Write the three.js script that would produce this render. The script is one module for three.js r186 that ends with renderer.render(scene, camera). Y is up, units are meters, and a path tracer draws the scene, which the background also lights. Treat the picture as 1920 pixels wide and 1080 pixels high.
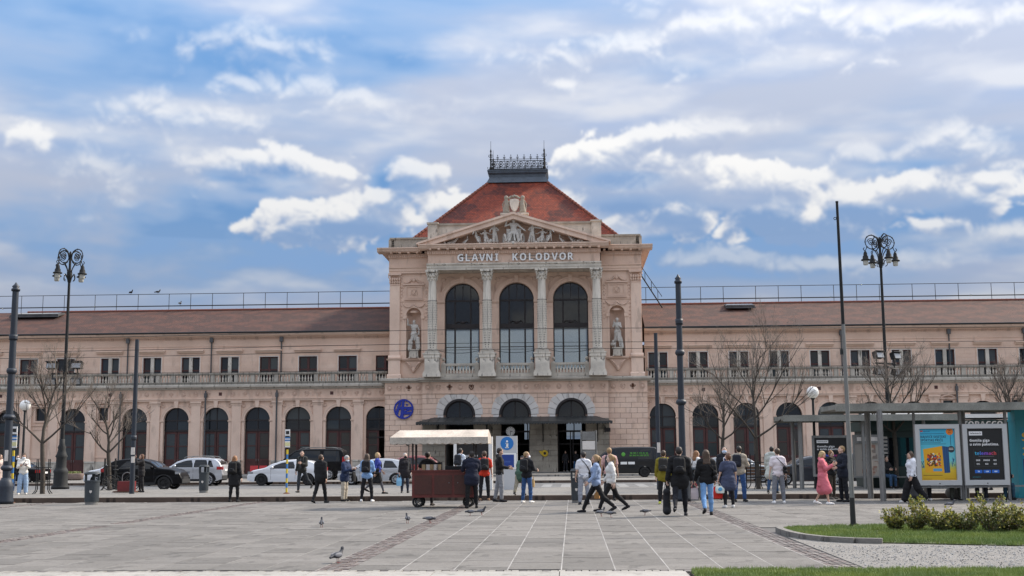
import * as THREE from 'three';
import { mergeGeometries, toCreasedNormals } from 'three/addons/utils/BufferGeometryUtils.js';
import { ImprovedNoise } from 'three/addons/math/ImprovedNoise.js';
import { FontLoader } from 'three/addons/loaders/FontLoader.js';
import { TextGeometry } from 'three/addons/geometries/TextGeometry.js';

// ---------------------------------------------------------------- camera
const scene = new THREE.Scene();
const camera = new THREE.PerspectiveCamera(26.89, 1920 / 1080, 0.3, 6000);
{
  const T = 7.882 * Math.PI / 180, P = 2.812 * Math.PI / 180, R = 0.40 * Math.PI / 180;
  const f = new THREE.Vector3(-Math.sin(P) * Math.cos(T), Math.sin(T), -Math.cos(P) * Math.cos(T));
  const r = new THREE.Vector3(Math.cos(P), 0, -Math.sin(P)), u = new THREE.Vector3().crossVectors(r, f);
  const r2 = r.clone().multiplyScalar(Math.cos(R)).addScaledVector(u, -Math.sin(R)), u2 = new THREE.Vector3().crossVectors(r2, f);
  camera.position.set(4.85, 1.65, 105);
  camera.quaternion.setFromRotationMatrix(new THREE.Matrix4().makeBasis(r2, u2, f.clone().negate()));
}
// ---------------------------------------------------------------- renderer, sun
const renderer = new THREE.WebGLRenderer({ antialias: true });
renderer.toneMapping = THREE.LinearToneMapping;
renderer.toneMappingExposure = 2.1;
renderer.shadowMap.enabled = true;
const SUN = new THREE.Vector3(0.68, 0.62, -0.40).normalize();   // afternoon sun, behind thin cloud to the right of the station
const sun = new THREE.DirectionalLight(0xfff1de, 2.6);
sun.position.copy(SUN).multiplyScalar(150).add(new THREE.Vector3(4, 0, 50)); sun.target.position.set(4, 0, 50);
sun.castShadow = true; sun.shadow.radius = 10; sun.shadow.mapSize.set(4096, 4096);
Object.assign(sun.shadow.camera, { left: -75, right: 75, top: 75, bottom: -75, near: 1, far: 400 });
scene.add(sun, sun.target);

// ---------------------------------------------------------------- small helpers
let seed = 20240;
const rnd = () => { seed = (seed + 0x6D2B79F5) | 0; let t = Math.imul(seed ^ (seed >>> 15), 1 | seed); t = (t + Math.imul(t ^ (t >>> 7), 61 | t)) ^ t; return ((t ^ (t >>> 14)) >>> 0) / 4294967296; };
const rr = (a, b) => a + (b - a) * rnd();
const reseed = (n) => { seed = n * 7919 + 13; };
const clamp = (x, a = 0, b = 1) => Math.min(b, Math.max(a, x));
const sst = (a, b, x) => { x = clamp((x - a) / (b - a)); return x * x * (3 - 2 * x); };
const lerp = (a, b, t) => a + (b - a) * t;
const V = (x, y, z) => new THREE.Vector3(x, y, z);
const PI = Math.PI;

// ---------------------------------------------------------------- sky (air and clouds, by direction)
{
  const W = 4096, H = 2048, data = new Float32Array(W * H * 4), N = new ImprovedNoise();
  const fbm = (x, y, z, o) => { let s = 0, a = 0.5; for (let i = 0; i < o; i++) { s += a * N.noise(x, y, z); x = x * 2.03 + 11.3; y = y * 2.03 + 4.7; z = z * 2.03 + 7.1; a *= 0.5; } return s; };
  // cloud banks: azimuth right of north-facing axis, elevation, half width, half height (degrees), firmness
  const banks = [[2.4, 13.7, 2.1, .8, 1], [3.0, 12.4, 2.6, .7, 1], [6.8, 12.5, 1.4, .6, 1], [5.2, 11.3, 1.5, .55, 1], [5.9, 12.9, 1.5, .75, 1], [8.4, 12.2, 1.6, .8, 1], [9.7, 11.3, 1.6, .8, 1], [11.4, 10.7, 1.8, .65, 1], [12.8, 10.3, .8, .4, 1],
    [10.7, 12.3, 1.2, .6, .9], [13.2, 11.5, 1.6, .6, .9], [16.1, 11.8, 2.3, .7, .9], [18.4, 11.5, 1.5, .75, .9], [18.4, 13.4, 2.0, .9, .6], [14.1, 13.4, 1.1, .5, .5], [4.7, 14.9, 1.9, .5, .8], [7.7, 15.2, 2.3, .5, .55], [0, 17.4, 1.0, .45, .6],
    [3.4, 18.9, 4.6, .9, .55], [8.4, 19.7, 5.0, 1.0, .55], [15.5, 18.9, 4.6, .9, .55], [17, 10.1, 1.3, .35, .8], [20.5, 9.6, 2, .5, .6],
    [-14.2, 13.7, 1.6, .6, .85], [-11.6, 13.3, 1.6, .5, .85], [-17, 13.4, 1.6, .7, .6], [-7.6, 13.4, 1.3, .6, .75], [-11.1, 11.1, 2.8, .62, .95], [-25, 14.2, 1, .7, .8], [-22.3, 12.6, 1.8, 1.4, .4], [-8.9, 11.9, 1.5, .6, .8], [-5.6, 11.7, 1.1, .6, .9], [-19, 15.5, 3.5, .8, .5], [-13, 16.8, 4, .7, .45], [-15, 19, 3.5, .7, .45], [2, 10.1, 1.2, .4, .3], [7, 8.9, 4, .5, .35], [12, 8.6, 4, .5, .4], [-6, 8.6, 3, .7, .35]];
  const holes = [[-14.6, 13, 1.9, .55, .9], [-8.2, 12.9, 1.1, .85, .8], [-17, 9.8, 8.5, 1.9, .62], [-10, 9.3, 3.2, 1.0, .5], [8.5, 9.9, 4.6, 1.15, .95], [3.6, 10.4, 2.6, 1.2, .75], [18, 10.0, 4.4, 1.0, .9], [-22, 19.5, 5, .9, .32], [-11.5, 18.5, 4.6, .9, .36], [-18.5, 17.6, 3.5, .6, .3], [7, 17.7, 4, .6, .25], [0, 16, 3, .8, .2], [3.0, 12.9, 1.5, .3, .5], [14, 12.8, 2.5, .25, .25]];
  const deep = [.082, .168, .315], mid = [.142, .218, .345], veil = [.236, .264, .332], white = [.46, .458, .455], shade = [.175, .22, .315];
  const puff = (x, y, z, o) => { let s = 0, a = .5; for (let i = 0; i < o; i++) { s += a * (2.4 * Math.abs(N.noise(x, y, z)) - .52); x = x * 2.07 + 3.7; y = y * 2.07 + 1.3; z = z * 2.07 + 8.1; a *= .56; } return s; };
  let firm = 1;
  const bank = (az, el) => { let m = -1, sw = 1e-6, sf = 0; for (const b of banks) { const p = (az - b[0]) / (b[2] * 1.3), q = (el - b[1]) / (b[3] * 1.4), r = Math.sqrt(p * p + q * q * (q < 0 ? .75 : 1)); if (r < 2.4) { const k = .8 * (1 - r) + .25 * sst(.75, 1, b[4]) - (1 - b[4]) * .12, e = Math.exp(k * 5) * (1 - sst(1.6, 2.4, r)); sw += e; sf += e * b[4]; const h = Math.max(.25 - Math.abs(m - k), 0) / .25; m = Math.max(m, k) + h * h * .0625; } } firm = clamp(sf / sw); return m; };
  const open = (x, y, z) => -.12 + 1.6 * fbm(x * 3.2 + 1.7, y * 7, z * 3.2, 3);
  const dens = (x, y, z, az, el, w) => { const m = w > 0 ? lerp(open(x, y, z), bank(az, el), w) : open(x, y, z); if (m < -.85) return -1; const wx = .010 * N.noise(x * 40, y * 50, z * 40 + 4), wy = .008 * N.noise(x * 46 + 7, y * 54, z * 46); return m + .80 * puff((x + wx) * 18, (y + wy) * 23, z * 18, 7); };
  for (let j = 0; j < H; j++) {
    const el = ((j + .5) / H - .5) * 180; if (el < -1) { for (let i = 0; i < W; i++) data.set([.20, .20, .195, 1], (j * W + i) * 4); continue; }
    const sy = Math.sin(el * PI / 180), cy = Math.cos(el * PI / 180), fine = el < 30 ? 1 : 8;
    for (let i = 0; i < W; i++) {
      const o = (j * W + i) * 4, a = ((i + .5) / W - .5) * 2 * PI, ahead = Math.abs(((i + .5) / W) - .25) < .125;
      if (i % (ahead ? fine : 8)) { data.copyWithin(o, o - 4, o); continue; }
      const x = Math.cos(a) * cy, z = Math.sin(a) * cy, az = Math.atan2(x, -z) * 180 / PI, rad = PI / 180;
      const w = (1 - sst(27, 40, Math.abs(az + 2))) * (1 - sst(22, 32, el));
      let v = lerp(.80, .71, w) + 1.0 * fbm(x * 2.6, sy * 8, z * 2.6 + 5, 4) + .38 * fbm(x * 8 + 9 + sy * 9, sy * 46, z * 8, 6);
      if (w > 0) for (const h of holes) { const p = (az - h[0]) / h[2], q = (el - h[1]) / h[3], r2 = p * p + q * q; if (r2 < 3.4) v -= w * h[4] * (1 - sst(0, 3.4, r2)) * (.85 + 1.3 * fbm(x * 16, sy * 30, z * 16, 4)); }
      v = clamp(lerp(v, .82, sst(9, 5.5, el) * .75), .22 * sst(13, 9.6, el));
      // a broken sheet of higher cloud, brighter on its upper side
      const ss = sy + .012, sc = fbm(x * 5 + 2, sy * 19, z * 5, 6), sc2 = fbm(x * 5 + 2.02, ss * 19, z * 5, 6), sa = sst(-.12, .30, sc + .25 * (v - .5)) * .75, sl = clamp(.5 + (sc - sc2) * 3.2);
      firm = 1; const d = dens(x, sy, z, az, el, w), f0 = w > 0 ? lerp(1, firm, w) : 1, e1 = lerp(.6, .10, sst(.45, .95, f0));
      let al = sst(-.05 - (1 - f0) * .12, e1, d), dep = 0, rel = 0;
      if (al > .01) { // how much cloud lies between this point and the lit upper edge
        for (const [s, k] of [[.16, .22], [.36, .26], [.62, .26], [1.0, .26]]) { const a2 = az + s * .45, e2 = el + s, c2 = Math.cos(e2 * rad); const dn = dens(Math.sin(a2 * rad) * c2, Math.sin(e2 * rad), -Math.cos(a2 * rad) * c2, a2, e2, w); dep += k * sst(-.05, .55, dn); if (s < .5) rel += d - dn; }
        al *= lerp(.9, lerp(.12, 1, f0), w) * (1 - lerp(.15, .62, w) * sst(.35, 1, dep - .35 * rel));
      }
      const lit = clamp(1.06 - lerp(.45, 1, w) * dep + .25 * (d - .3) * (1 - dep) + .75 * rel), g = Math.max(0, x * SUN.x + sy * SUN.y + z * SUN.z), glow = (1 + .9 * Math.pow(g, 9)) * (1 + 3 * sy) / 1.73;   // overcast luminance rises from horizon to zenith
      for (let k = 0; k < 3; k++) data[o + k] = glow * lerp(lerp(lerp(lerp(deep[k], mid[k], sst(0, .45, v)), veil[k], sst(.3, .95, v)), lerp(shade[k] * 1.12, lerp(veil[k], white[k], .55), sl), sa), lerp(shade[k], white[k], lit), al);
      data[o + 3] = 1;
    }
  }
  const t = new THREE.DataTexture(data, W, H, THREE.RGBAFormat, THREE.FloatType);
  t.mapping = THREE.EquirectangularReflectionMapping; t.magFilter = THREE.LinearFilter; t.minFilter = THREE.LinearFilter; t.needsUpdate = true;
  scene.background = t; scene.environment = t;
}
// ---------------------------------------------------------------- textures
const hash2 = (x, y, s) => { let h = Math.imul(x, 374761393) ^ Math.imul(y, 668265263) ^ Math.imul(s, 2147483647 ^ 0x5bd1e995); h = Math.imul(h ^ (h >>> 13), 1274126177); return ((h ^ (h >>> 16)) >>> 0) / 4294967296; };
const vnoise = (x, y, p, s = 1) => { const xi = Math.floor(x), yi = Math.floor(y), fx = x - xi, fy = y - yi, u = fx * fx * (3 - 2 * fx), w = fy * fy * (3 - 2 * fy), m = (n) => ((n % p) + p) % p; return lerp(lerp(hash2(m(xi), m(yi), s), hash2(m(xi + 1), m(yi), s), u), lerp(hash2(m(xi), m(yi + 1), s), hash2(m(xi + 1), m(yi + 1), s), u), w); };
const tfbm = (u, v, p, o, s = 1) => { let t = 0, a = .5, n = 0; for (let i = 0; i < o; i++) { t += a * vnoise(u * p, v * p, p, s + i); n += a; a *= .5; p *= 2; } return t / n; };   // tiles over 0..1
function tex(size, fn, srgb = true, metres = 1) {
  const d = new Uint8Array(size * size * 4);
  for (let j = 0; j < size; j++) for (let i = 0; i < size; i++) { const c = fn(i / size, j / size), o = (j * size + i) * 4; for (let k = 0; k < 3; k++) d[o + k] = clamp(Array.isArray(c) ? c[k] : c) * 255; d[o + 3] = 255; }
  const t = new THREE.DataTexture(d, size, size); t.wrapS = t.wrapT = THREE.RepeatWrapping; t.magFilter = THREE.LinearFilter; t.minFilter = THREE.LinearMipmapLinearFilter; t.generateMipmaps = true;
  if (srgb) t.colorSpace = THREE.SRGBColorSpace; t.repeat.set(1 / metres, 1 / metres); t.needsUpdate = true; return t;
}
const grainTex = tex(512, (u, v) => { const a = tfbm(u, v, 6, 5, 3), b = tfbm(u, v, 90, 2, 9); return .62 + .30 * a + .16 * b; }, true, 2.3);
const plasterTex = tex(1024, (u, v) => { const a = tfbm(u, v, 4, 5, 31), s = tfbm(u, v * .28, 16, 4, 44), b = tfbm(u, v, 120, 2, 7), st = sst(.60, .78, s) * .09; const k = .85 + .16 * a + .05 * b - st; return [k, k * (1 - .02 * (1 - a)), k * (1 - .03 * (1 - a))]; }, true, 6);
const stoneTex = tex(1024, (u, v) => { const a = tfbm(u, v, 5, 6, 61), st = tfbm(u, v * .2, 24, 4, 77), b = tfbm(u, v, 100, 2, 5); const dark = sst(.56, .74, .55 * a + .45 * st); const k = (.66 + .34 * a) * (1 - .55 * dark) + .08 * b; return [k, k * .985, k * .955]; }, true, 3.2);
const asphaltTex = tex(512, (u, v) => { const a = tfbm(u, v, 5, 4, 12), b = hash2(u * 512 | 0, v * 512 | 0, 3); return .70 + .2 * a + .14 * (b - .5); }, true, 3);
const paverTex = tex(1024, (u, v) => { const a = tfbm(u, v, 7, 5, 13), b = hash2(u * 1024 | 0, v * 1024 | 0, 8), c = tfbm(u, v, 60, 3, 21), st = sst(.66, .74, tfbm(u, v, 10, 4, 91)); const k = .76 + .14 * a + .26 * (b - .5) + .16 * c - .15 * st - (hash2(u * 170 | 0, v * 170 | 0, 66) > .9955 ? .22 : 0); return [k, k * .99, k * .97]; }, true, 2.6);
const gravelTex = tex(1024, (u, v) => { const g = hash2(u * 512 | 0, v * 512 | 0, 8), g2 = tfbm(u, v, 160, 2, 4), a = tfbm(u, v, 6, 4, 31); const k = .45 + .28 * g + .25 * g2 + .16 * a; return [k, k * .99, k * .97]; }, true, 2.4);
// beaver-tail clay tiles: colour and relief, 1 repeat = 3.6 m = 20 tiles across, 24 courses
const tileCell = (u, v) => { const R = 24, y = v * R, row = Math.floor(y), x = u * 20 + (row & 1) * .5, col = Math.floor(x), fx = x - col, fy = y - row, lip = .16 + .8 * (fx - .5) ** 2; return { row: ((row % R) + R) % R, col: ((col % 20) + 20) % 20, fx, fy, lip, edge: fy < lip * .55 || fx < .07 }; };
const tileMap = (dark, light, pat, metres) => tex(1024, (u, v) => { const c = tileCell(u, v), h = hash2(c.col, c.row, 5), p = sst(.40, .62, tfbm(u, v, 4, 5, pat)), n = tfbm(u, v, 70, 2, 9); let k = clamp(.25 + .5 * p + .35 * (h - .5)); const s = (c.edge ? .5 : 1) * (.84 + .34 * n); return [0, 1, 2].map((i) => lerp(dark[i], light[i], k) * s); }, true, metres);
const tileBump = tex(1024, (u, v) => { const c = tileCell(u, v); return c.fx < .05 ? .2 : c.fy < c.lip * .45 ? .15 : 1 - .75 * c.fy; }, false, 3.6);

// ---------------------------------------------------------------- materials
const mats = {};
const std = (r, g, b, rough = .85, o = {}) => { const m = new THREE.MeshStandardMaterial({ roughness: rough, ...o }); m.color.setRGB(r, g, b); return m; };
const hexm = (h, rough = .8, o = {}) => new THREE.MeshStandardMaterial({ color: h, roughness: rough, ...o });
const MAT = {
  pink: std(.765, .57, .45, .9, { map: plasterTex, bumpMap: grainTex, bumpScale: .006 }),
  pinkB: std(.79, .60, .48, .9, { map: plasterTex, bumpMap: grainTex, bumpScale: .006 }),
  pinkC: std(.72, .53, .42, .9, { map: plasterTex, bumpMap: grainTex, bumpScale: .006 }),
  pinkD: std(.79, .585, .455, .9, { map: plasterTex, bumpMap: grainTex, bumpScale: .006 }),
  pale: std(.70, .67, .63, .85, { map: plasterTex, bumpMap: grainTex, bumpScale: .006 }),
  paleB: std(.64, .62, .585, .85, { map: plasterTex, bumpMap: grainTex, bumpScale: .006 }),
  stone: std(.66, .625, .575, .9, { map: stoneTex, bumpMap: grainTex, bumpScale: .012 }),
  stoneL: std(.84, .80, .74, .85, { map: stoneTex, bumpMap: grainTex, bumpScale: .008 }),
  stoneD: std(.44, .415, .375, .92, { map: stoneTex, bumpMap: grainTex, bumpScale: .015 }),
  stoneWall: std(.50, .46, .40, .9, { map: stoneTex, bumpMap: grainTex, bumpScale: .01 }),
  stoneWallB: std(.44, .41, .36, .9, { map: stoneTex, bumpMap: grainTex, bumpScale: .01 }),
  sculpt: std(.76, .72, .66, .9, { map: grainTex, bumpMap: grainTex, bumpScale: .01 }),
  sculptD: std(.42, .39, .34, .92, { map: stoneTex }),
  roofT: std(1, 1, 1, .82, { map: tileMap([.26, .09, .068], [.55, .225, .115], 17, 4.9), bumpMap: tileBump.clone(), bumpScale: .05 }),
  roofW: std(1, 1, 1, .85, { map: tileMap([.205, .12, .092], [.36, .21, .155], 27, 3.6), bumpMap: tileBump, bumpScale: .03 }),
  ridge: std(.30, .10, .065, .85, { map: grainTex }),
  lead: std(.085, .11, .145, .5, { map: grainTex }),
  iron: std(.009, .010, .011, .8),
  ironG: std(.022, .025, .027, .75, { map: grainTex }),
  navy: std(.026, .037, .056, .55, { map: grainTex }),
  zinc: std(.14, .14, .145, .55, { map: grainTex, metalness: .4 }),
  galv: std(.30, .30, .29, .5, { map: grainTex, metalness: .35 }),
  greenMetal: std(.30, .30, .265, .6, { map: grainTex }),
  canopy: std(.055, .058, .058, .5, { map: grainTex, metalness: .3 }),
  frameBr: std(.10, .030, .026, .6, { map: grainTex }),
  frameDk: std(.022, .015, .016, .55, { map: grainTex }),
  glass: new THREE.MeshPhysicalMaterial({ color: 0x1a1f24, roughness: .05, metalness: 0, ior: 1.52, specularIntensity: 1 }),
  glassB: new THREE.MeshPhysicalMaterial({ color: 0x2a343a, roughness: .04, ior: 1.52 }), glassC: new THREE.MeshPhysicalMaterial({ color: 0x3a4042, roughness: .07, ior: 1.52 }),
  glassDoor: new THREE.MeshPhysicalMaterial({ color: 0x38342f, roughness: .08, ior: 1.52 }),
  pane: new THREE.MeshPhysicalMaterial({ color: 0xc8ced2, roughness: .02, transmission: 1, thickness: 0, ior: 1.5 }),
  frosted: new THREE.MeshPhysicalMaterial({ color: 0xdfe3e6, roughness: 1, transmission: .9, thickness: 0 }),
  mortarD: std(.42, .29, .235, .95, { map: grainTex }),
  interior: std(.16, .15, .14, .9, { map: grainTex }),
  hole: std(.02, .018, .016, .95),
  white: std(.78, .77, .75, .6), whitePlain: std(.82, .82, .81, .45),
  black: std(.015, .015, .016, .6), rubber: std(.02, .02, .02, .85), rust: std(.16, .07, .04, .9, { map: grainTex }),
  rim: std(.55, .56, .58, .3, { metalness: .8 }), chrome: std(.7, .7, .72, .15, { metalness: 1 }),
  bark: std(.095, .08, .066, .95, { map: grainTex, bumpMap: grainTex, bumpScale: .02 }),
  twig: std(.15, .125, .105, .9),
  wood: std(.17, .030, .022, .55, { map: grainTex }),
  asphalt: std(.19, .19, .19, .92, { map: asphaltTex }),
  paver: std(.180, .172, .163, .9, { map: paverTex, bumpMap: paverTex, bumpScale: .004 }),
  paverB: std(.155, .148, .140, .9, { map: paverTex, bumpMap: paverTex, bumpScale: .004 }),
  paverC: std(.203, .194, .184, .9, { map: paverTex, bumpMap: paverTex, bumpScale: .004 }),
  mortar: std(.41, .395, .375, .95, { map: grainTex }),
  joint: std(.10, .095, .09, .95),
  sett: std(.225, .185, .172, .9, { map: grainTex }), settB: std(.235, .212, .20, .9, { map: grainTex }), settC: std(.205, .168, .157, .9, { map: grainTex }),
  concrete: std(.225, .217, .206, .9, { map: paverTex, bumpMap: paverTex, bumpScale: .003 }),
  kerb: std(.13, .095, .078, .92, { map: stoneTex }),
  kerbG: std(.36, .35, .335, .9, { map: stoneTex }),
  gravel: std(.37, .36, .35, .97, { map: gravelTex, bumpMap: gravelTex, bumpScale: .015 }),
  soil: std(.10, .085, .055, .95, { map: grainTex }),
};
for (const k in MAT) MAT[k].name = k;
MAT.roofT.bumpMap.repeat.set(1 / 4.9, 1 / 4.9);

// ---------------------------------------------------------------- geometry helpers
const norm = (g) => { const h = g.index ? g.toNonIndexed() : g.clone(); for (const k of Object.keys(h.attributes)) if (!['position', 'normal', 'uv'].includes(k)) h.deleteAttribute(k); if (!h.attributes.uv) h.setAttribute('uv', new THREE.BufferAttribute(new Float32Array(h.attributes.position.count * 2), 2)); if (!h.attributes.normal) h.computeVertexNormals(); h.morphAttributes = {}; h.clearGroups?.(); return h; };
const M = (...list) => mergeGeometries(list.flat(9).map(norm), false);
function uvm(g) { const h = g.index ? g.toNonIndexed() : g, p = h.attributes.position, n = h.attributes.normal, uv = new Float32Array(p.count * 2); for (let i = 0; i < p.count; i++) { const ax = Math.abs(n.getX(i)), ay = Math.abs(n.getY(i)), az = Math.abs(n.getZ(i)), x = p.getX(i), y = p.getY(i), z = p.getZ(i); const c = az >= ax && az >= ay ? [x, y] : ax >= ay ? [z, y] : [x, z]; uv[2 * i] = c[0]; uv[2 * i + 1] = c[1]; } h.setAttribute('uv', new THREE.BufferAttribute(uv, 2)); return h; }
const box = (w, h, d, x = 0, y = 0, z = 0, ry = 0, rx = 0, rz = 0) => { const g = new THREE.BoxGeometry(w, h, d); if (rz) g.rotateZ(rz); if (rx) g.rotateX(rx); if (ry) g.rotateY(ry); return uvm(g.translate(x, y, z)); };
const bx = (x0, x1, y0, y1, z0, z1) => box(x1 - x0, y1 - y0, z1 - z0, (x0 + x1) / 2, (y0 + y1) / 2, (z0 + z1) / 2);
const cyl = (r0, r1, h, x = 0, y = 0, z = 0, s = 12) => new THREE.CylinderGeometry(r1, r0, h, s).translate(x, y + h / 2, z);   // r0 at the foot
const sph = (r, x = 0, y = 0, z = 0, sx = 1, sy = 1, sz = 1, n = 12) => new THREE.SphereGeometry(r, n, Math.max(6, n * .7 | 0)).scale(sx, sy, sz).translate(x, y, z);
const lathe = (pts, s = 14) => new THREE.LatheGeometry(pts.map((p) => new THREE.Vector2(p[0], p[1])), s);
const ext = (shape, depth, z = 0, bevel = 0, cs = 20) => uvm(new THREE.ExtrudeGeometry(shape, { depth, bevelEnabled: bevel > 0, bevelSize: bevel, bevelThickness: bevel, bevelSegments: 1, curveSegments: cs }).translate(0, 0, z));
const poly = (pts) => { const s = new THREE.Shape(); pts.forEach((p, i) => (i ? s.lineTo(p[0], p[1]) : s.moveTo(p[0], p[1]))); return s; };
const rod = (a, b, r, s = 6, r2 = r) => { const A = V(...a), B = V(...b), d = B.clone().sub(A), g = new THREE.CylinderGeometry(r2, r, d.length(), s); g.applyQuaternion(new THREE.Quaternion().setFromUnitVectors(V(0, 1, 0), d.clone().normalize())); return g.translate((A.x + B.x) / 2, (A.y + B.y) / 2, (A.z + B.z) / 2); };
const tube = (pts, r, seg = 24, rs = 6) => new THREE.TubeGeometry(new THREE.CatmullRomCurve3(pts.map((p) => V(...p))), seg, r, rs);
const archPath = (cx, hw, y0, ys, P = THREE.Path) => { const s = new P(); s.moveTo(cx - hw, y0); s.lineTo(cx + hw, y0); s.lineTo(cx + hw, ys); s.absarc(cx, ys, hw, 0, PI, false); s.lineTo(cx - hw, y0); return s; };
const rectPath = (x0, x1, y0, y1, P = THREE.Path) => { const s = new P(); s.moveTo(x0, y0); s.lineTo(x1, y0); s.lineTo(x1, y1); s.lineTo(x0, y1); s.lineTo(x0, y0); return s; };
const rect = (x0, x1, y0, y1) => rectPath(x0, x1, y0, y1, THREE.Shape);
const ringArc = (cx, cy, r0, r1, a0, a1) => { const s = new THREE.Shape(); s.absarc(cx, cy, r1, a0, a1, false); s.absarc(cx, cy, r0, a1, a0, true); return s; };
const moved = (g, x, y, z, ry = 0, s = 1) => { const h = g.clone(); if (s !== 1) h.scale(s, s, s); if (ry) h.rotateY(ry); return h.translate(x, y, z); };

// ---------------------------------------------------------------- scene graph helpers
const used = {};
const numbered = (n) => { const k = used[n] = (used[n] ?? -1) + 1; return k ? n + '_' + String(k).padStart(3, '0') : n; };
function mesh(name, geo, m, parent) { const o = new THREE.Mesh(Array.isArray(geo) ? M(geo) : geo, m); o.name = name; o.castShadow = o.receiveShadow = true; if (parent) parent.add(o); return o; }
function tag(o, label, category, group) { o.userData.label = label; o.userData.category = category; if (group) o.userData.group = group; return o; }
function thing(name, label, category, pos = [0, 0, 0], ry = 0, group) { const o = new THREE.Group(); o.name = numbered(name); o.position.set(...pos); o.rotation.y = ry; scene.add(o); return tag(o, label, category, group); }
function solo(name, geo, m, label, category, group) { const o = mesh(numbered(name), geo, m, scene); return tag(o, label, category, group); }
function ground(name, geo, m) { const o = mesh(numbered(name), geo, m, scene); o.userData.kind = 'structure'; return o; }
const glassAny = () => [MAT.glass, MAT.glass, MAT.glassB, MAT.glassC][rnd() * 4 | 0];
const put = (o, x, y, z, ry = 0) => { o.position.set(x, y, z); o.rotation.y = ry; return o; };
// profile moulding: 2-D outline (z, y) swept along x from x0 to x1
const mould = (x0, x1, prof) => { const g = new THREE.ExtrudeGeometry(poly(prof), { depth: x1 - x0, bevelEnabled: false }); g.rotateY(PI / 2).scale(1, 1, -1); const p = g.attributes.position; for (let i = 0; i < p.count; i++) p.setX(i, p.getX(i) + x0); g.index || 0; const idx = []; for (let i = 0; i < p.count; i += 3) idx.push(i, i + 2, i + 1); g.setIndex(idx); const h = g.toNonIndexed(); h.computeVertexNormals(); return uvm(h); };
// ================================================================= SETTING: ground
const flat = (x0, x1, z0, z1, y) => { const g = new THREE.PlaneGeometry(x1 - x0, z1 - z0).rotateX(-PI / 2).translate((x0 + x1) / 2, y, (z0 + z1) / 2); return uvm(g); };
ground('ground', flat(-2500, 2500, -2500, 2500, -.09), std(.20, .20, .19, .95, { map: asphaltTex }));
// streets and pavements between the plaza and the station
ground('road', flat(-90, 90, 33.5, 49, 0), MAT.asphalt);
ground('road', flat(-90, 90, 12, 22, .004), MAT.asphalt);
ground('pavement', bx(-90, 90, -.05, .16, 49, 59.9), MAT.concrete);
ground('kerb', bx(-90, 90, -.05, .168, 59.9, 60.2), MAT.kerb);
ground('kerb', bx(-90, 90, -.05, .165, 48.8, 49), MAT.kerbG);
ground('pavement', bx(-90, 90, -.05, .145, 22.2, 33.3), MAT.concrete);
ground('kerb', bx(-90, 90, -.05, .15, 33.3, 33.5), MAT.kerb);
ground('kerb', bx(-90, 90, -.05, .15, 22, 22.2), MAT.kerb);
ground('pavement', bx(-90, 90, -.05, .145, -.2, 11.8), MAT.concrete);
ground('kerb', bx(-90, 90, -.05, .15, 11.8, 12), MAT.kerbG);
for (const [x, n] of [[2.2, 9]]) { const g = []; for (let i = 0; i < n; i++) g.push(flat(x + i * 1.0, x + i * 1.0 + .5, 37, 45.5, .006)); ground('road_marking', M(g), std(.34, .34, .335, .85, { map: asphaltTex })); }
ground('road_marking', flat(-60, 60, 41.2, 41.35, .005), std(.5, .5, .49, .8));
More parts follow.
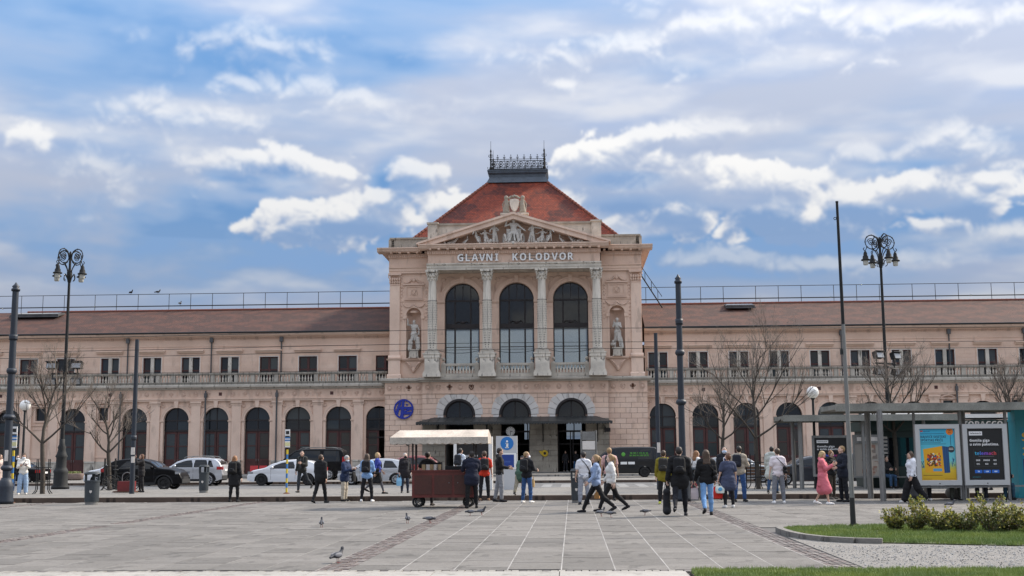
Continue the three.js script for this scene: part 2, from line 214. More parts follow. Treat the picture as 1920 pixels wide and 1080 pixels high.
// plaza
const bands = [[8.56, 9.02], [1.08, 1.54], [-6.85, -6.4], [-14.75, -14.3]];
const plaza = ground('plaza', flat(-40, 34, 60.2, 87.3, -.02), MAT.joint);
{
  reseed(5);
  const far = [[], [], []], near = [], mort = [];
  const strips = [];
  const edges = [...bands.map((b) => b).sort((a, b) => a[0] - b[0])];
  const fill = (a, b) => { const n = Math.max(1, Math.round((b - a) / .815)), w = (b - a) / n; for (let i = 0; i < n; i++) strips.push([a + i * w, a + (i + 1) * w]); };
  fill(-30, edges[0][0]); for (let i = 0; i < edges.length; i++) fill(edges[i][1], i + 1 < edges.length ? edges[i + 1][0] : 33.6);
  const gb = new THREE.BoxGeometry(1, .05, 1); uvm(gb);
  const pm = [MAT.paver, MAT.paverB, MAT.paverC];
  for (const [a, b] of strips) {
    const bright = a > 1 && b < 8.6;
    mort.push(bx(b - (bright ? .009 : .005), b + (bright ? .009 : .005), -.019, bright ? .0005 : -.002, 60.3, 87.25));
    let z = 60.32 + rr(0, .5); 
    while (z < 87.2) {
      const l = Math.min(rr(.95, 1.25), 87.22 - z); if (l < .2) break;
      const cx = (a + b) / 2, vis = cx > 4.85 - (105 - z) * .48 - 1.5 && cx < 4.85 + (105 - z) * .385 + 1.5, onLawn = cx > 8.9 && z + l > 77.4;
      if (vis && !onLawn) {
        const dy = rr(-.003, .002), k = rnd() * 3 | 0, jz = rnd() < .5 ? rr(.01, .022) : .003, s = [a + .008, b - .008, -.05 + dy, dy, z + .003, z + l - jz];
        if (z > 77.8) near.push([s, k]); else far[k].push(bx(...s));
      }
      z += l;
    }
  }
  near.sort((p, q) => q[0][4] - p[0][4]);
  near.forEach(([s, k], i) => { const g = bx(...s); if (i < 298) mesh('paving_slab', g, pm[k], plaza); else far[k].push(g); });
  far.forEach((l, k) => { if (l.length) mesh('paving_slabs', M(l), pm[k], plaza).userData.kind = 'stuff'; });
  mesh('joint_mortar', M(mort), MAT.mortar, plaza);
  // bands of small setts running towards the station
  const setts = [[], [], []], mm = [MAT.sett, MAT.settB, MAT.settC]; let cnt = 0;
  for (const [bi, [a, b]] of bands.entries()) for (let i = 0; i < 4; i++) for (let z = 60.4 + (i & 1) * .07; z < 87.1; z += .145) {
    const w = (b - a) / 4, s = [a + i * w + .012, a + (i + 1) * w - .012, -.06, rr(-.008, .003), z + rr(.004, .012), z + .135 - rr(0, .01)], k = bi === 0 ? (rnd() < .7 ? 1 : 0) : rnd() * 3 | 0;
    if (bi === 0 && z > 87.2) continue;
    const g = bx(...s);
    if (bi < 2 && z > 82 && cnt < 290) { mesh('sett', g, mm[k], plaza); cnt++; } else setts[k].push(g);
  }
  setts.forEach((l, k) => mesh('setts', M(l), mm[k], plaza).userData.kind = 'stuff');
  // light repair slabs
  for (const [x, z, w, d] of [[-1.1, 77.1, 1.1, .8], [-6.9, 75.2, 1.5, .8], [11.3, 70.5, 1.2, .7]]) mesh('repair_slab', bx(x - w / 2, x + w / 2, -.02, .006, z - d / 2, z + d / 2), MAT.paverC, plaza);
}
// pale edging slabs in the foreground with a row of small setts before them
{
  const e = ground('plaza_edging', flat(-30, 6.5, 87.3, 92, -.03), MAT.joint);
  for (let x = -9.6, i = 0; x < 6.3; x += 1.78, i++) mesh('edging_slab', bx(x + .006, Math.min(x + 1.774, 6.44), -.05, .004, 87.46, 88.6), [std(.40, .385, .365, .9, { map: paverTex }), std(.38, .37, .35, .9, { map: paverTex })][i & 1], e);
  for (let x = -4, i = 0; x < 9.4; x += .112, i++) { const o = mesh('sett', bx(x, x + .096, -.05, rr(-.006, .004), 87.235, 87.45), i % 3 ? MAT.kerbG : MAT.settB, e); }
  ground('lawn', bx(6.46, 24, -.05, .02, 87.62, 93), MAT.soil); 
}
// gravel path, lawn island and its kerb
const shapeXZ = (pts, y0, y1) => { const g = new THREE.ExtrudeGeometry(poly(pts.map(([x, z]) => [x, -z])), { depth: y1 - y0, bevelEnabled: false }).rotateX(-PI / 2).translate(0, y0, 0); return uvm(g); };
ground('gravel_path', shapeXZ([[9.05, 80.6], [9.02, 87.33], [9.0, 87.6], [34, 87.6], [34, 82.4], [10.4, 82.3]], -.05, .006), MAT.gravel);
const lawnEdge = [[9.24, 78.7], [9.2, 79.3], [9.22, 80.2], [9.32, 81.0], [9.6, 81.75], [10.05, 82.2], [10.5, 82.35]];
const lawnPoly = [...lawnEdge, [12.5, 83.1], [16, 83.7], [24, 84], [33, 84], [33, 76.6], [14.5, 76.7], [10.3, 77.5], [9.5, 78.0]];
const lawnTop = ground('lawn', shapeXZ(lawnPoly, -.05, .026), std(.085, .105, .035, .95, { map: grainTex }));
{
  const pts = lawnEdge;
  for (let i = 0; i + 1 < pts.length; i++) { const [ax, az] = pts[i], [bx_, bz] = pts[i + 1], L = Math.hypot(bx_ - ax, bz - az); const k = ground('lawn_kerb', box(.14, .13, L - .01, 0, 0, 0), MAT.concrete); k.position.set((ax + bx_) / 2 - .05, .035, (az + bz) / 2 + .03); k.rotation.y = Math.atan2(bx_ - ax, bz - az); }
}
{
  reseed(77);
  const inside = (x, z) => { let c = false; for (let i = 0, j = lawnPoly.length - 1; i < lawnPoly.length; j = i++) { const [xi, zi] = lawnPoly[i], [xj, zj] = lawnPoly[j]; if ((zi > z) !== (zj > z) && x < (xj - xi) * (z - zi) / (zj - zi) + xi) c = !c; } return c; };
  const blade = (n) => { const g = []; for (let i = 0; i < n; i++) { const a = rr(0, 6.3), h = rr(.03, .075), w = .006, t = rr(.01, .04), x = rr(-.04, .04), z = rr(-.04, .04), c = Math.cos(a), s = Math.sin(a); g.push(x - w * s, 0, z + w * c, x + w * s, 0, z - w * c, x + t * c, h, z + t * s); } const b = new THREE.BufferGeometry(); b.setAttribute('position', new THREE.Float32BufferAttribute(g, 3)); b.computeVertexNormals(); return b; };
  const gm = new THREE.MeshPhysicalMaterial({ color: 0xffffff, roughness: .8, transmission: .25, thickness: 0, side: THREE.DoubleSide });
  const lay = (name, n, pick, y) => {
    const im = new THREE.InstancedMesh(blade(14), gm, n), m4 = new THREE.Matrix4(), q = new THREE.Quaternion(), c = new THREE.Color();
    for (let i = 0; i < n; i++) { const [x, z] = pick(); q.setFromAxisAngle(V(0, 1, 0), rr(0, 6.3)); const s = rr(.7, 1.35); m4.compose(V(x, y, z), q, V(s, s, s)); im.setMatrixAt(i, m4); const d = vnoise(x * 2.2, z * 2.2, 999, 4), e = rnd(); c.setRGB(.09 + .09 * d + .04 * e, .155 + .08 * d + .05 * e, .03 + .03 * e); im.setColorAt(i, c); }
    im.name = name; im.userData.kind = 'stuff'; im.userData.label = 'short green grass covering the lawn beside the gravel'; im.castShadow = im.receiveShadow = true; scene.add(im); return im;
  };
  lay('grass', 15000, () => { for (;;) { const x = rr(9.2, 24), z = rr(76.6, 84); if (inside(x, z)) return [x, z]; } }, .026);
  lay('grass_strip', 7000, () => [rr(6.5, 14), rr(87.65, 89.5)], .02).userData.label = 'mown grass strip at the near edge of the gravel';
  // loose stones on the gravel
  const st = new THREE.InstancedMesh(new THREE.IcosahedronGeometry(.012, 0), std(1, 1, 1, .9), 5200), m4 = new THREE.Matrix4(), c = new THREE.Color();
  for (let i = 0; i < 5200; i++) { const s = rr(.5, 1.5); m4.compose(V(rr(9.1, 20), .008, rr(82.9, 87.5)), new THREE.Quaternion().setFromEuler(new THREE.Euler(rr(0, 6), rr(0, 6), 0)), V(s, s * .7, s)); st.setMatrixAt(i, m4); const k = rr(.15, .42); c.setRGB(k, k * .98, k * .95); st.setColorAt(i, c); }
  st.name = 'gravel'; st.userData.kind = 'stuff'; st.userData.label = 'loose pale gravel on the path by the lawn'; scene.add(st);
}
// ================================================================= soft-body modelling: blended capsules meshed with surface nets
// shape: {a,b,ra,rb} tapered capsule or {c,r:[x,y,z]} ellipsoid, k = blend width
function bodyMesh(shapes, cell, k0 = .035) {
  const lo = [1e9, 1e9, 1e9], hi = [-1e9, -1e9, -1e9];
  for (const s of shapes) for (let i = 0; i < 3; i++) { if (s.c) { lo[i] = Math.min(lo[i], s.c[i] - s.r[i]); hi[i] = Math.max(hi[i], s.c[i] + s.r[i]); } else { lo[i] = Math.min(lo[i], s.a[i] - s.ra, s.b[i] - s.rb); hi[i] = Math.max(hi[i], s.a[i] + s.ra, s.b[i] + s.rb); } }
  const n = [0, 1, 2].map((i) => { lo[i] -= cell * 2.5; return Math.ceil((hi[i] - lo[i]) / cell + 3.5); }), [nx, ny, nz] = n, f = new Float32Array(nx * ny * nz).fill(9);
  for (const s of shapes) {
    const k = s.k ?? k0, m = k + cell * 2.2, bl = [], bh = [];
    for (let i = 0; i < 3; i++) { const l = s.c ? s.c[i] - s.r[i] : Math.min(s.a[i] - s.ra, s.b[i] - s.rb), h = s.c ? s.c[i] + s.r[i] : Math.max(s.a[i] + s.ra, s.b[i] + s.rb); bl[i] = Math.max(0, Math.floor((l - m - lo[i]) / cell)); bh[i] = Math.min(n[i] - 1, Math.ceil((h + m - lo[i]) / cell)); }
    let ax, ay, az, dx, dy, dz, dd; if (!s.c) { [ax, ay, az] = s.a; dx = s.b[0] - ax; dy = s.b[1] - ay; dz = s.b[2] - az; dd = dx * dx + dy * dy + dz * dz || 1e-9; }
    for (let z = bl[2]; z <= bh[2]; z++) for (let y = bl[1]; y <= bh[1]; y++) for (let x = bl[0]; x <= bh[0]; x++) {
      const px = lo[0] + x * cell, py = lo[1] + y * cell, pz = lo[2] + z * cell; let d;
      if (s.c) { const u = (px - s.c[0]) / s.r[0], v = (py - s.c[1]) / s.r[1], w = (pz - s.c[2]) / s.r[2], l = Math.sqrt(u * u + v * v + w * w), g = Math.sqrt((u / s.r[0]) ** 2 + (v / s.r[1]) ** 2 + (w / s.r[2]) ** 2); d = l < 1e-6 ? -Math.min(...s.r) : l * (l - 1) / g; }
      else { const qx = px - ax, qy = py - ay, qz = pz - az; let t = (qx * dx + qy * dy + qz * dz) / dd; t = t < 0 ? 0 : t > 1 ? 1 : t; d = Math.sqrt((qx - t * dx) ** 2 + (qy - t * dy) ** 2 + (qz - t * dz) ** 2) - (s.ra + (s.rb - s.ra) * t); }
      const i = x + nx * (y + ny * z), e = f[i];
      if (s.cut) { f[i] = Math.max(e, -d); } else { const h = Math.max(k - Math.abs(e - d), 0) / (k || 1); f[i] = Math.min(e, d) - h * h * k * .25; }
    }
  }
  const id = new Int32Array(nx * ny * nz).fill(-1), pos = [], tri = [];
  const at = (x, y, z) => f[x + nx * (y + ny * z)];
  for (let z = 0; z < nz - 1; z++) for (let y = 0; y < ny - 1; y++) for (let x = 0; x < nx - 1; x++) {
    const b = x + nx * (y + ny * z); let mask = 0, c = 0, sx = 0, sy = 0, sz = 0;
    const v = [f[b], f[b + 1], f[b + nx], f[b + nx + 1], f[b + nx * ny], f[b + nx * ny + 1], f[b + nx * ny + nx], f[b + nx * ny + nx + 1]];
    for (let i = 0; i < 8; i++) if (v[i] < 0) mask |= 1 << i;
    if (mask === 0 || mask === 255) continue;
    for (let i = 0; i < 8; i++) for (let e = 0; e < 3; e++) { const j = i | (1 << e); if (j === i || ((mask >> i) & 1) === ((mask >> j) & 1)) continue; const t = v[i] / (v[i] - v[j]); sx += (i & 1) + (e === 0 ? t : 0); sy += ((i >> 1) & 1) + (e === 1 ? t : 0); sz += ((i >> 2) & 1) + (e === 2 ? t : 0); c++; }
    id[b] = pos.length / 3; pos.push(lo[0] + (x + sx / c) * cell, lo[1] + (y + sy / c) * cell, lo[2] + (z + sz / c) * cell);
  }
  const Y = nx, Z = nx * ny;
  for (let z = 1; z < nz - 1; z++) for (let y = 1; y < ny - 1; y++) for (let x = 1; x < nx - 1; x++) {
    const b = x + nx * y + Z * z, s0 = f[b] < 0;
    const quad = (p, q, r, s, flip) => { if (p < 0 || q < 0 || r < 0 || s < 0) return; flip ? tri.push(p, r, q, q, r, s) : tri.push(p, q, r, q, s, r); };
    if (s0 !== f[b + 1] < 0) quad(id[b - Y - Z], id[b - Z], id[b - Y], id[b], !s0);
    if (s0 !== f[b + Y] < 0) quad(id[b - 1 - Z], id[b - Z], id[b - 1], id[b], s0);
    if (s0 !== f[b + Z] < 0) quad(id[b - 1 - Y], id[b - Y], id[b - 1], id[b], !s0);
  }
  const g = new THREE.BufferGeometry(); g.setAttribute('position', new THREE.Float32BufferAttribute(pos, 3)); g.setIndex(tri); g.computeVertexNormals(); return g;
}
const cap = (a, b, ra, rb = ra, k) => ({ a, b, ra, rb, k });
const ell = (c, r, k) => ({ c, r, k });
// keep vertex normals through merging: indexed geometries with position, normal, colour
const tinted = (g, fn) => { const p = g.attributes.position, c = new Float32Array(p.count * 3); for (let i = 0; i < p.count; i++) { const v = fn(p.getX(i), p.getY(i), p.getZ(i)); c.set(v, i * 3); } g.setAttribute('color', new THREE.BufferAttribute(c, 3)); return g; };
const mergeI = (list) => mergeGeometries(list.map((g) => { const h = g.clone(); h.deleteAttribute('uv'); if (!h.index) { h.setIndex([...Array(h.attributes.position.count).keys()]); } return h; }), false);

// head (centre of skull at origin, looking along +z), real size, about 0.23 m tall
const headG = (() => {
  const g = bodyMesh([ell([0, .035, -.012], [.077, .092, .098], .02), ell([0, -.03, .022], [.061, .082, .068], .03), cap([-.022, -.092, .055], [.022, -.092, .055], .021, .021, .03), cap([0, .012, .082], [0, -.03, .105], .009, .014, .014), cap([-.012, -.034, .092], [.012, -.034, .092], .009, .009, .01),
    cap([-.036, .026, .077], [.036, .026, .077], .012, .012, .02), cap([-.018, -.062, .083], [.018, -.062, .083], .0075, .0075, .012), cap([-.017, -.071, .081], [.017, -.071, .081], .0075, .0075, .01), ell([-.047, -.02, .055], [.024, .024, .024], .03), ell([.047, -.02, .055], [.024, .024, .024], .03),
    cap([-.079, .018, -.008], [-.077, -.022, -.002], .013, .009, .006), cap([.079, .018, -.008], [.077, -.022, -.002], .013, .009, .006), { ...ell([-.031, .006, .094], [.017, .010, .014]), cut: 1 }, { ...ell([.031, .006, .094], [.017, .010, .014]), cut: 1 }], .0075);
  tinted(g, (x, y, z) => (z > .07 && Math.abs(x) < .024 && y < -.055 && y > -.08 ? [.62, .42, .42] : [1, 1, 1]));
  const eyes = []; for (const s of [-1, 1]) { const e = tinted(sph(.0115, s * .031, .006, .078, 1, 1, 1, 8), (x, y, z) => (z > .0865 ? [.05, .04, .035] : [1.2, 1.35, 1.5])); eyes.push(e); const b = tinted(new THREE.BoxGeometry(.03, .006, .01).translate(s * .033, .032, .089), () => [.18, .13, .1]); eyes.push(b); }
  return mergeI([g, ...eyes]);
})();
// right hand hanging down from the wrist at origin, palm facing -x (towards the body), thumb forward (+z); relaxed or gripping
const makeHand = (curl) => {
  const s = [ell([.0, -.045, .0], [.015, .047, .040], .015)], len = [[.030, .026, .019], [.043, .027, .021], [.046, .030, .022], [.042, .028, .021], [.033, .021, .018]];
  for (let i = 0; i < 4; i++) { let p = [-.002, -.082 - (i === 1 || i === 2 ? .005 : 0), .030 - i * .0195], a = curl * .55 + i * .03; for (let j = 0; j < 3; j++) { const L = len[i + 1][j], q = [p[0] - Math.sin(a) * L, p[1] - Math.cos(a) * L, p[2] + (1.5 - i) * .0015]; s.push(cap(p, q, .0092 - j * .0008, .0086 - j * .0008, .004)); p = q; a += curl * (.8 - j * .1); } }
  let p = [-.004, -.028, .034], dir = [[-.25, -.62, .74], [-.45, -.82, .36], [-.6, -.78, .1]]; for (let j = 0; j < 3; j++) { const L = [.034, .032, .026][j], q = p.map((v, i) => v + dir[j][i] * L); s.push(cap(p, q, .0115 - j * .001, .0105 - j * .001, .006)); p = q; }
  return tinted(bodyMesh(s, .0052, .006), () => [1, 1, 1]);
};
const HAND = { R: makeHand(.45), Rg: makeHand(1.25) };
for (const k of ['R', 'Rg']) { const g = HAND[k].clone().scale(-1, 1, 1), ix = g.index.array; for (let i = 0; i < ix.length; i += 3) { const t = ix[i]; ix[i] = ix[i + 1]; ix[i + 1] = t; } g.computeVertexNormals(); HAND['L' + k.slice(1)] = g; }

// skeleton in a person's own frame: facing +z, feet at y = 0; angles in degrees
function skeleton(p) {
  const D = PI / 180, h = (p.h ?? 1.74) / 1.74, w = (p.w ?? 1), lean = (p.lean ?? 0) * D, J = {};
  const mul = (v) => v.map((c) => c * h);
  const leg = (s, [fwd, knee, out = 3]) => { const t = fwd * D, k = (fwd - knee) * D, o = out * D * s; const hip = [s * .088 * w, .93, 0], kn = [hip[0] + Math.sin(o) * .43, hip[1] - Math.cos(t) * .43 * Math.cos(o), hip[2] + Math.sin(t) * .43], an = [kn[0] + Math.sin(o) * .2, kn[1] - Math.cos(k) * .42, kn[2] + Math.sin(k) * .42]; const ft = ((p.foot?.[s > 0 ? 1 : 0]) ?? Math.min(0, (fwd - knee) * .55)) * D; return { hip, kn, an, toe: [an[0] + s * .025, an[1] - .055 + Math.sin(ft) * .16, an[2] + Math.cos(ft) * .16], heel: [an[0], an[1] - .055 - Math.sin(ft) * .045, an[2] - .045] }; };
  J.L = leg(-1, p.legL ?? [2, 4]); J.R = leg(1, p.legR ?? [-2, 2]);
  const up = (y, z = 0, x = 0) => [x, .93 + Math.cos(lean) * (y - .93) - Math.sin(lean) * 0, Math.sin(lean) * (y - .93) + z];
  J.pel = up(.95); J.waist = up(1.12, .005); J.chest = up(1.31, .0); J.sh = up(1.44, -.012); J.neck = up(1.52, .0); J.head = up(1.63 , .018 + (p.headF ?? 0));
  const arm = (s, [fwd, out, elb, inn = 0]) => { const t = fwd * D, o = out * D; const S = [s * .185 * w, J.sh[1] - .015, J.sh[2]]; const d = [s * Math.sin(o), -Math.cos(o) * Math.cos(t), Math.sin(t) * Math.cos(o)], E = S.map((v, i) => v + d[i] * .285), t2 = (fwd + elb) * D, o2 = (out - inn) * D, d2 = [s * Math.sin(o2), -Math.cos(o2) * Math.cos(t2), Math.sin(t2) * Math.cos(o2)]; return { S, E, W: E.map((v, i) => v + d2[i] * .245), d: d2, roll: 0 }; };
  J.AL = arm(-1, p.armL ?? [0, 9, 12]); J.AR = arm(1, p.armR ?? [2, 9, 12]);
  let lowest = Math.min(J.L.heel[1], J.L.toe[1], J.R.heel[1], J.R.toe[1]) - .03; if (p.seat) lowest = p.seat;
  const all = [J.pel, J.waist, J.chest, J.sh, J.neck, J.head, ...['L', 'R'].flatMap((k) => Object.values(J[k])), ...['AL', 'AR'].flatMap((k) => [J[k].S, J[k].E, J[k].W])];
  for (const q of all) { q[1] -= lowest; for (let i = 0; i < 3; i++) q[i] *= h; }
  J.h = h; J.w = w; return J;
}
const off = (p, x, y, z) => [p[0] + x, p[1] + y, p[2] + z];
const mix3 = (a, b, t) => a.map((v, i) => lerp(v, b[i], t));
function torsoShapes(J, e, bust = 0) { const h = J.h, w = J.w, r = (v) => v * h + e; const L = (p, d, y = 0, z = 0) => [off(p, -d * w * h, y, z), off(p, d * w * h, y, z)];
  const s = [cap(...L(J.pel, .075), r(.105), r(.105)), cap(...L(J.waist, .062), r(.098), r(.098)), cap(...L(J.chest, .085), r(.108), r(.108)), cap(...L(J.sh, .12), r(.066), r(.066)), cap(J.pel, J.chest, r(.10), r(.11)), cap(J.waist, J.chest, r(.11 * w), r(.12))];
  if (bust) s.push(ell(off(J.chest, -.07 * h, .0, .085 * h), [.062 * h + e, .062 * h + e, .055 * h + e]), ell(off(J.chest, .07 * h, .0, .085 * h), [.062 * h + e, .062 * h + e, .055 * h + e])); return s; }
const armShapes = (A, h, e, to = 1, flare = 0) => { const s = [cap(A.S, to >= .5 ? A.E : mix3(A.S, A.E, to * 2), .053 * h + e, (to >= .5 ? .041 : .047) * h + e + (to < .5 ? flare : 0))]; if (to > .5) s.push(cap(A.E, mix3(A.E, A.W, (to - .5) * 2), .040 * h + e, .030 * h + e + flare)); return s; };
const legShapes = (G, h, w, e, to = 1, hem = 0) => { const s = [cap(G.hip, to >= .5 ? G.kn : mix3(G.hip, G.kn, to * 2), .083 * h * w + e, .056 * h + e + hem)]; if (to > .5) { const t = (to - .5) * 2, m = mix3(G.kn, G.an, .35), e2 = mix3(G.kn, G.an, t); s.push(cap(G.kn, m, .054 * h + e + hem * .6, .053 * h + e + hem * .6)); s.push(cap(m, e2, .053 * h + e + hem * .6, lerp(.052, .036, t) * h + e + hem)); } return s; };
function skinGeometry(J, o = {}) {
  const h = J.h, low = [...torsoShapes(J, -.012), ...armShapes(J.AL, h, -.004), ...armShapes(J.AR, h, -.004), ...legShapes(J.L, h, 1, -.008), ...legShapes(J.R, h, 1, -.008), cap(J.L.heel, J.L.toe, .03 * h, .026 * h), cap(J.R.heel, J.R.toe, .03 * h, .026 * h), cap(J.L.an, J.L.heel, .033 * h, .03 * h), cap(J.R.an, J.R.heel, .033 * h, .03 * h), cap(off(J.sh, 0, .02, 0), mix3(J.neck, J.head, .55), .054 * h, .05 * h)];
  const list = [tinted(bodyMesh(low, .019, .03), () => [1, 1, 1])];
  const hd = headG.clone(); hd.scale(h, h, h).applyMatrix4(new THREE.Matrix4().makeRotationFromEuler(new THREE.Euler((o.nod ?? 0) * PI / 180, (o.turn ?? 0) * PI / 180, (o.tilt ?? 0) * PI / 180, 'YXZ'))); hd.translate(...J.head); list.push(hd);
  for (const k of ['L', 'R']) { const A = J['A' + k], g = HAND[k + (o['grip' + k] ? 'g' : '')].clone(); g.scale(h, h, h); g.applyQuaternion(new THREE.Quaternion().setFromUnitVectors(V(0, -1, 0), V(...A.d).normalize())); g.translate(...A.W); list.push(g); }
  return mergeI(list);
}
// ================================================================= STATION: central pavilion
const font = await new FontLoader().loadAsync('fonts/droid/droid_sans_bold.typeface.json');
const text = (s, size, depth, x, y, z) => { const g = new TextGeometry(s, { font, size, depth, curveSegments: 4 }); g.computeBoundingBox(); const b = g.boundingBox; return g.translate(x - (b.min.x + b.max.x) / 2, y, z); };
const pinks = [MAT.pink, MAT.pinkB, MAT.pinkC, MAT.pinkD];
const balGeo = lathe([[.0, 0], [.085, 0], [.085, .05], [.05, .07], [.055, .1], [.088, .22], [.075, .32], [.036, .45], [.036, .5], [.06, .53], [.06, .56], [.08, .57], [.08, .62], [0, .62]], 8);
const ornGeos = (() => { const o = []; // small relief ornaments of the friezes
  o.push(M(sph(.14, 0, 0, 0, 1, 1, .35, 10), new THREE.TorusGeometry(.2, .03, 5, 14)));
  o.push(M(sph(.1, 0, .06, 0, 1, 1.3, .4, 8), ...[-1, 1].flatMap((s) => [tube([[0, -.2, 0], [s * .14, -.1, .03], [s * .19, .08, .03], [s * .1, .2, .02]], .035, 8, 5)]), box(.2, .05, .06, 0, -.22, 0)));
  o.push(M(cyl(.07, .15, .2, 0, -.12, 0, 10).scale(1, 1, .5), cyl(.1, .1, .05, 0, -.22, 0, 8).scale(1, 1, .5), sph(.08, 0, .15, 0, 1.4, 1, .5, 8), ...[-1, 1].map((s) => tube([[s * .13, .05, 0], [s * .22, .1, 0], [s * .2, -.02, 0], [s * .1, -.08, 0]], .022, 8, 4))));
  return o.map((g) => g.translate(0, 0, .02)); })();
const T = thing('station_pavilion', 'pink central station pavilion with columns, sculpted pediment and steep red tiled roof', 'building', [0, 0, 0]);
const TX = 11.28, CXW = 7.95, Z1 = 1.5, Z2 = 2.1, Y0 = .14;
{
  // ---- lower storey
  const doors = [-4.78, -.02, 4.77], R = 1.2, ys = 5.05;
  const sh = rect(-CXW, CXW, Y0, 6.9); doors.forEach((c) => sh.holes.push(archPath(c, R, Y0 + .01, ys)));
  const low = mesh('lower_wall', M(ext(sh, .5, Z2 - .62), ...[-1, 1].map((s) => bx(Math.min(s * CXW, s * TX), Math.max(s * CXW, s * TX), Y0, 6.9, .9, Z1 - .12))), MAT.mortarD, T);
  mesh('side_wall', M(bx(-TX, -TX + .5, Y0, 8.2, -16, .9), bx(TX - .5, TX, Y0, 8.2, -16, .9)), MAT.pink, T);
  // pale base course
  for (const s of [-1, 1]) { mesh('base_course', bx(Math.min(s * 8.05, s * 11.36), Math.max(s * 8.05, s * 11.36), Y0, 1.1, Z1 - .1, Z1 + .09), MAT.stone, T); }
  // ashlar blocks (each proud of a recessed joint)
  reseed(11);
  const gb = new THREE.BoxGeometry(1, 1, 1);
  const block = (x0, x1, y0, y1, z, m, name = 'stone_block') => { if (x1 - x0 < .12) return; mesh(name, bx(x0 + .012, x1 - .012, y0 + .012, y1 - .012, z - .13, z + rr(.012, .03)), m, low); };
  const hc = .447, nC = 13;
  const half = (y0, y1) => { const o = []; for (const c of doors) { let e = 0; if (y0 < ys + .05) e = y0 > 4.4 ? 1.85 : R; else { const yy = y0 - ys; e = yy < .35 ? 1.96 : Math.sqrt(Math.max(0, 3.9 - (yy + .34) ** 2)); if (e < .3) e = 0; } if (e) o.push([c - e, c + e]); } return o; };
  for (let r = 0; r < nC; r++) {
    const y0 = 1.1 + r * hc, y1 = Math.min(y0 + hc, 6.9); const sft = (r & 1) * .47;
    for (const s of [-1, 1]) for (let x = 7.97 - sft; x < TX; x += .96) { const a = Math.max(7.97, x), b = Math.min(TX, x + .96); block(s < 0 ? -b : a, s < 0 ? -a : b, y0, y1, Z1, pinks[rnd() * 4 | 0]); }
    const gaps = half(y0, y1), segs = []; let x = -CXW; for (const [a, b] of gaps) { if (a > x) segs.push([x, a]); x = b; } segs.push([x, CXW]);
    const grey = y1 < 4.75;
    for (const [a, b] of segs) { const n = Math.max(1, Math.round((b - a) / (grey ? 1.1 : .95))), w = (b - a) / n, o = (r & 1) * w * .5; let p = a; for (let i = 0; p < b - .02; i++) { const q = Math.min(b, i === 0 ? a + w - (n > 1 ? o : 0) : p + w); block(p, q, y0, y1, Z2, grey ? (rnd() < .5 ? MAT.stoneWall : MAT.stoneWallB) : pinks[rnd() * 4 | 0], 'stone_block'); p = q; } }
  }
  { const segs = [[-CXW, doors[0] - R], [doors[0] + R, doors[1] - R], [doors[1] + R, doors[2] - R], [doors[2] + R, CXW]]; for (const [a, b] of segs) mesh('base_course', bx(a + .01, b - .01, Y0, 1.09, Z2 - .1, Z2 + .07), MAT.stoneWall, T); }
  // voussoirs and entrances
  doors.forEach((c, di) => {
    const nV = 11, outer = (a) => { const s = Math.abs(Math.sin(a)), q = Math.abs(Math.cos(a)); return Math.min(1.72 / Math.max(s, .01), 2.0 / Math.max(q, .01), 2.05 + (Math.round(a / PI * nV) & 1 ? .06 : 0)); };
    for (let i = 0; i < nV; i++) { const a0 = PI * i / nV + .015, a1 = PI * (i + 1) / nV - .015, r0 = R + .17, s = new THREE.Shape(); s.moveTo(c + Math.cos(a0) * r0, ys + Math.sin(a0) * r0); s.lineTo(c + Math.cos(a0) * outer(a0), ys + Math.sin(a0) * outer(a0)); const am = (a0 + a1) / 2; if (i === 3 || i === 7 || i === 2 || i === 8) { const cx = Math.sign(Math.cos(am)) * Math.min(1.9, Math.abs(Math.cos(am)) * 2.1), cy = Math.min(1.72, Math.sin(am) * 2.15); s.lineTo(c + cx, ys + cy); } s.lineTo(c + Math.cos(a1) * outer(a1), ys + Math.sin(a1) * outer(a1)); s.lineTo(c + Math.cos(a1) * r0, ys + Math.sin(a1) * r0); mesh('voussoir', ext(s, .17, Z2 - .12, .012), i & 1 ? MAT.pale : MAT.paleB, low); }
    for (const s of [-1, 1]) mesh('voussoir', bx(c + (s > 0 ? R + .17 : -1.86), c + (s > 0 ? 1.86 : -R - .17), 4.62, ys - .02, Z2 - .13, Z2 + .05), MAT.pale, low);
    const d = mesh('entrance', M(ext(ringArc(c, ys, R - .01, R + .165, 0, PI), .18, Z2 - .1), ext((() => { const s = archPath(c, R, 4.55, ys, THREE.Shape); s.holes.push(archPath(c - 0, R - .1, 4.68, ys)); return s; })(), .1, Z2 - .45), bx(c - .05, c + .05, 4.6, ys + R - .05, Z2 - .44, Z2 - .36), bx(c - R, c + R, 4.42, 4.58, Z2 - .5, Z2 - .3)), MAT.frameDk, T);
    for (const s of [-1, 1]) { const p = new THREE.Shape(); p.moveTo(c + s * .06, 4.7); p.lineTo(c + s * (R - .12), 4.7); p.lineTo(c + s * (R - .12), ys); if (s > 0) p.absarc(c, ys, R - .12, 0, PI / 2 - .05, false); else p.absarc(c, ys, R - .12, PI, PI / 2 + .05, true); p.lineTo(c + s * .06, 4.7); mesh('fanlight_pane', ext(p, .02, Z2 - .41), MAT.glass, d); }
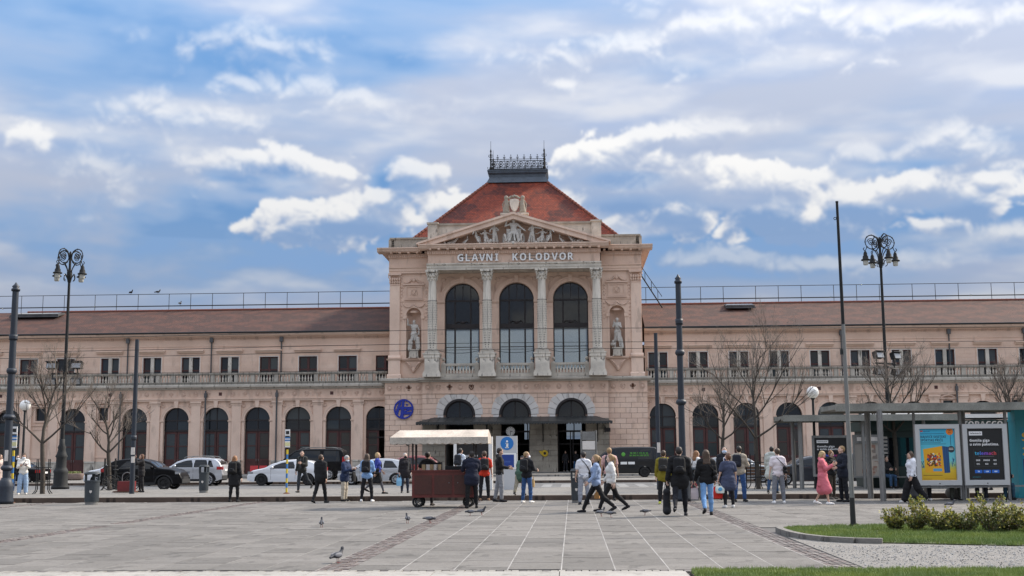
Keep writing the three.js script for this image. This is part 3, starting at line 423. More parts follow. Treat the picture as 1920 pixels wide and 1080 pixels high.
    // inner porch: dark lined passage with glazed leaves
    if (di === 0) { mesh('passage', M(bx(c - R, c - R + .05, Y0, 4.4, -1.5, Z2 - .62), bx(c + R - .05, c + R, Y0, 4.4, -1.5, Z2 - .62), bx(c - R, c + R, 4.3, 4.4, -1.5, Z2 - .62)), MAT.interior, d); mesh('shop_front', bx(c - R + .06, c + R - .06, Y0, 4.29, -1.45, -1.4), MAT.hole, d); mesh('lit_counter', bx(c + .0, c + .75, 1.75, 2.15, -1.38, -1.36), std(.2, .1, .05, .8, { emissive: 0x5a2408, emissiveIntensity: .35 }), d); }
    else { const bars = []; for (const s of [-1, 1]) bars.push(bx(c + s * .62 - .55, c + s * .62 - .47, Y0, 3.6, .72, .8), bx(c + s * .62 + .47, c + s * .62 + .55, Y0, 3.6, .72, .8), bx(c + s * .62 - .5, c + s * .62 + .5, 2.5, 2.58, .73, .79)); bars.push(bx(c - R, c + R, 3.55, 3.7, .7, .82)); mesh('door_frame', M(bars), MAT.frameDk, d); }
  });
  // hall behind the doors
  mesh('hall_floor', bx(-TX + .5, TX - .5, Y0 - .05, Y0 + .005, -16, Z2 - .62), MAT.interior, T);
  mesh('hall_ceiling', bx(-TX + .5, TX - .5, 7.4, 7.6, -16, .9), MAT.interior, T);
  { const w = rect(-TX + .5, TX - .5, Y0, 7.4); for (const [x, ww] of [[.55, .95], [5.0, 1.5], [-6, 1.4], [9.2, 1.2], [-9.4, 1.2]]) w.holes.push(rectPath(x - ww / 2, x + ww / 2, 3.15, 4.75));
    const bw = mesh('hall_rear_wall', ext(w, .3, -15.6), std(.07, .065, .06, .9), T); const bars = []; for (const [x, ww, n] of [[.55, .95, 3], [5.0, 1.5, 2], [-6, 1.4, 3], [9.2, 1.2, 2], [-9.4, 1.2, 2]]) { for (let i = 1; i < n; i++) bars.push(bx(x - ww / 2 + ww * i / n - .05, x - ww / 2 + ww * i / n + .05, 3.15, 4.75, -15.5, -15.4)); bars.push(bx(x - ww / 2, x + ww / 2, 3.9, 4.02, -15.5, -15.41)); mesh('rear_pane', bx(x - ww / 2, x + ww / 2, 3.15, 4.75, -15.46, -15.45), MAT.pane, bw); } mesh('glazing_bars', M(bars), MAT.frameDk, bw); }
  mesh('clerk_counter', bx(-8, -2, Y0, 1.2, -9, -8), MAT.interior, T);
  // ---- frieze and ledge between the storeys
  const frz = (x0, x1, z) => { const f = mesh('frieze', M(bx(x0, x1, 6.9, 7.86, z - .3, z), mould(x0 - .05, x1 + .05, [[z - .1, 6.82], [z + .06, 6.82], [z + .1, 6.9], [z + .1, 6.96], [z - .1, 6.96]])), MAT.pink, T); const n = Math.round((x1 - x0) / .92), w = (x1 - x0) / n; for (let i = 0; i < n; i++) { const x = x0 + (i + .5) * w, o = mesh('frieze_ornament', ornGeos[(i * 7 + 3) % 3], i === 2 || i === 4 ? MAT.rust : MAT.pinkC, f); o.position.set(x, 7.42, z); const tg = []; for (let k = -1; k <= 1; k++) tg.push(box(.05, .55, .05, x + w / 2 + k * .085, 7.42, z)); if (i < n - 1) mesh('triglyph', M(tg), MAT.pink, f); } };
  frz(-CXW, CXW, Z2); frz(-TX, -CXW - .02, Z1); frz(CXW + .02, TX, Z1);
  const ledge = (x0, x1, z) => mould(x0, x1, [[z - .8, 7.86], [z + .1, 7.86], [z + .16, 7.95], [z + .34, 8.02], [z + .36, 8.18], [z + .3, 8.24], [z - .8, 8.26]]);
  mesh('ledge', M(ledge(-CXW - .3, CXW + .3, Z2 + .12)), MAT.stone, T);
  mesh('ledge', M(ledge(-TX - .35, -CXW - .3, Z1), ledge(CXW + .3, TX + .35, Z1), bx(-TX - .35, -TX, 7.95, 8.24, -3, Z1 - .8), bx(TX, TX + .35, 7.95, 8.24, -3, Z1 - .8)), MAT.stone, T);
  mesh('balcony_floor', bx(-CXW + .1, CXW - .1, 8.1, 8.255, .3, Z2 - .6), MAT.stoneD, T);

  // ---- upper storey walls
  const wins = [-4.62, .12, 4.82], WR = 1.52, wys = 15.02, ZU = 1.05;
  const us = rect(-7.55, 7.55, 8.24, 17.4); wins.forEach((c) => us.holes.push(archPath(c, WR, 8.9, wys)));
  const uw = mesh('upper_wall', ext(us, .7, ZU - .7), MAT.pink, T);
  const NX = 8.82, NW = .66, nys = 13.75, ny0 = 9.98, ZS = 1.25;
  for (const s of [-1, 1]) {
    const sh2 = rect(Math.min(s * 7.55, s * 10.95), Math.max(s * 7.55, s * 10.95), 8.24, 17.4); sh2.holes.push(archPath(s * NX, NW, ny0, nys));
    const w = mesh('upper_wall', ext(sh2, .8, ZS - .8), MAT.pink, T);
    // curved niche back with half dome
    const nb = new THREE.CylinderGeometry(NW, NW, nys - ny0, 16, 1, true, PI / 2, PI).translate(0, (nys + ny0) / 2, 0), dome = new THREE.SphereGeometry(NW, 16, 8, PI / 2 + PI / 2, PI, 0, PI / 2).translate(0, nys, 0);
    const niche = mesh('niche', M(nb, dome, new THREE.CircleGeometry(NW, 16).rotateX(-PI / 2).translate(0, ny0 + .002, 0)), MAT.pinkC, T); niche.material = MAT.pinkC; niche.position.set(s * NX, 0, ZS - .12);
    mesh('niche_surround', M(ext(ringArc(s * NX, nys, NW + .0, NW + .2, 0, PI), .09, ZS - .01), ...[-1, 1].map((t) => bx(s * NX + t * (NW + .12) - .16, s * NX + t * (NW + .12) + .16, nys - .32, nys - .02, ZS - .02, ZS + .11)), ...[-1, 1].map((t) => bx(s * NX + t * (NW + .08) - .07, s * NX + t * (NW + .08) + .07, ny0, nys - .32, ZS - .02, ZS + .04)), new THREE.SphereGeometry(.45, 12, 6, 0, PI, 0, PI / 2).scale(1, .4, .5).rotateX(.3).translate(s * NX, nys + .3, ZS - .3)), MAT.pink, T);
    // bracket under the niche
    mesh('niche_bracket', M(mould(s * NX - .95, s * NX + .95, [[ZS - .05, 9.72], [ZS + .24, 9.78], [ZS + .32, 9.9], [ZS + .32, 9.98], [ZS - .05, 9.98]]), ext(poly([[s * NX - .75, 9.72], [s * NX, 8.75], [s * NX + .75, 9.72]]), .2, ZS - .02), sph(.16, s * NX, 8.98, ZS + .14, 1, 1.4, .8), ...[-1, 1].map((t) => tube([[s * NX + t * .62, 9.68, ZS + .2], [s * NX + t * .35, 9.45, ZS + .25], [s * NX + t * .1, 9.05, ZS + .2]], .06, 10, 5))), MAT.pinkC, T);
    // framed relief panel with crest
    const pc = s * 8.83, fr = rect(pc - .78, pc + .78, 15.2, 16.35); fr.holes.push(rectPath(pc - .62, pc + .62, 15.34, 16.2));
    const panel = mesh('relief_panel', M(ext(fr, .08, ZS - .01), bx(pc - .95, pc + .95, 16.38, 16.52, ZS - .02, ZS + .18), bx(pc - .85, pc + .85, 15.08, 15.18, ZS - .02, ZS + .12), ...[-1, 1].map((t) => tube([[pc + t * .85, 16.6, ZS + .05], [pc + t * .45, 16.66, ZS + .08], [pc + t * .12, 16.95, ZS + .08]], .08, 10, 5)), sph(.17, pc, 16.85, ZS + .04, 1, 1.2, .6)), MAT.pinkC, T);
    mesh('monogram', M(tube([[pc - .28, 15.5, ZS + .02], [pc - .22, 16, ZS + .03], [pc, 15.6, ZS + .03], [pc + .22, 16, ZS + .03], [pc + .28, 15.5, ZS + .02]], .035, 20, 5), tube([[pc - .3, 15.75, ZS + .02], [pc, 16.05, ZS + .04], [pc + .3, 15.75, ZS + .02], [pc, 15.5, ZS + .04], [pc - .3, 15.75, ZS + .02]], .025, 20, 5)), MAT.pink, panel);
    for (const t of [-1, 1]) { const g = []; for (let k = 0; k < 5; k++) g.push(sph(.11 - .012 * k, pc + t * 1.08, 16.25 - k * .3, ZS + .02, 1, 1.1, .5, 8), ...(k < 3 ? [-1, 1].map((q) => sph(.06, pc + t * 1.08 + q * .12, 16.12 - k * .32, ZS + .01, 1, .7, .5, 6)) : [])); mesh('relief_drop', M(g), MAT.pinkC, T); const g2 = []; for (let k = 0; k < 5; k++) g2.push(sph(.1 - .008 * k, pc + t * 1.1, 14.6 - k * .32, ZS + .01, 1, 1.1, .5, 8)); mesh('relief_drop', M(g2), MAT.pinkC, T); }
    mesh('string_course', M(mould(s > 0 ? 7.6 : -10.1, s > 0 ? 10.1 : -7.6, [[ZS - .02, 14.93], [ZS + .07, 14.95], [ZS + .07, 15.0], [ZS - .02, 15.02]])), MAT.pink, T);
    const fest = []; for (const t of [-1, 1]) fest.push(tube([[s * NX + t * .95, 14.8, ZS], [s * NX + t * .75, 14.56, ZS + .06], [s * NX + t * .45, 14.46, ZS + .09], [s * NX + t * .15, 14.58, ZS + .06], [s * NX, 14.8, ZS]], .075, 16, 6)); mesh('festoon', M(fest), MAT.pinkC, T);
    // corner pilaster with capital
    const px = s * 10.48; mesh('pilaster', M(bx(px - .43, px + .43, 10.25, 16.4, ZS, ZS + .14)), MAT.pinkB, T);
    const cg = [bx(px - .44, px + .44, 16.4, 16.5, ZS - .01, ZS + .19), bx(px - .58, px + .58, 17.26, 17.42, ZS - .01, ZS + .32)]; for (let r = 0; r < 2; r++) for (let k = -2; k <= 2; k++) cg.push(sph(.13, px + k * .2 + (r ? .0 : 0), 16.65 + r * .24, ZS + .17 + r * .05, .8, 1.3, .8, 6)); for (const t of [-1, 1]) cg.push(new THREE.TorusGeometry(.1, .045, 5, 10).translate(px + t * .46, 17.12, ZS + .22)); mesh('pilaster_capital', M(cg), MAT.pinkC, T);
    mesh('pilaster_pedestal', M(bx(px - .52, px + .52, 8.62, 9.82, ZS - .05, ZS + .3), mould(px - .62, px + .62, [[ZS - .02, 8.24], [ZS + .42, 8.24], [ZS + .42, 8.5], [ZS + .3, 8.62], [ZS - .02, 8.62]]), mould(px - .66, px + .66, [[ZS - .02, 9.82], [ZS + .34, 9.84], [ZS + .42, 9.95], [ZS - .02, 9.98]]), mould(px - .55, px + .55, [[ZS - .02, 9.98], [ZS + .26, 9.98], [ZS + .26, 10.12], [ZS + .18, 10.25], [ZS - .02, 10.25]])), MAT.pinkB, T);
    mesh('dado_panel', M(bx(s * 8.83 - 1.0, s * 8.83 + 1.0, 8.3, 8.52, ZS - .02, ZS + .1)), MAT.pinkC, T);
    mesh('side_wall', bx(s > 0 ? 10.45 : -10.95, s > 0 ? 10.95 : -10.45, 8.24, 19.3, -15.6, ZS - .8), MAT.pink, T);
  }
  // rear wall of the upper hall with low frosted windows
  { const r = rect(-10.45, 10.45, 7.6, 19.3); for (const c of wins) r.holes.push(rectPath(c * 1.15 - 2.45, c * 1.15 + .95, 9.3, 14.2)); const rw = mesh('rear_wall', ext(r, .3, -15.6), MAT.interior, T); for (const c of wins) mesh('frosted_pane', bx(c * 1.15 - 2.45, c * 1.15 + .95, 9.3, 14.2, -15.5, -15.49), MAT.frosted, rw); mesh('upper_ceiling', bx(-10.45, 10.45, 18.6, 18.8, -15.3, .35), MAT.interior, T); }

  // ---- three great windows
  wins.forEach((c) => {
    const zf = ZU - .45, top = wys + WR; const fs = archPath(c, WR, 8.9, wys, THREE.Shape); fs.holes.push(archPath(c, WR - .1, 9.02, wys));
    const bars = [ext(fs, .14, zf - .07), bx(c - WR, c + WR, 12.62, 12.98, zf - .09, zf + .12), bx(c - WR, c + WR, 14.94, 15.1, zf - .06, zf + .08), bx(c - WR + .1, c + WR - .1, 10.93, 10.99, zf - .04, zf + .04)];
    const xs = [-.52, .62]; for (const t of [-.66, .72]) bars.push(bx(c + t - .07, c + t + .07, 8.95, 12.7, zf - .07, zf + .09), bx(c + t - .055, c + t + .055, 12.9, 15.0, zf - .06, zf + .07), bx(c + t - .045, c + t + .045, 15.0, wys + Math.sqrt(WR * WR - t * t) - .03, zf - .05, zf + .06)); bars.push(bx(c - .03 + .03, c + .03 + .03, 15.05, top - .05, zf - .04, zf + .04));
    for (const t of [-.5, .5]) bars.push(tube([[c + t * .2, 13.02, zf + .1], [c + t * .7, 13.2, zf + .12], [c + t * 1.2, 13.02, zf + .1]], .05, 8, 5)); bars.push(sph(.14, c, 13.1, zf + .1, 1.4, 1, .7, 8));
    const w = mesh('arched_window', M(bars), MAT.frameDk, T);
    const cols = [[-WR + .1, -.73], [-.59, .65], [.79, WR - .1]], rows = [[9.02, 10.93], [10.99, 12.62], [12.98, 14.94]];
    for (const [a, b] of cols) for (const [d, e] of rows) mesh('pane', bx(c + a, c + b, d, e, zf - .008, zf), MAT.pane, w);
    const fan = new THREE.Shape(); fan.moveTo(c - WR + .1, 15.1); fan.lineTo(c + WR - .1, 15.1); fan.absarc(c, wys, WR - .1, .06, PI - .06, false); mesh('pane', ext(fan, .008, zf - .008), MAT.pane, w);
    mesh('window_arch', M(ext(ringArc(c, wys, WR + .02, WR + .38, 0, PI), .14, ZU - .02), ext(ringArc(c, wys, WR + .3, WR + .42, 0, PI), .2, ZU - .02), ...[-1, 1].flatMap((t) => [mould(c + t * (WR + .36) - .38, c + t * (WR + .36) + .38, [[ZU - .02, 14.72], [ZU + .14, 14.76], [ZU + .22, 14.9], [ZU + .22, 15.02], [ZU - .02, 15.02]]), bx(c + t * (WR + .36) - .34, c + t * (WR + .36) + .34, 8.26, 14.72, ZU - .02, ZU + .1), bx(c + t * (WR + .36) - .37, c + t * (WR + .36) + .37, 14.38, 14.46, ZU - .02, ZU + .14)]), box(.34, .62, .3, c, wys + WR + .32, ZU + .1)), MAT.pink, T);
    for (const t of [-1, 1]) mesh('spandrel_relief', M(sph(.2, c + t * 1.62, 16.85, ZU, 1.1, 1, .4, 8), tube([[c + t * 1.4, 16.95, ZU + .03], [c + t * 1.0, 17.05, ZU + .05], [c + t * .7, 16.98, ZU + .03]], .06, 8, 5), tube([[c + t * 1.75, 16.6, ZU + .03], [c + t * 1.85, 16.2, ZU + .05], [c + t * 1.9, 15.8, ZU + .03]], .06, 8, 5)), MAT.pinkC, T);
  });
  // ---- giant columns
  const ZC = 2.72;
  const shaft = lathe([[.40, 10.62], [.395, 11.2], [.385, 13], [.36, 15], [.33, 16.42], [.35, 16.46], [.35, 16.5], [.0, 16.5]], 24), fl = [];
  for (let k = 0; k < 20; k++) { const a = k / 20 * 2 * PI; fl.push(rod([Math.cos(a) * .388, 10.75, Math.sin(a) * .388], [Math.cos(a) * .362, 14.75, Math.sin(a) * .362], .028, 5)); }
  const fluted = M(shaft, ...fl);
  const capG = (() => { const g = [lathe([[.33, 16.5], [.33, 16.62], [.36, 16.9], [.44, 17.2], [0, 17.2]], 16), ext(poly([[-.56, -.56], [0, -.48], [.56, -.56], [.48, 0], [.56, .56], [0, .48], [-.56, .56], [-.48, 0]]), .16).rotateX(-PI / 2).translate(0, 17.26, 0)]; for (let r = 0; r < 2; r++) for (let k = 0; k < 8; k++) { const a = (k + r * .5) / 8 * 2 * PI, q = .36 + r * .04; g.push(sph(.11, Math.cos(a) * q, 16.68 + r * .24, Math.sin(a) * q, .9, 1.35, .9, 6), sph(.06, Math.cos(a) * (q + .07), 16.8 + r * .25, Math.sin(a) * (q + .07), 1, .7, 1, 5)); } for (let k = 0; k < 4; k++) { const a = PI / 4 + k * PI / 2; g.push(new THREE.TorusGeometry(.12, .055, 6, 12).rotateY(-a).translate(Math.cos(a) * .52, 17.1, Math.sin(a) * .52)); } g.push(sph(.09, 0, 17.3, .5), sph(.09, .5, 17.3, 0), sph(.09, -.5, 17.3, 0)); return M(g); })();
  const baseG = M(box(1.15, .14, 1.15, 0, 10.34, 0), lathe([[.0, 10.41], [.56, 10.41], [.58, 10.46], [.56, 10.51], [.46, 10.53], [.44, 10.57], [.47, 10.6], [.41, 10.64], [0, 10.64]], 20));
  const pedG = M(box(1.2, 1.1, 1.2, 0, 9.35, 0), box(1.5, .3, 1.46, 0, 8.4, 0), box(1.4, .14, 1.36, 0, 8.62, 0), box(1.3, .12, 1.28, 0, 8.75, 0), box(1.5, .1, 1.46, 0, 10.2, 0), box(1.36, .3, 1.34, 0, 10.02, 0));
  const wire = (() => { const g = []; for (let k = 0; k < 16; k++) { const a = k / 16 * PI; const x = Math.cos(a), z = Math.sin(a), e = k < 8 ? .1 : -.1; for (let t = 0; t < 20; t++) { if ((t * 7 + k * 3) % 5 < 2) continue; const f = Math.max(0, 1 - t / 13), y = 10.75 + t * .2; const xx = lerp(x * .43, e, f * .85); g.push(box(.016, .07, .016, xx, y, Math.sqrt(Math.max(.01, .186 - xx * xx)))); } g.push(box(.035, .05, .035, x * .40, 14.78, z * .40)); } return M(g); })();
  for (const x of [-7.03, -2.32, 2.38, 7.06]) {
    mesh('column_pedestal', pedG, MAT.stoneL, T).position.set(x, 0, ZC - .02);
    const c = mesh('column', fluted, MAT.stoneL, T); c.position.set(x, 0, ZC); mesh('column_capital', capG, MAT.stoneL, c); mesh('column_base', baseG, MAT.stone, c); mesh('light_netting', wire, MAT.ironG, c);
  }
  // ---- balustrades between the pedestals
  for (const c of [-4.68, .03, 4.72]) {
    const b = mesh('balustrade', M(bx(c - 1.62, c + 1.62, 9.22, 9.42, Z2 + .02, Z2 + .36), bx(c - 1.62, c + 1.62, 8.26, 8.56, Z2 + .04, Z2 + .36), ...[-1, 1].map((s) => bx(c + s * 1.42 - .2, c + s * 1.42 + .2, 8.56, 9.22, Z2 + .05, Z2 + .35))), MAT.stone, T);
    for (let i = 0; i < 9; i++) { const o = mesh('baluster', balGeo, MAT.stoneL, b); o.position.set(c - 1.08 + i * .27, 8.57, Z2 + .2); o.scale.set(1, 1.05, 1); }
    for (const s of [-1, 1]) mesh('finial', M(sph(.15, c + s * 1.42, 9.78, Z2 + .2), cyl(.15, .06, .14, c + s * 1.42, 9.42, Z2 + .2), cyl(.03, .0, .1, c + s * 1.42, 9.9, Z2 + .2)), MAT.stone, b);
    mesh('light_string', tube([[c - 1.75, 10.45, ZC + .4], [c - .8, 10.28, ZC + .4], [c, 10.24, ZC + .4], [c + .8, 10.28, ZC + .4], [c + 1.75, 10.45, ZC + .4]], .022, 16, 4), MAT.iron, b);
  }
  // ---- entablature
  mesh('architrave', M(mould(-7.5, 7.5, [[.3, 17.42], [ZC + .36, 17.42], [ZC + .36, 17.58], [ZC + .41, 17.6], [ZC + .41, 17.8], [ZC + .52, 17.88], [ZC + .52, 17.98], [.3, 18]])), MAT.stoneL, T);
  mesh('frieze', bx(-7.4, 7.4, 18, 18.9, .3, ZC + .32), MAT.pink, T);
  for (const s of [-1, 1]) mesh('side_entablature', M(mould(s > 0 ? 7.5 : -11.0, s > 0 ? 11.0 : -7.5, [[.3, 17.42], [ZS + .2, 17.42], [ZS + .2, 17.6], [ZS + .25, 17.62], [ZS + .25, 17.82], [ZS + .34, 17.9], [ZS + .34, 17.98], [ZS + .18, 18], [ZS + .18, 18.95], [.3, 18.95]])), MAT.pink, T);
  const dent = (x0, x1, z, y) => { const g = [bx(x0, x1, y, y + .34, z - .3, z + .1)]; for (let x = x0 + .05; x < x1 - .1; x += .19) g.push(bx(x, x + .11, y + .02, y + .2, z + .1, z + .2)); for (let x = x0 + .3; x < x1; x += .76) g.push(bx(x - .1, x + .1, y + .34, y + .46, z + .1, z + .62)); const d = mesh('dentil_course', M(g), MAT.pink, T); d.userData.kind = 'stuff'; };
  dent(-7.45, 7.45, ZC + .34, 18.78); dent(-11.05, -7.5, ZS + .2, 18.78); dent(7.5, 11.05, ZS + .2, 18.78);
  const corn = (x0, x1, z, d) => mould(x0, x1, [[z - .4, 19.2], [z + d - .25, 19.22], [z + d - .16, 19.3], [z + d - .1, 19.42], [z + d, 19.5], [z + d, 19.58], [z - .4, 19.64]]);
  mesh('cornice', M(corn(-8.15, 8.15, ZC + .3, .78)), MAT.pinkB, T);
  for (const s of [-1, 1]) mesh('cornice', M(corn(s > 0 ? 8.15 : -11.95, s > 0 ? 11.95 : -8.15, ZS + .2, .9), ...[[.55, 19.2, 19.28], [.8, 19.28, 19.42], [.98, 19.42, 19.6]].map(([w, a, b]) => bx(Math.min(s * 10.9, s * (10.9 + w)), Math.max(s * 10.9, s * (10.9 + w)), a, b, -15.5, ZS - .22))), MAT.pinkB, T);
  // lettering on the frieze
  const sg = thing('lettering_sign', 'white raised letters reading GLAVNI KOLODVOR on the frieze below the pediment', 'sign', [0, 0, ZC + .36]);
  { const W = [['GLAVNI', -4.88, -1.42], ['KOLODVOR', -.2, 5.22]]; for (const [w, x0, x1] of W) { const n = w.length, adv = (x1 - x0) / (n - (w === 'GLAVNI' ? .45 : 0)); [...w].forEach((c, i) => { const L = mesh('letter', text(c, .62, .1, 0, 0, 0), MAT.whitePlain, sg); L.position.set(x0 + adv * (i + .5), 18.14, .06); }); } mesh('mounting_rail', M(bx(-4.8, -1.5, 18.30, 18.33, -.03, .05), bx(-4.8, -1.5, 18.55, 18.58, -.03, .05), bx(-.1, 5.1, 18.30, 18.33, -.03, .05), bx(-.1, 5.1, 18.55, 18.58, -.03, .05)), MAT.galv, sg); }
  // ---- pediment
  const zp = ZC + .2; mesh('tympanum', ext(poly([[-7.6, 19.6], [7.6, 19.6], [0, 21.9]]), .3, zp - 1.25), MAT.pinkC, T);
  const rakeP = (s) => { const sh3 = poly([[s * 8.2, 19.5], [s * 8.2, 19.66], [0, 22.2], [0, 21.72], [s * 6.7, 19.64]]); return M(ext(sh3, 1.95, ZC - 1.1), ext(poly([[s * 8.32, 19.56], [s * 8.32, 19.72], [0, 22.3], [0, 22.1]]), 2.1, ZC - 1.1)); };
  for (const s of [-1, 1]) mesh('raking_cornice', rakeP(s), MAT.pinkB, T);
  // ---- attic walls
  mesh('attic', M(bx(-7.5, 7.5, 19.6, 21.6, .4, 1.5)), MAT.stone, T);
  mesh('attic_coping', M(bx(-7.6, 7.6, 21.6, 21.78, .35, 1.62)), MAT.stoneD, T);
  for (const s of [-1, 1]) { mesh('attic_pier', M(bx(s * 7.15 - .42, s * 7.15 + .42, 19.6, 21.72, 1.4, 1.75), bx(s * 7.15 - .5, s * 7.15 + .5, 21.72, 21.86, .9, 1.85)), MAT.stone, T); mesh('parapet', M(bx(Math.min(s * 7.5, s * 10.85), Math.max(s * 7.5, s * 10.85), 19.6, 20.5, .7, 1.15), bx(s * 10.85 - .25, s * 10.85 + .25, 19.6, 20.5, -15, 1.15)), MAT.stoneD, T); mesh('parapet_coping', bx(Math.min(s * 7.5, s * 11), Math.max(s * 7.5, s * 11), 20.5, 20.64, .6, 1.25), MAT.stoneD, T); }
  // ---- coat of arms above the pediment
  const shield = new THREE.Shape(); shield.moveTo(-.36, 23.75); shield.quadraticCurveTo(0, 23.9, .36, 23.75); shield.quadraticCurveTo(.44, 23.1, 0, 22.72); shield.quadraticCurveTo(-.44, 23.1, -.36, 23.75);
  const ca = mesh('coat_of_arms', M(bx(-1.1, 1.16, 21.7, 22.55, 1.0, 1.7), bx(-1.2, 1.26, 22.45, 22.6, .95, 1.78)), MAT.stone, T);
  mesh('shield', ext(shield, .25, 1.45, .04), MAT.stoneL, ca).position.x = .03;
  mesh('crown', M(tube([[-.45, 23.9, 1.5], [-.2, 24.1, 1.55], [0, 24.05, 1.6], [.2, 24.1, 1.55], [.5, 23.9, 1.5]], .11, 14, 6), sph(.13, .03, 24.12, 1.55)), MAT.sculptD, ca);
  for (const s of [-1, 1]) mesh('supporter', bodyMesh([cap([s * .72 + .03, 22.75, 1.45], [s * .66 + .03, 23.3, 1.5], .27, .24), cap([s * .66 + .03, 23.3, 1.5], [s * .7 + .03, 23.75, 1.52], .22, .17), ell([s * .72 + .03, 23.98, 1.55], [.19, .2, .17]), cap([s * .6 + .03, 23.5, 1.6], [s * .4 + .03, 23.65, 1.66], .07, .06), cap([s * .75 + .03, 22.85, 1.6], [s * .5 + .03, 22.68, 1.7], .1, .08), cap([s * .95 + .03, 22.7, 1.4], [s * 1.02 + .03, 23.4, 1.4], .07, .05), cap([s * 1.02 + .03, 23.4, 1.4], [s * .92 + .03, 23.7, 1.45], .06, .04), cap([s * .85 + .03, 22.66, 1.5], [s * .3 + .03, 22.62, 1.6], .1, .09)], .035, .06), MAT.sculptD, ca);
  // ---- roof
  const rp = (pts) => { const g = new THREE.BufferGeometry(), P = [], U = [], [a, b, c, d] = pts.map((q) => V(...q)); const ux = b.clone().sub(a).normalize(), nn = ux.clone().cross(d.clone().sub(a)).normalize(), vy = nn.clone().cross(ux); for (const q of [a, b, c, a, c, d]) { P.push(q.x, q.y, q.z); const e = q.clone().sub(a); U.push(e.dot(ux), e.dot(vy)); } g.setAttribute('position', new THREE.Float32BufferAttribute(P, 3)); g.setAttribute('uv', new THREE.Float32BufferAttribute(U, 2)); g.computeVertexNormals(); return g; };
  const A = [-10.15, 19.75, .75], B = [10.15, 19.75, .75], C = [10.15, 19.75, -16.2], D = [-10.15, 19.75, -16.2], a = [-2.72, 27.12, -6], b = [2.72, 27.12, -6], c = [2.72, 27.12, -9.4], d = [-2.72, 27.12, -9.4];
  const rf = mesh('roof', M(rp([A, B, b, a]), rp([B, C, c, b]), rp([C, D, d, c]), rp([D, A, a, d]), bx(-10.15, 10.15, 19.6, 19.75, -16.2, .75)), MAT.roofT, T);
  for (const [p, q] of [[A, a], [B, b], [C, c], [D, d]]) { const n = 30; for (let i = 0; i < n; i++) { const u = p.map((v, k) => lerp(v, q[k], i / n)), w = p.map((v, k) => lerp(v, q[k], (i + 1.1) / n)); mesh('hip_tile', rod(u, w, .15, 8, .11), MAT.ridge, rf); } }
  const flare = [[2.95, 27.05], [2.86, 27.2], [2.66, 27.6], [2.66, 27.85], [2.82, 28.02], [2.82, 28.2]], box4 = []; for (let i = 0; i + 1 < flare.length; i++) { const [w0, y0] = flare[i], [w1, y1] = flare[i + 1], z0 = w0 - 1.02, z1 = w1 - 1.02, cz = -7.7; const P = (w, z, y, sx, sz) => [sx * w, y, cz + sz * z]; box4.push(rp([P(w0, z0, y0, -1, 1), P(w0, z0, y0, 1, 1), P(w1, z1, y1, 1, 1), P(w1, z1, y1, -1, 1)]), rp([P(w0, z0, y0, 1, 1), P(w0, z0, y0, 1, -1), P(w1, z1, y1, 1, -1), P(w1, z1, y1, 1, 1)]), rp([P(w0, z0, y0, -1, -1), P(w0, z0, y0, -1, 1), P(w1, z1, y1, -1, 1), P(w1, z1, y1, -1, -1)])); }
  mesh('roof_curb', M(box4, bx(-2.86, 2.86, 28.2, 28.3, -9.55, -5.85)), MAT.lead, T);
  // wrought iron cresting
  const cr = mesh('cresting', (() => { const g = [], z = -5.98; for (const zz of [z, -9.4]) { g.push(bx(-2.5, 2.5, 28.36, 28.42, zz - .03, zz + .03), bx(-2.5, 2.5, 28.56, 28.6, zz - .03, zz + .03), bx(-2.5, 2.5, 29.12, 29.18, zz - .03, zz + .03), bx(-2.5, 2.5, 29.3, 29.34, zz - .03, zz + .03)); for (let i = 0; i < 8; i++) { const x = -2.5 + (i + .5) * .625; g.push(new THREE.TorusGeometry(.22, .028, 5, 16).translate(x, 28.86, zz), sph(.07, x, 28.86, zz, 1, 1, 1, 6)); for (let k = 0; k < 8; k++) { const q = k * PI / 4; g.push(rod([x + Math.cos(q) * .05, 28.86 + Math.sin(q) * .05, zz], [x + Math.cos(q) * .27, 28.86 + Math.sin(q) * .27, zz], .02, 4)); } g.push(rod([x - .31, 28.38, zz], [x - .31, 29.4, zz], .025, 5)); } for (let i = 1; i < 8; i++) { const x = -2.5 + i * .625; g.push(rod([x, 29.3, zz], [x, 29.72, zz], .022, 5), rod([x - .13, 29.52, zz], [x + .13, 29.52, zz], .022, 4), sph(.05, x, 29.72, zz, 1, 1, 1, 5), new THREE.TorusGeometry(.08, .018, 4, 8).translate(x, 29.44, zz)); } } return M(g); })(), MAT.iron, T);
  for (const s of [-1, 1]) for (const zz of [-5.98, -9.4]) mesh('spire', M(lathe([[0, 28.3], [.14, 28.3], [.14, 28.55], [.08, 28.6], [.08, 29.25], [.13, 29.3], [.05, 29.45], [.1, 29.75], [.04, 29.95], [.09, 30.1], [.02, 30.35], [.015, 31.1], [0, 31.1]], 8).translate(s * 2.52, 0, zz), ...[0, 1].flatMap((k) => [-1, 1].map((t) => tube(k ? [[s * 2.52, 29.5, zz], [s * 2.52 + t * .2, 29.6, zz], [s * 2.52 + t * .16, 29.8, zz]] : [[s * 2.52, 28.5, zz], [s * 2.52 + t * .25, 28.35, zz], [s * 2.52 + t * .3, 28.6, zz]], .025, 8, 4)))), MAT.iron, cr);
  // ---- iron canopy over the entrances
  const cy = 4.86, cf = 4.38, zf2 = 4.9, cx0 = 6.9, cx1 = 8.15;
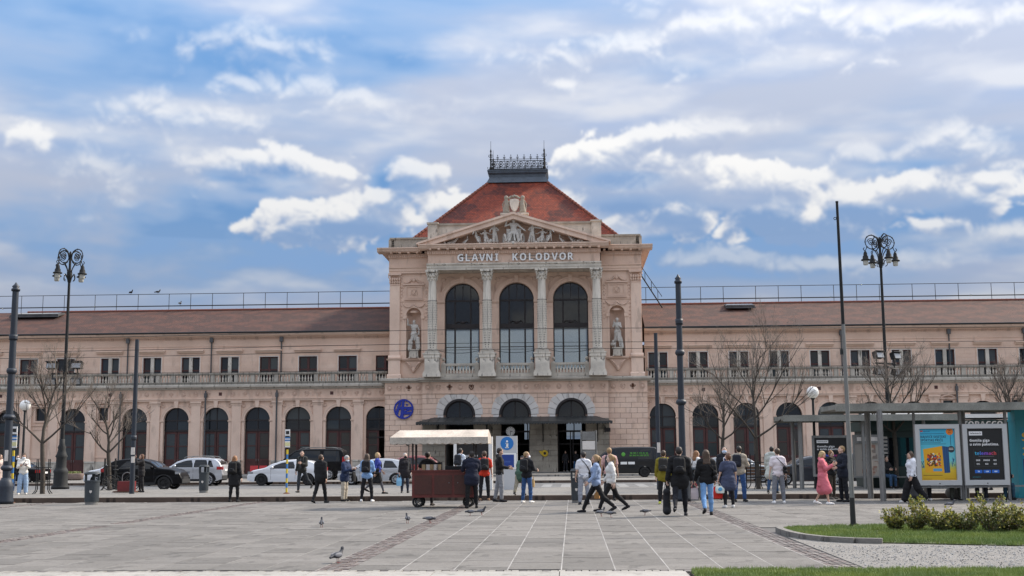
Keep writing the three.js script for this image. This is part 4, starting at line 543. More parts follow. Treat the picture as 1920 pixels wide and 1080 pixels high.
  const can = mesh('canopy', M(rp([[-cx1, cf, zf2], [cx1, cf, zf2], [cx0, cy, Z2], [-cx0, cy, Z2]]), rp([[cx1, cf, zf2], [cx1, cf, Z2], [cx0, cy, Z2], [cx0, cy, Z2 + .02]]), rp([[-cx1, cf, Z2], [-cx1, cf, zf2], [-cx0, cy, Z2 + .02], [-cx0, cy, Z2]]), bx(-cx1, cx1, cf - .16, cf - .0, zf2 - .05, zf2 + .03), bx(-cx1, -cx1 + .08, cf - .16, cf, Z2, zf2), bx(cx1 - .08, cx1, cf - .16, cf, Z2, zf2)), MAT.canopy, T);
  for (let i = 0; i <= 22; i++) { const x = -cx1 + .3 + i * (2 * cx1 - .6) / 22, t = clamp((cx1 - Math.abs(x)) / (cx1 - cx0)), y1 = lerp(cf, cy, t), z1 = lerp(zf2, Z2, t); mesh('canopy_rib', rod([x, cf + .025, zf2], [x, y1 + .025, z1 + .03], .022, 5), MAT.canopy, can); }
  { const g = []; for (let x = -cx1 + .1; x < cx1; x += .24) g.push(new THREE.CylinderGeometry(.09, .09, .02, 8, 1, false, 0, PI).rotateX(PI / 2).rotateZ(-PI / 2).translate(x, cf - .16, zf2 + .01)); mesh('valance', M(g), MAT.canopy, can); }
  for (const x of [-6.55, -2.4, 2.35, 6.95]) mesh('bracket', M(rod([x, 2.7, Z2 + .1], [x, 4.3, Z2 + .1], .045, 6), tube([[x, 3.0, Z2 + .14], [x, 3.6, Z2 + .5], [x, 4.1, Z2 + 1.4], [x, 4.28, zf2 - .2]], .035, 14, 5), rod([x, 4.26, Z2 + .08], [x, 4.26, zf2 - .05], .035, 5), new THREE.TorusGeometry(.3, .03, 5, 14).rotateY(PI / 2).translate(x, 3.95, Z2 + .45)), MAT.iron, can);
  mesh('step', M(bx(-7.6, 7.6, .14, .2, Z2 + .05, Z2 + .9)), MAT.concrete, T);
  // worn plaster patch marks below the ledge and small fittings
  mesh('house_number', bx(7.55, 8.05, 3.52, 3.86, Z2 + .02, Z2 + .1), MAT.frameDk, T);
  mesh('access_ladder', M(rod([11.0, 17.2, .2], [12.9, 14.4, -1], .06, 6), rod([11.0, 18.0, .2], [12.9, 15.4, -1], .03, 5), ...[.2, .5, .8].map((t) => rod([11 + 1.9 * t, 17.2 - 2.8 * t, .2 - 1.2 * t], [11 + 1.9 * t, 18 - 2.6 * t, .2 - 1.2 * t], .025, 4))), MAT.iron, T);
}
// round operator emblem on the wall: openwork ring with a slanted H and a Z-shaped stroke
{
  const e = thing('round_emblem', 'round blue openwork railway emblem on the pink wall left of the entrances', 'sign', [-9.62, 5.6, 1.56]);
  const blue = std(.008, .025, .30, .4), ring = new THREE.Shape(); ring.absarc(0, 0, .84, 0, 2 * PI); const h = new THREE.Path(); h.absarc(0, 0, .72, 0, 2 * PI); ring.holes.push(h);
  mesh('ring', ext(ring, .1, 0, .01, 40), blue, e);
  const bar = (pts) => ext(poly(pts), .09, .003);
  mesh('letter_h', M(bar([[-.72, -.28], [-.5, -.5], [-.18, .68], [-.38, .64]]), bar([[-.32, -.66], [-.02, -.72], [.08, .72], [-.12, .74]])), blue, e);
  mesh('letter_z', M(ext(poly([[-.55, 0], [.72, .0], [.72, .2], [-.48, .2]]), .085, .006), ext(poly([[.05, -.28], [.7, -.06], [.74, .04], [.4, .04], [.0, -.16]]), .08, .009), ext(poly([[-.04, -.46], [.6, -.44], [.7, -.2], [.0, -.26]]), .075, .012)), blue, e);
  mesh('caron_dot', bx(.2, .36, .3, .44, 0, .09), blue, e);
}
// clock under the canopy
{
  const c = thing('station_clock', 'round white clock hanging below the entrance canopy', 'clock', [-.38, 3.62, 2.75]);
  mesh('case', new THREE.CylinderGeometry(.42, .42, .2, 32).rotateX(PI / 2), MAT.ironG, c); mesh('dial', new THREE.CylinderGeometry(.375, .375, .02, 32).rotateX(PI / 2).translate(0, 0, .1), MAT.whitePlain, c);
  const tk = []; for (let i = 0; i < 12; i++) tk.push(box(i % 3 ? .025 : .04, .085, .01, 0, .31, .113).rotateZ(-i * PI / 6)); mesh('hour_mark', M(tk), MAT.black, c);
  mesh('hand', box(.035, .3, .01, 0, .12, .118).rotateZ(-PI), MAT.black, c); mesh('hand', box(.045, .2, .01, 0, .08, .124).rotateZ(-105 * PI / 180), MAT.black, c);
  mesh('hanger', rod([0, .4, 0], [0, .82, 0], .03, 6), MAT.iron, c);
}
// ================================================================= STATION: side wings
const ZW = 0, ZB = -1.15;         // arcade face; set-back upper wall
function wing(sgn, label, arches, panels, upper, twin, skylights, pipes) {
  const w = thing('station_wing', label, 'building');
  const X0 = 11.28, X1 = 53, lo = Math.min(sgn * X0, sgn * X1), hi = Math.max(sgn * X0, sgn * X1), R = 1.13, ys = 4.83;
  const sh = rect(lo, hi, .14, 6.74); for (const c of arches) { if (Math.abs(c) - R < X0 + .02) { const s = new THREE.Path(); const e = sgn * (X0 + .02); if (sgn < 0) { s.moveTo(c - R, .15); s.lineTo(e, .15); s.lineTo(e, ys + Math.sqrt(Math.max(0, R * R - (e - c) ** 2))); s.absarc(c, ys, R, Math.acos(clamp((e - c) / R, -1, 1)), PI, false); s.lineTo(c - R, .15); } else { s.moveTo(e, .15); s.lineTo(c + R, .15); s.lineTo(c + R, ys); s.absarc(c, ys, R, 0, Math.acos(clamp((e - c) / R, -1, 1)), false); s.lineTo(e, .15); } sh.holes.push(s); } else sh.holes.push(archPath(c, R, .15, ys)); }
  for (const p of panels) sh.holes.push(rectPath(p - .42, p + .42, 4.9, 6.0));
  mesh('arcade_wall', ext(sh, .5, ZW - .5), MAT.pink, w);
  mesh('rear_block', M(bx(lo, hi, .14, 12.3, -14.5, -14), bx(lo, hi, 7.0, 7.3, -14, ZB - .2), bx(lo, hi, .1, .142, -14, ZW - .5), bx(sgn * X1 - .3, sgn * X1 + .3, .14, 12.3, -14, ZB)), MAT.interior, w);
  mesh('interior_partition', bx(lo, hi, .15, 7, -4.2, -4), MAT.interior, w);
  // pilasters, bases, capitals
  const vs = [...arches, ...panels].sort((a, b) => Math.abs(a) - Math.abs(b)), pil = [];
  for (let i = 0; i + 1 < vs.length; i++) { const a = vs[i], b = vs[i + 1]; const ap = panels.includes(a), bp = panels.includes(b); pil.push(ap ? b - sgn * 1.72 : bp ? a + sgn * 1.72 : (a + b) / 2); }
  for (const x of pil) { const p = mesh('pilaster', bx(x - .41, x + .41, 1.32, 6.12, ZW - .02, ZW + .16), MAT.pinkB, w); mesh('capital', M(mould(x - .5, x + .5, [[ZW - .01, 6.12], [ZW + .18, 6.12], [ZW + .2, 6.25], [ZW + .28, 6.34], [ZW + .28, 6.48], [ZW - .01, 6.5]])), MAT.pinkB, p); mesh('base', M(bx(x - .47, x + .47, .14, 1.32, ZW - .02, ZW + .22), mould(x - .47, x + .47, [[ZW, 1.2], [ZW + .27, 1.2], [ZW + .24, 1.33], [ZW, 1.33]])), MAT.stone, p); }
  for (const x of panels) {
    const p = mesh('niche_panel', M(ext((() => { const s = rect(x - .78, x + .78, 1.6, 4.2); s.holes.push(rectPath(x - .68, x + .68, 1.7, 4.1)); return s; })(), .05, ZW - .01), bx(x - .95, x + .95, 4.45, 4.55, ZW - .02, ZW + .08), ext((() => { const s = rect(x - .58, x + .58, 4.74, 6.1); s.holes.push(rectPath(x - .42, x + .42, 4.9, 6.0)); return s; })(), .1, ZW - .01), bx(x - .7, x + .7, 6.12, 6.22, ZW - .02, ZW + .2), tube([[x - .6, 6.26, ZW + .08], [x - .2, 6.42, ZW + .12], [x + .2, 6.42, ZW + .12], [x + .6, 6.26, ZW + .08]], .09, 12, 6)), MAT.pinkC, w);
    mesh('pane', bx(x - .42, x + .42, 4.9, 6.0, ZW - .25, ZW - .23), MAT.glass, p); mesh('base', bx(x - 1.25, x + 1.25, .14, 1.3, ZW - .02, ZW + .1), MAT.stone, p);
  }
  // arcade windows with doors
  arches.forEach((c, ai) => {
    const zf = ZW - .36, cut = Math.abs(c) - R < X0; const clipx = (x) => (cut ? (sgn < 0 ? Math.min(x, -X0 - .02) : Math.max(x, X0 + .02)) : x);
    const L = clipx(c - R), Rr = clipx(c + R); const fs = cut ? rect(L, Rr, 3.2, ys) : archPath(c, R, .15, ys, THREE.Shape); if (!cut) fs.holes.push(archPath(c, R - .07, .2, ys)); else fs.holes.push(rectPath(L + .05, Rr - .05, 3.3, ys - .05));
    const bars = [ext(fs, .12, zf - .06), bx(L, Rr, 4.78, 4.88, zf - .06, zf + .07), bx(L, Rr, 3.86, 4.02, zf - .07, zf + .09)]; if (!cut || true) bars.push(bx(c - .035, c + .035, 3.95, ys + R - .04, zf - .05, zf + .05));
    const f = mesh('arched_window', M(bars), MAT.frameDk, w);
    if (!cut) for (const s of [-1, 1]) { const p = new THREE.Shape(); p.moveTo(c + s * .04, 4.88); p.lineTo(c + s * (R - .08), 4.88); if (s > 0) p.absarc(c, ys, R - .08, .03, PI / 2 - .04, false); else p.absarc(c, ys, R - .08, PI - .03, PI / 2 + .04, true); p.lineTo(c + s * .04, 4.88); mesh('pane', ext(p, .012, zf - .012), glassAny(), f); mesh('pane', bx(c + s * .55 - .5, c + s * .55 + .5, 4.02, 4.78, zf - .012, zf), glassAny(), f); }
    else { mesh('pane', bx(L + .03, Rr - .03, 4.0, ys + .95, zf - .012, zf), MAT.glass, f); }
    for (const s of [-1, 1]) { if (cut && Math.sign(s) !== Math.sign(sgn)) continue; const x0 = clipx(c + s * .02), x1 = clipx(c + s * (R - .02)), xa = Math.min(x0, x1), xb = Math.max(x0, x1); const fr = rect(xa, xb, .16, 3.86); fr.holes.push(rectPath(xa + .17, xb - .17, 1.45, 2.55)); fr.holes.push(rectPath(xa + .17, xb - .17, 2.63, 3.68)); const d = mesh('door', M(ext(fr, .07, zf - .05), bx(xa + .15, xb - .15, .35, 1.2, zf + .01, zf + .05)), MAT.frameBr, w); mesh('pane', bx(xa + .16, xb - .16, 1.4, 3.7, zf - .03, zf - .02), rnd() < .5 ? MAT.glassDoor : MAT.glassC, d); mesh('handle', box(.03, .2, .05, c + s * .1, 1.35, zf + .06), MAT.galv, d); }
    if (!cut) { const a = mesh('archivolt', M(ext(ringArc(c, ys, R + .0, R + .24, 0, PI), .07, ZW - .01), ext(ringArc(c, ys, R + .18, R + .27, 0, PI), .11, ZW - .01), ...[-1, 1].map((s) => mould(c + s * (R + .14) - .2, c + s * (R + .14) + .2, [[ZW - .01, ys - .16], [ZW + .1, ys - .14], [ZW + .14, ys - .04], [ZW + .14, ys], [ZW - .01, ys]])), ...[-1, 1].map((s) => bx(c + s * (R + .12) - .12, c + s * (R + .12) + .12, 1.3, ys - .16, ZW - .01, ZW + .06))), MAT.pinkB, w); mesh('keystone', ext(poly([[c - .13, ys + R - .02], [c + .13, ys + R - .02], [c + .2, 6.52], [c - .2, 6.52]]), .2, ZW - .01, .01), MAT.pinkB, a); for (const s of [-1, 1]) mesh('roundel', new THREE.TorusGeometry(.16, .045, 6, 16).translate(c + s * 1.22, 6.12, ZW + .01), MAT.pinkC, a); }
  });
  // architrave, frieze with ornaments, balcony slab
  mesh('architrave', M(mould(lo, hi, [[ZW - .3, 6.5], [ZW + .2, 6.5], [ZW + .22, 6.62], [ZW + .28, 6.66], [ZW + .28, 6.74], [ZW - .3, 6.74]])), MAT.pinkB, w);
  const fz = mesh('frieze', bx(lo, hi, 6.74, 7.5, ZW - .3, ZW + .14), MAT.pink, w);
  { const n = 38, st = (X1 - X0) / n; for (let i = 0; i < n; i++) { const x = sgn * (X0 + .5 + i * st); if (i % 9 === 4) { mesh('vent', bx(x - .14, x + .14, 6.98, 7.26, ZW + .12, ZW + .16), MAT.frameBr, fz); continue; } const o = mesh('frieze_ornament', ornGeos[(i * 5 + 1) % 3], MAT.pinkC, fz); o.position.set(x, 7.12, ZW + .13); o.scale.setScalar(.92); const tg = []; for (let k = -1; k <= 1; k++) tg.push(box(.045, .42, .04, x + sgn * st / 2 + k * .08, 7.12, ZW + .145)); mesh('triglyph', M(tg), MAT.pink, fz); } }
  mesh('balcony_slab', M(mould(lo, hi, [[ZB - .1, 7.5], [ZW + .24, 7.5], [ZW + .34, 7.62], [ZW + .52, 7.7], [ZW + .54, 7.86], [ZW + .48, 7.94], [ZB - .1, 7.98]])), MAT.stone, w);
  // balustrade
  const zb = ZW + .2, bal = mesh('balustrade', M(bx(lo, hi, 7.95, 8.16, zb - .16, zb + .16), mould(lo, hi, [[zb - .18, 8.78], [zb + .18, 8.78], [zb + .2, 8.86], [zb + .18, 8.97], [zb - .18, 8.97]])), MAT.stoneD, w);
  for (const x of upper.flatMap((c) => [c - 1.05, c + 1.05])) if (Math.abs(x) > X0 + .2) mesh('post', bx(x - .18, x + .18, 8.16, 8.78, zb - .14, zb + .15), MAT.stone, bal);
  { const posts = upper.flatMap((c) => [c - 1.05, c + 1.05]); let k = 0; for (let x = X0 + .16; x < X1; x += .262) { const xx = sgn * x; if (posts.some((p) => Math.abs(p - xx) < .28)) continue; const b = mesh('baluster', balGeo, MAT.stoneL, bal); b.position.set(xx, 8.16, zb); } }
  { const g = [rod([lo, 9.02, zb + .3], [hi, 9.02, zb + .3], .018, 4), rod([lo, 8.05, zb + .3], [hi, 8.05, zb + .3], .014, 4)]; for (let x = X0 + .2; x < X1; x += .52) g.push(rod([sgn * x, 7.9, zb + .3], [sgn * x, 9.02, zb + .3], .011, 4)); mesh('safety_rail', M(g), MAT.ironG, w); }
  // upper wall
  const us = rect(lo, hi, 7.9, 12.2); upper.forEach((c, i) => { if (Math.abs(c) - .85 < X0) us.holes.push(rectPath(Math.min(sgn * (X0 + .02), c - sgn * -.83), Math.max(sgn * (X0 + .02), c + sgn * .83), 8.02, 10.48)); else us.holes.push(rectPath(c - .83, c + .83, 8.02, 10.48)); });
  const uw = mesh('upper_wall', ext(us, .4, ZB - .4), MAT.pink, w);
  upper.forEach((c, i) => {
    const cut = Math.abs(c) - .85 < X0, L = cut && sgn > 0 ? X0 + .02 : c - .83, Rr = cut && sgn < 0 ? -X0 - .02 : c + .83, zf = ZB - .22, tw = twin[i];
    const fs = rect(L, Rr, 8.02, 10.48); fs.holes.push(rectPath(L + .1, Rr - .1, 8.1, 10.38));
    const f = mesh('window', M(ext(fs, .1, zf - .05), ...(tw ? [] : [bx(c - .1, c + .1, 8.05, 10.44, zf - .05, zf + .07)]), bx(L, Rr, 9.24, 9.38, zf - .05, zf + .06)), MAT.frameBr, w);
    if (tw) mesh('mullion_pier', bx(c - .15, c + .15, 8.02, 10.48, ZB - .3, ZB - .02), MAT.stoneL, f);
    for (const s of [-1, 1]) { if (cut && s !== sgn) continue; for (const [a, b] of [[8.1, 9.24], [9.38, 10.38]]) { const x0 = c + s * (tw ? .15 : .1), x1 = s > 0 ? Rr - .1 : L + .1; if (Math.abs(x1 - x0) < .1 || (x1 - x0) * s < 0) continue; mesh('pane', bx(Math.min(x0, x1), Math.max(x0, x1), a, b, zf - .01, zf), glassAny(), f); } if (!cut && (i + (s > 0)) % 3 === 0) mesh('curtain', bx(c + s * .75 - .22, c + s * .75 + .02, 8.1, 10.38, zf - .1, zf - .05), MAT.paleB, f); }
    if (!cut) { mesh('window_surround', M(bx(c - 1.0, c - .89, 8.0, 10.66, ZB - .01, ZB + .05), bx(c + .89, c + 1.0, 8.0, 10.66, ZB - .01, ZB + .05), bx(c - .89, c + .89, 10.54, 10.66, ZB - .01, ZB + .05)), MAT.pinkD, f); mesh('reveal_trim', M(bx(c - .89, c - .82, 8.0, 10.54, ZB - .02, ZB + .03), bx(c + .82, c + .89, 8.0, 10.54, ZB - .02, ZB + .03), bx(c - .82, c + .82, 10.47, 10.54, ZB - .02, ZB + .03)), MAT.pale, f); mesh('window_hood', M(mould(c - 1.2, c + 1.2, [[ZB - .01, 10.84], [ZB + .14, 10.86], [ZB + .2, 10.96], [ZB + .32, 11.02], [ZB + .32, 11.1], [ZB - .01, 11.14]])), MAT.pinkB, f); }
  });
  // scored ashlar courses between the windows
  const xs = [sgn * X0, ...upper, sgn * X1].sort((a, b) => a - b); reseed(31 + sgn); const hcs = .395; let cnt = 0;
  for (let i = 0; i + 1 < xs.length; i++) { let a = xs[i] + (upper.includes(xs[i]) ? 1.02 : 0), b = xs[i + 1] - (upper.includes(xs[i + 1]) ? 1.02 : 0); if (b - a < .3) continue; const inView = Math.abs((a + b) / 2) < 47; for (let r = 0; r < 7 && inView; r++) { const y = 8.72 + r * hcs * .85, m = pinks[rnd() * 2 | 0], sp = (a + b) / 2 + (r & 1 ? .12 : -.12); for (const [p, q] of [[a, sp], [sp, b]]) if (cnt++ < 296) mesh('stone_block', bx(p + .008, q - .008, y + .008, y + hcs * .85 - .008, ZB - .05, ZB + .014), m, uw); } }
  mesh('string_course', M(mould(lo, hi, [[ZB - .01, 11.42], [ZB + .06, 11.44], [ZB + .06, 11.5], [ZB - .01, 11.52]])), MAT.pinkB, w);
  // cornice, gutter, roof
  { const g = [mould(lo, hi, [[ZB - .3, 12.2], [ZB + .12, 12.2], [ZB + .16, 12.28], [ZB + .5, 12.32], [ZB + .62, 12.42], [ZB + .68, 12.56], [ZB - .3, 12.6]])]; mesh('cornice', M(g), MAT.pinkB, w); const d = []; for (let x = lo; x < hi; x += .2) d.push(bx(x, x + .11, 12.1, 12.22, ZB - .02, ZB + .14)); mesh('dentil_course', M(d), MAT.pinkC, w).userData.kind = 'stuff'; }
  mesh('gutter', M(rod([lo, 12.62, ZB + .72], [hi, 12.62, ZB + .72], .085, 8)), MAT.ironG, w);
  const ry0 = 12.64, rz0 = ZB + .72, ry1 = 15.45, rz1 = -7.2, len = Math.hypot(ry1 - ry0, rz0 - rz1);
  const slope = (x0, x1, y0, z0, y1, z1) => { const g = new THREE.PlaneGeometry(x1 - x0, Math.hypot(y1 - y0, z0 - z1)); const uv = g.attributes.uv; for (let i = 0; i < uv.count; i++) uv.setXY(i, uv.getX(i) * (x1 - x0), uv.getY(i) * len); g.rotateX(-Math.atan2(Math.abs(z0 - z1), y1 - y0) * Math.sign(z0 - z1)); return g.translate((x0 + x1) / 2, (y0 + y1) / 2, (z0 + z1) / 2); };
  const rf = mesh('roof', M(slope(lo, hi, ry0, rz0, ry1, rz1), slope(lo, hi, ry0, -14.8, ry1, rz1)), MAT.roofW, w);
  for (let x = lo; x < hi; x += .42) { if (Math.abs(x) < 47.5) mesh('ridge_tile', rod([x, ry1 + .02, rz1], [x + .45, ry1 + .02, rz1], .13, 7, .11), MAT.ridge, rf); }
  // roof walkway rail along the ridge
  const rl = [rod([lo, 15.95, rz1 - .2], [hi, 15.95, rz1 - .2], .05, 4), rod([lo, 17.1, rz1 - .2], [hi, 17.1, rz1 - .2], .028, 4)]; let k = 0; for (let x = X0 + .6; x < X1; x += (k++ % 3 ? 2.1 : 3.0)) rl.push(rod([sgn * x, 15.3, rz1 - .2], [sgn * x, 17.1, rz1 - .2], .028, 4)); mesh('roof_railing', M(rl), MAT.ironG, w);
  for (const [x, ww] of skylights) { const sy = 14.85, sz = rz0 - (sy - ry0) / (ry1 - ry0) * (rz0 - rz1); const b = mesh('skylight', M(box(ww, .18, 1.5, x, sy + .22, sz, 0, .2), box(ww + .12, .1, .12, x, sy - .05, sz + .78)), MAT.zinc, w); mesh('pane', box(ww - .2, .04, 1.2, x, sy + .34, sz - .02, 0, .2), MAT.glass, b); }
  for (const x of pipes) mesh('downpipe', M(rod([x, 7.9, ZB + .16], [x, 12.2, ZB + .16], .065, 8), box(.3, .42, .26, x, 12.0, ZB + .2), rod([x, 7.4, ZW + .36], [x, .25, ZW + .34], .075, 8), box(.24, .4, .2, x, 7.0, ZW + .34)), MAT.zinc, w);
  return w;
}
wing(-1, 'long pink station wing with arcade and balcony left of the central pavilion', [-12.03, -15.57, -19.17, -22.76, -26.43, -29.97, -33.69, -39.25, -45.08, -48.7], [-36.5, -42.2], [-11.7, -15.04, -18.6, -22.12, -25.67, -29.2, -32.7, -36.55, -40.6, -44.0, -47.6], [0, 0, 0, 0, 1, 1, 1, 1, 1, 0, 1], [[-45.5, 4.6]], [-27.3, -34.9, -20.98]);
wing(1, 'long pink station wing with arcade and balcony right of the central pavilion', [12.64, 16.3, 19.8, 23.43, 27.0, 30.43, 34.02, 39.83, 45.6, 49.2], [36.9, 42.75], [12.42, 15.94, 19.46, 22.97, 26.48, 29.96, 33.5, 37.22, 40.85, 44.4, 48], [1, 1, 1, 1, 1, 1, 1, 1, 1, 1, 1], [[20.3, 2.6]], [28.35, 37.6, 44]);

// ================================================================= sculpture
const stoneFigure = (p, o = {}) => { // draped figure, one continuous surface
  const J = skeleton(p), h = J.h, s = [...torsoShapes(J, .0, o.bust), ...armShapes(J.AL, h, .008), ...armShapes(J.AR, h, .008), ...legShapes(J.L, h, 1, .01), ...legShapes(J.R, h, 1, .01), cap(J.L.heel, J.L.toe, .045, .035), cap(J.R.heel, J.R.toe, .045, .035), cap(J.sh, J.head, .06, .055), ell(J.head, [.085, .12, .1]), ell(off(J.head, 0, .04, -.03), [.1, .1, .1]), cap(off(J.head, 0, -.01, .09), off(J.head, 0, -.03, .1), .012, .015), cap(J.AL.W, off(J.AL.W, J.AL.d[0] * .13, J.AL.d[1] * .13, J.AL.d[2] * .13), .04, .03), cap(J.AR.W, off(J.AR.W, J.AR.d[0] * .13, J.AR.d[1] * .13, J.AR.d[2] * .13), .04, .03)];
  if (o.robe) { const top = J.pel, n = 9; for (let i = 0; i < n; i++) { const a = i / n * 2 * PI, f = mix3(J.L.an, J.R.an, .5 + Math.cos(a) * .9), e = [f[0], Math.max(.06, f[1] - .02), f[2] + Math.sin(a) * .13]; s.push(cap(off(top, Math.cos(a) * .12, 0, Math.sin(a) * .1), mix3(off(top, Math.cos(a) * .12, 0, Math.sin(a) * .1), e, o.robe), .05, .045, .02)); } }
  if (o.sash) s.push(cap(off(J.sh, -.17, .02, .06), off(J.pel, .14, .04, .1), .05, .06, .02), cap(off(J.pel, .14, .02, .1), off(J.pel, -.16, -.08, .1), .06, .05, .02), cap(off(J.pel, .17, 0, .02), off(J.pel, .22, -.55, -.02), .07, .04, .02));
  for (const q of o.extra ?? []) s.push(q);
  return bodyMesh(s, o.cell ?? .022, .03);
};
{
  const mk = (x, label, pose, opt) => { const t = thing('niche_statue', label, 'statue', [x, 9.985, 1.12]); mesh('plinth', M(box(.78, .72, .6, 0, .36, 0), box(.92, .12, .7, 0, .72, 0), box(.9, .1, .68, 0, .05, 0)), MAT.stone, t); const g = stoneFigure(pose, opt); const m = mesh('figure', g, MAT.sculpt, t); m.position.y = .78; m.scale.setScalar(1.4); return t; };
  mk(-8.82, 'weathered stone statue with raised arm in the left niche', { h: 1.82, legL: [4, 10, 6], legR: [-3, 3, 6], armL: [95, 30, 60, 30], armR: [-5, 22, 40, 20], lean: -3 }, { sash: 1, robe: .45, extra: [cap([.3, .1, 0], [.26, .7, .02], .12, .1), cap([-.3, .05, 0], [-.26, .55, 0], .1, .09)] });
  mk(8.82, 'stone statue leaning on its hand with an animal at its feet, right niche', { h: 1.8, legL: [0, 3, 4], legR: [12, 18, 4], armL: [40, 12, 120, 20], armR: [30, 5, 70, 30], lean: 6, headF: .03 }, { sash: 1, robe: .62, extra: [ell([-.28, .18, .12], [.16, .12, .2]), cap([-.28, .25, .25], [-.28, .36, .3], .08, .07), cap([.3, .02, 0], [.24, .6, -.02], .1, .07)] });
  // pediment group (parts of the pavilion)
  const add = (name, pose, opt, x, y, s, ry = 0, rz = 0) => { const g = stoneFigure(pose, { cell: .026, ...opt }); const m = mesh(name, g, MAT.sculpt, T); m.position.set(x, y, 3.05); m.rotation.set(0, ry, rz); m.scale.set(s * 1.2, s * 1.04, s * .7); return m; };
  const py = 19.64;
  add('relief_figure', { h: 1.75, legL: [70, 72, 14], legR: [70, 72, 14], armL: [50, 50, 95, 60], armR: [20, 38, 20] }, { robe: .9, bust: 1, sash: 1 }, .02, py, 1.42);
  add('relief_figure', { h: 1.75, legL: [4, 6], legR: [-6, 4, 8], armL: [10, 40, 50, 30], armR: [20, 30, 50, 70] }, { robe: .85, bust: 1 }, -1.55, py, .93, .4, .08);
  add('relief_figure', { h: 1.75, legL: [4, 6, 8], legR: [-6, 4], armL: [20, 20, 60, 50], armR: [40, 70, 10] }, { robe: .95, bust: 1 }, 1.55, py, .93, -.4, -.06);
  add('relief_figure', { h: 1.75, legL: [60, 40, 4], legR: [75, 60, 4], armL: [-10, 50, 30], armR: [60, 40, 30] }, { robe: .8, sash: 1 }, -3.2, py, .95, 1.25, .1);
  add('relief_figure', { h: 1.75, legL: [75, 60, 4], legR: [60, 40, 4], armL: [60, 40, 30], armR: [-10, 60, 20] }, { robe: .8, sash: 1 }, 3.15, py, .95, -1.2, -.1);
  add('relief_figure', { h: 1.7, legL: [78, 10, 4], legR: [60, 25, 4], armL: [30, 50, 20], armR: [-30, 40, 30] }, { robe: .9 }, -4.8, py, .86, -1.3, .35);
  add('relief_figure', { h: 1.7, legL: [60, 25, 4], legR: [78, 10, 4], armL: [-30, 40, 30], armR: [50, 50, 20] }, { robe: .9 }, 4.75, py, .86, 1.3, -.3);
  add('relief_figure', { h: 1.7, legL: [70, 60, 6], legR: [60, 70, 6], armL: [40, 40, 60], armR: [20, 50, 40] }, { robe: .85, sash: 1 }, -2.35, py, .8, .5, .12);
  add('relief_figure', { h: 1.7, legL: [60, 70, 6], legR: [70, 60, 6], armL: [20, 50, 40], armR: [40, 40, 60] }, { robe: .85, sash: 1 }, 2.4, py, .8, -.5, -.12);
  add('relief_figure', { h: 1.6, legL: [80, 20, 4], legR: [70, 40, 4], armL: [50, 30, 40], armR: [10, 30, 30] }, { robe: .9 }, -3.95, py, .72, -1.35, .25);
  add('relief_figure', { h: 1.6, legL: [70, 40, 4], legR: [80, 20, 4], armL: [10, 30, 30], armR: [50, 30, 40] }, { robe: .9 }, 3.95, py, .72, 1.35, -.25);
  for (const s of [-1, 1]) { mesh('throne_wheel', new THREE.TorusGeometry(.36, .09, 6, 18).rotateY(PI / 2 - s * .3).translate(s * .78, py + .42, 3.1), MAT.sculpt, T); const g = [], q = []; reseed(8 + s); for (let i = 0; i < 14; i++) g.push(sph(rr(.06, .13), s * rr(5.2, 6.0), py + rr(.02, .2), 3.0 + rr(0, .15), 1, .9, .9, 6)); for (let i = 0; i < 9; i++) q.push(sph(rr(.1, .2), s * rr(1.9, 2.6), py + rr(.02, .35), 2.98, 1, 1, .8, 7)); mesh('relief_still_life', M(g), MAT.sculpt, T); mesh('relief_rocks', M(q), MAT.sculpt, T); }
  mesh('throne', M(bx(-.75, .8, py, py + .16, 2.85, 3.35), bx(-.6, .65, py, py + 1.3, 2.8, 2.98), sph(.12, .0, py - .05, 3.75, 1, 1.2, 1), box(.2, .2, .12, 0, py - .06, 3.68)), MAT.sculpt, T);
}
// ================================================================= street furniture
const onPav = .16;
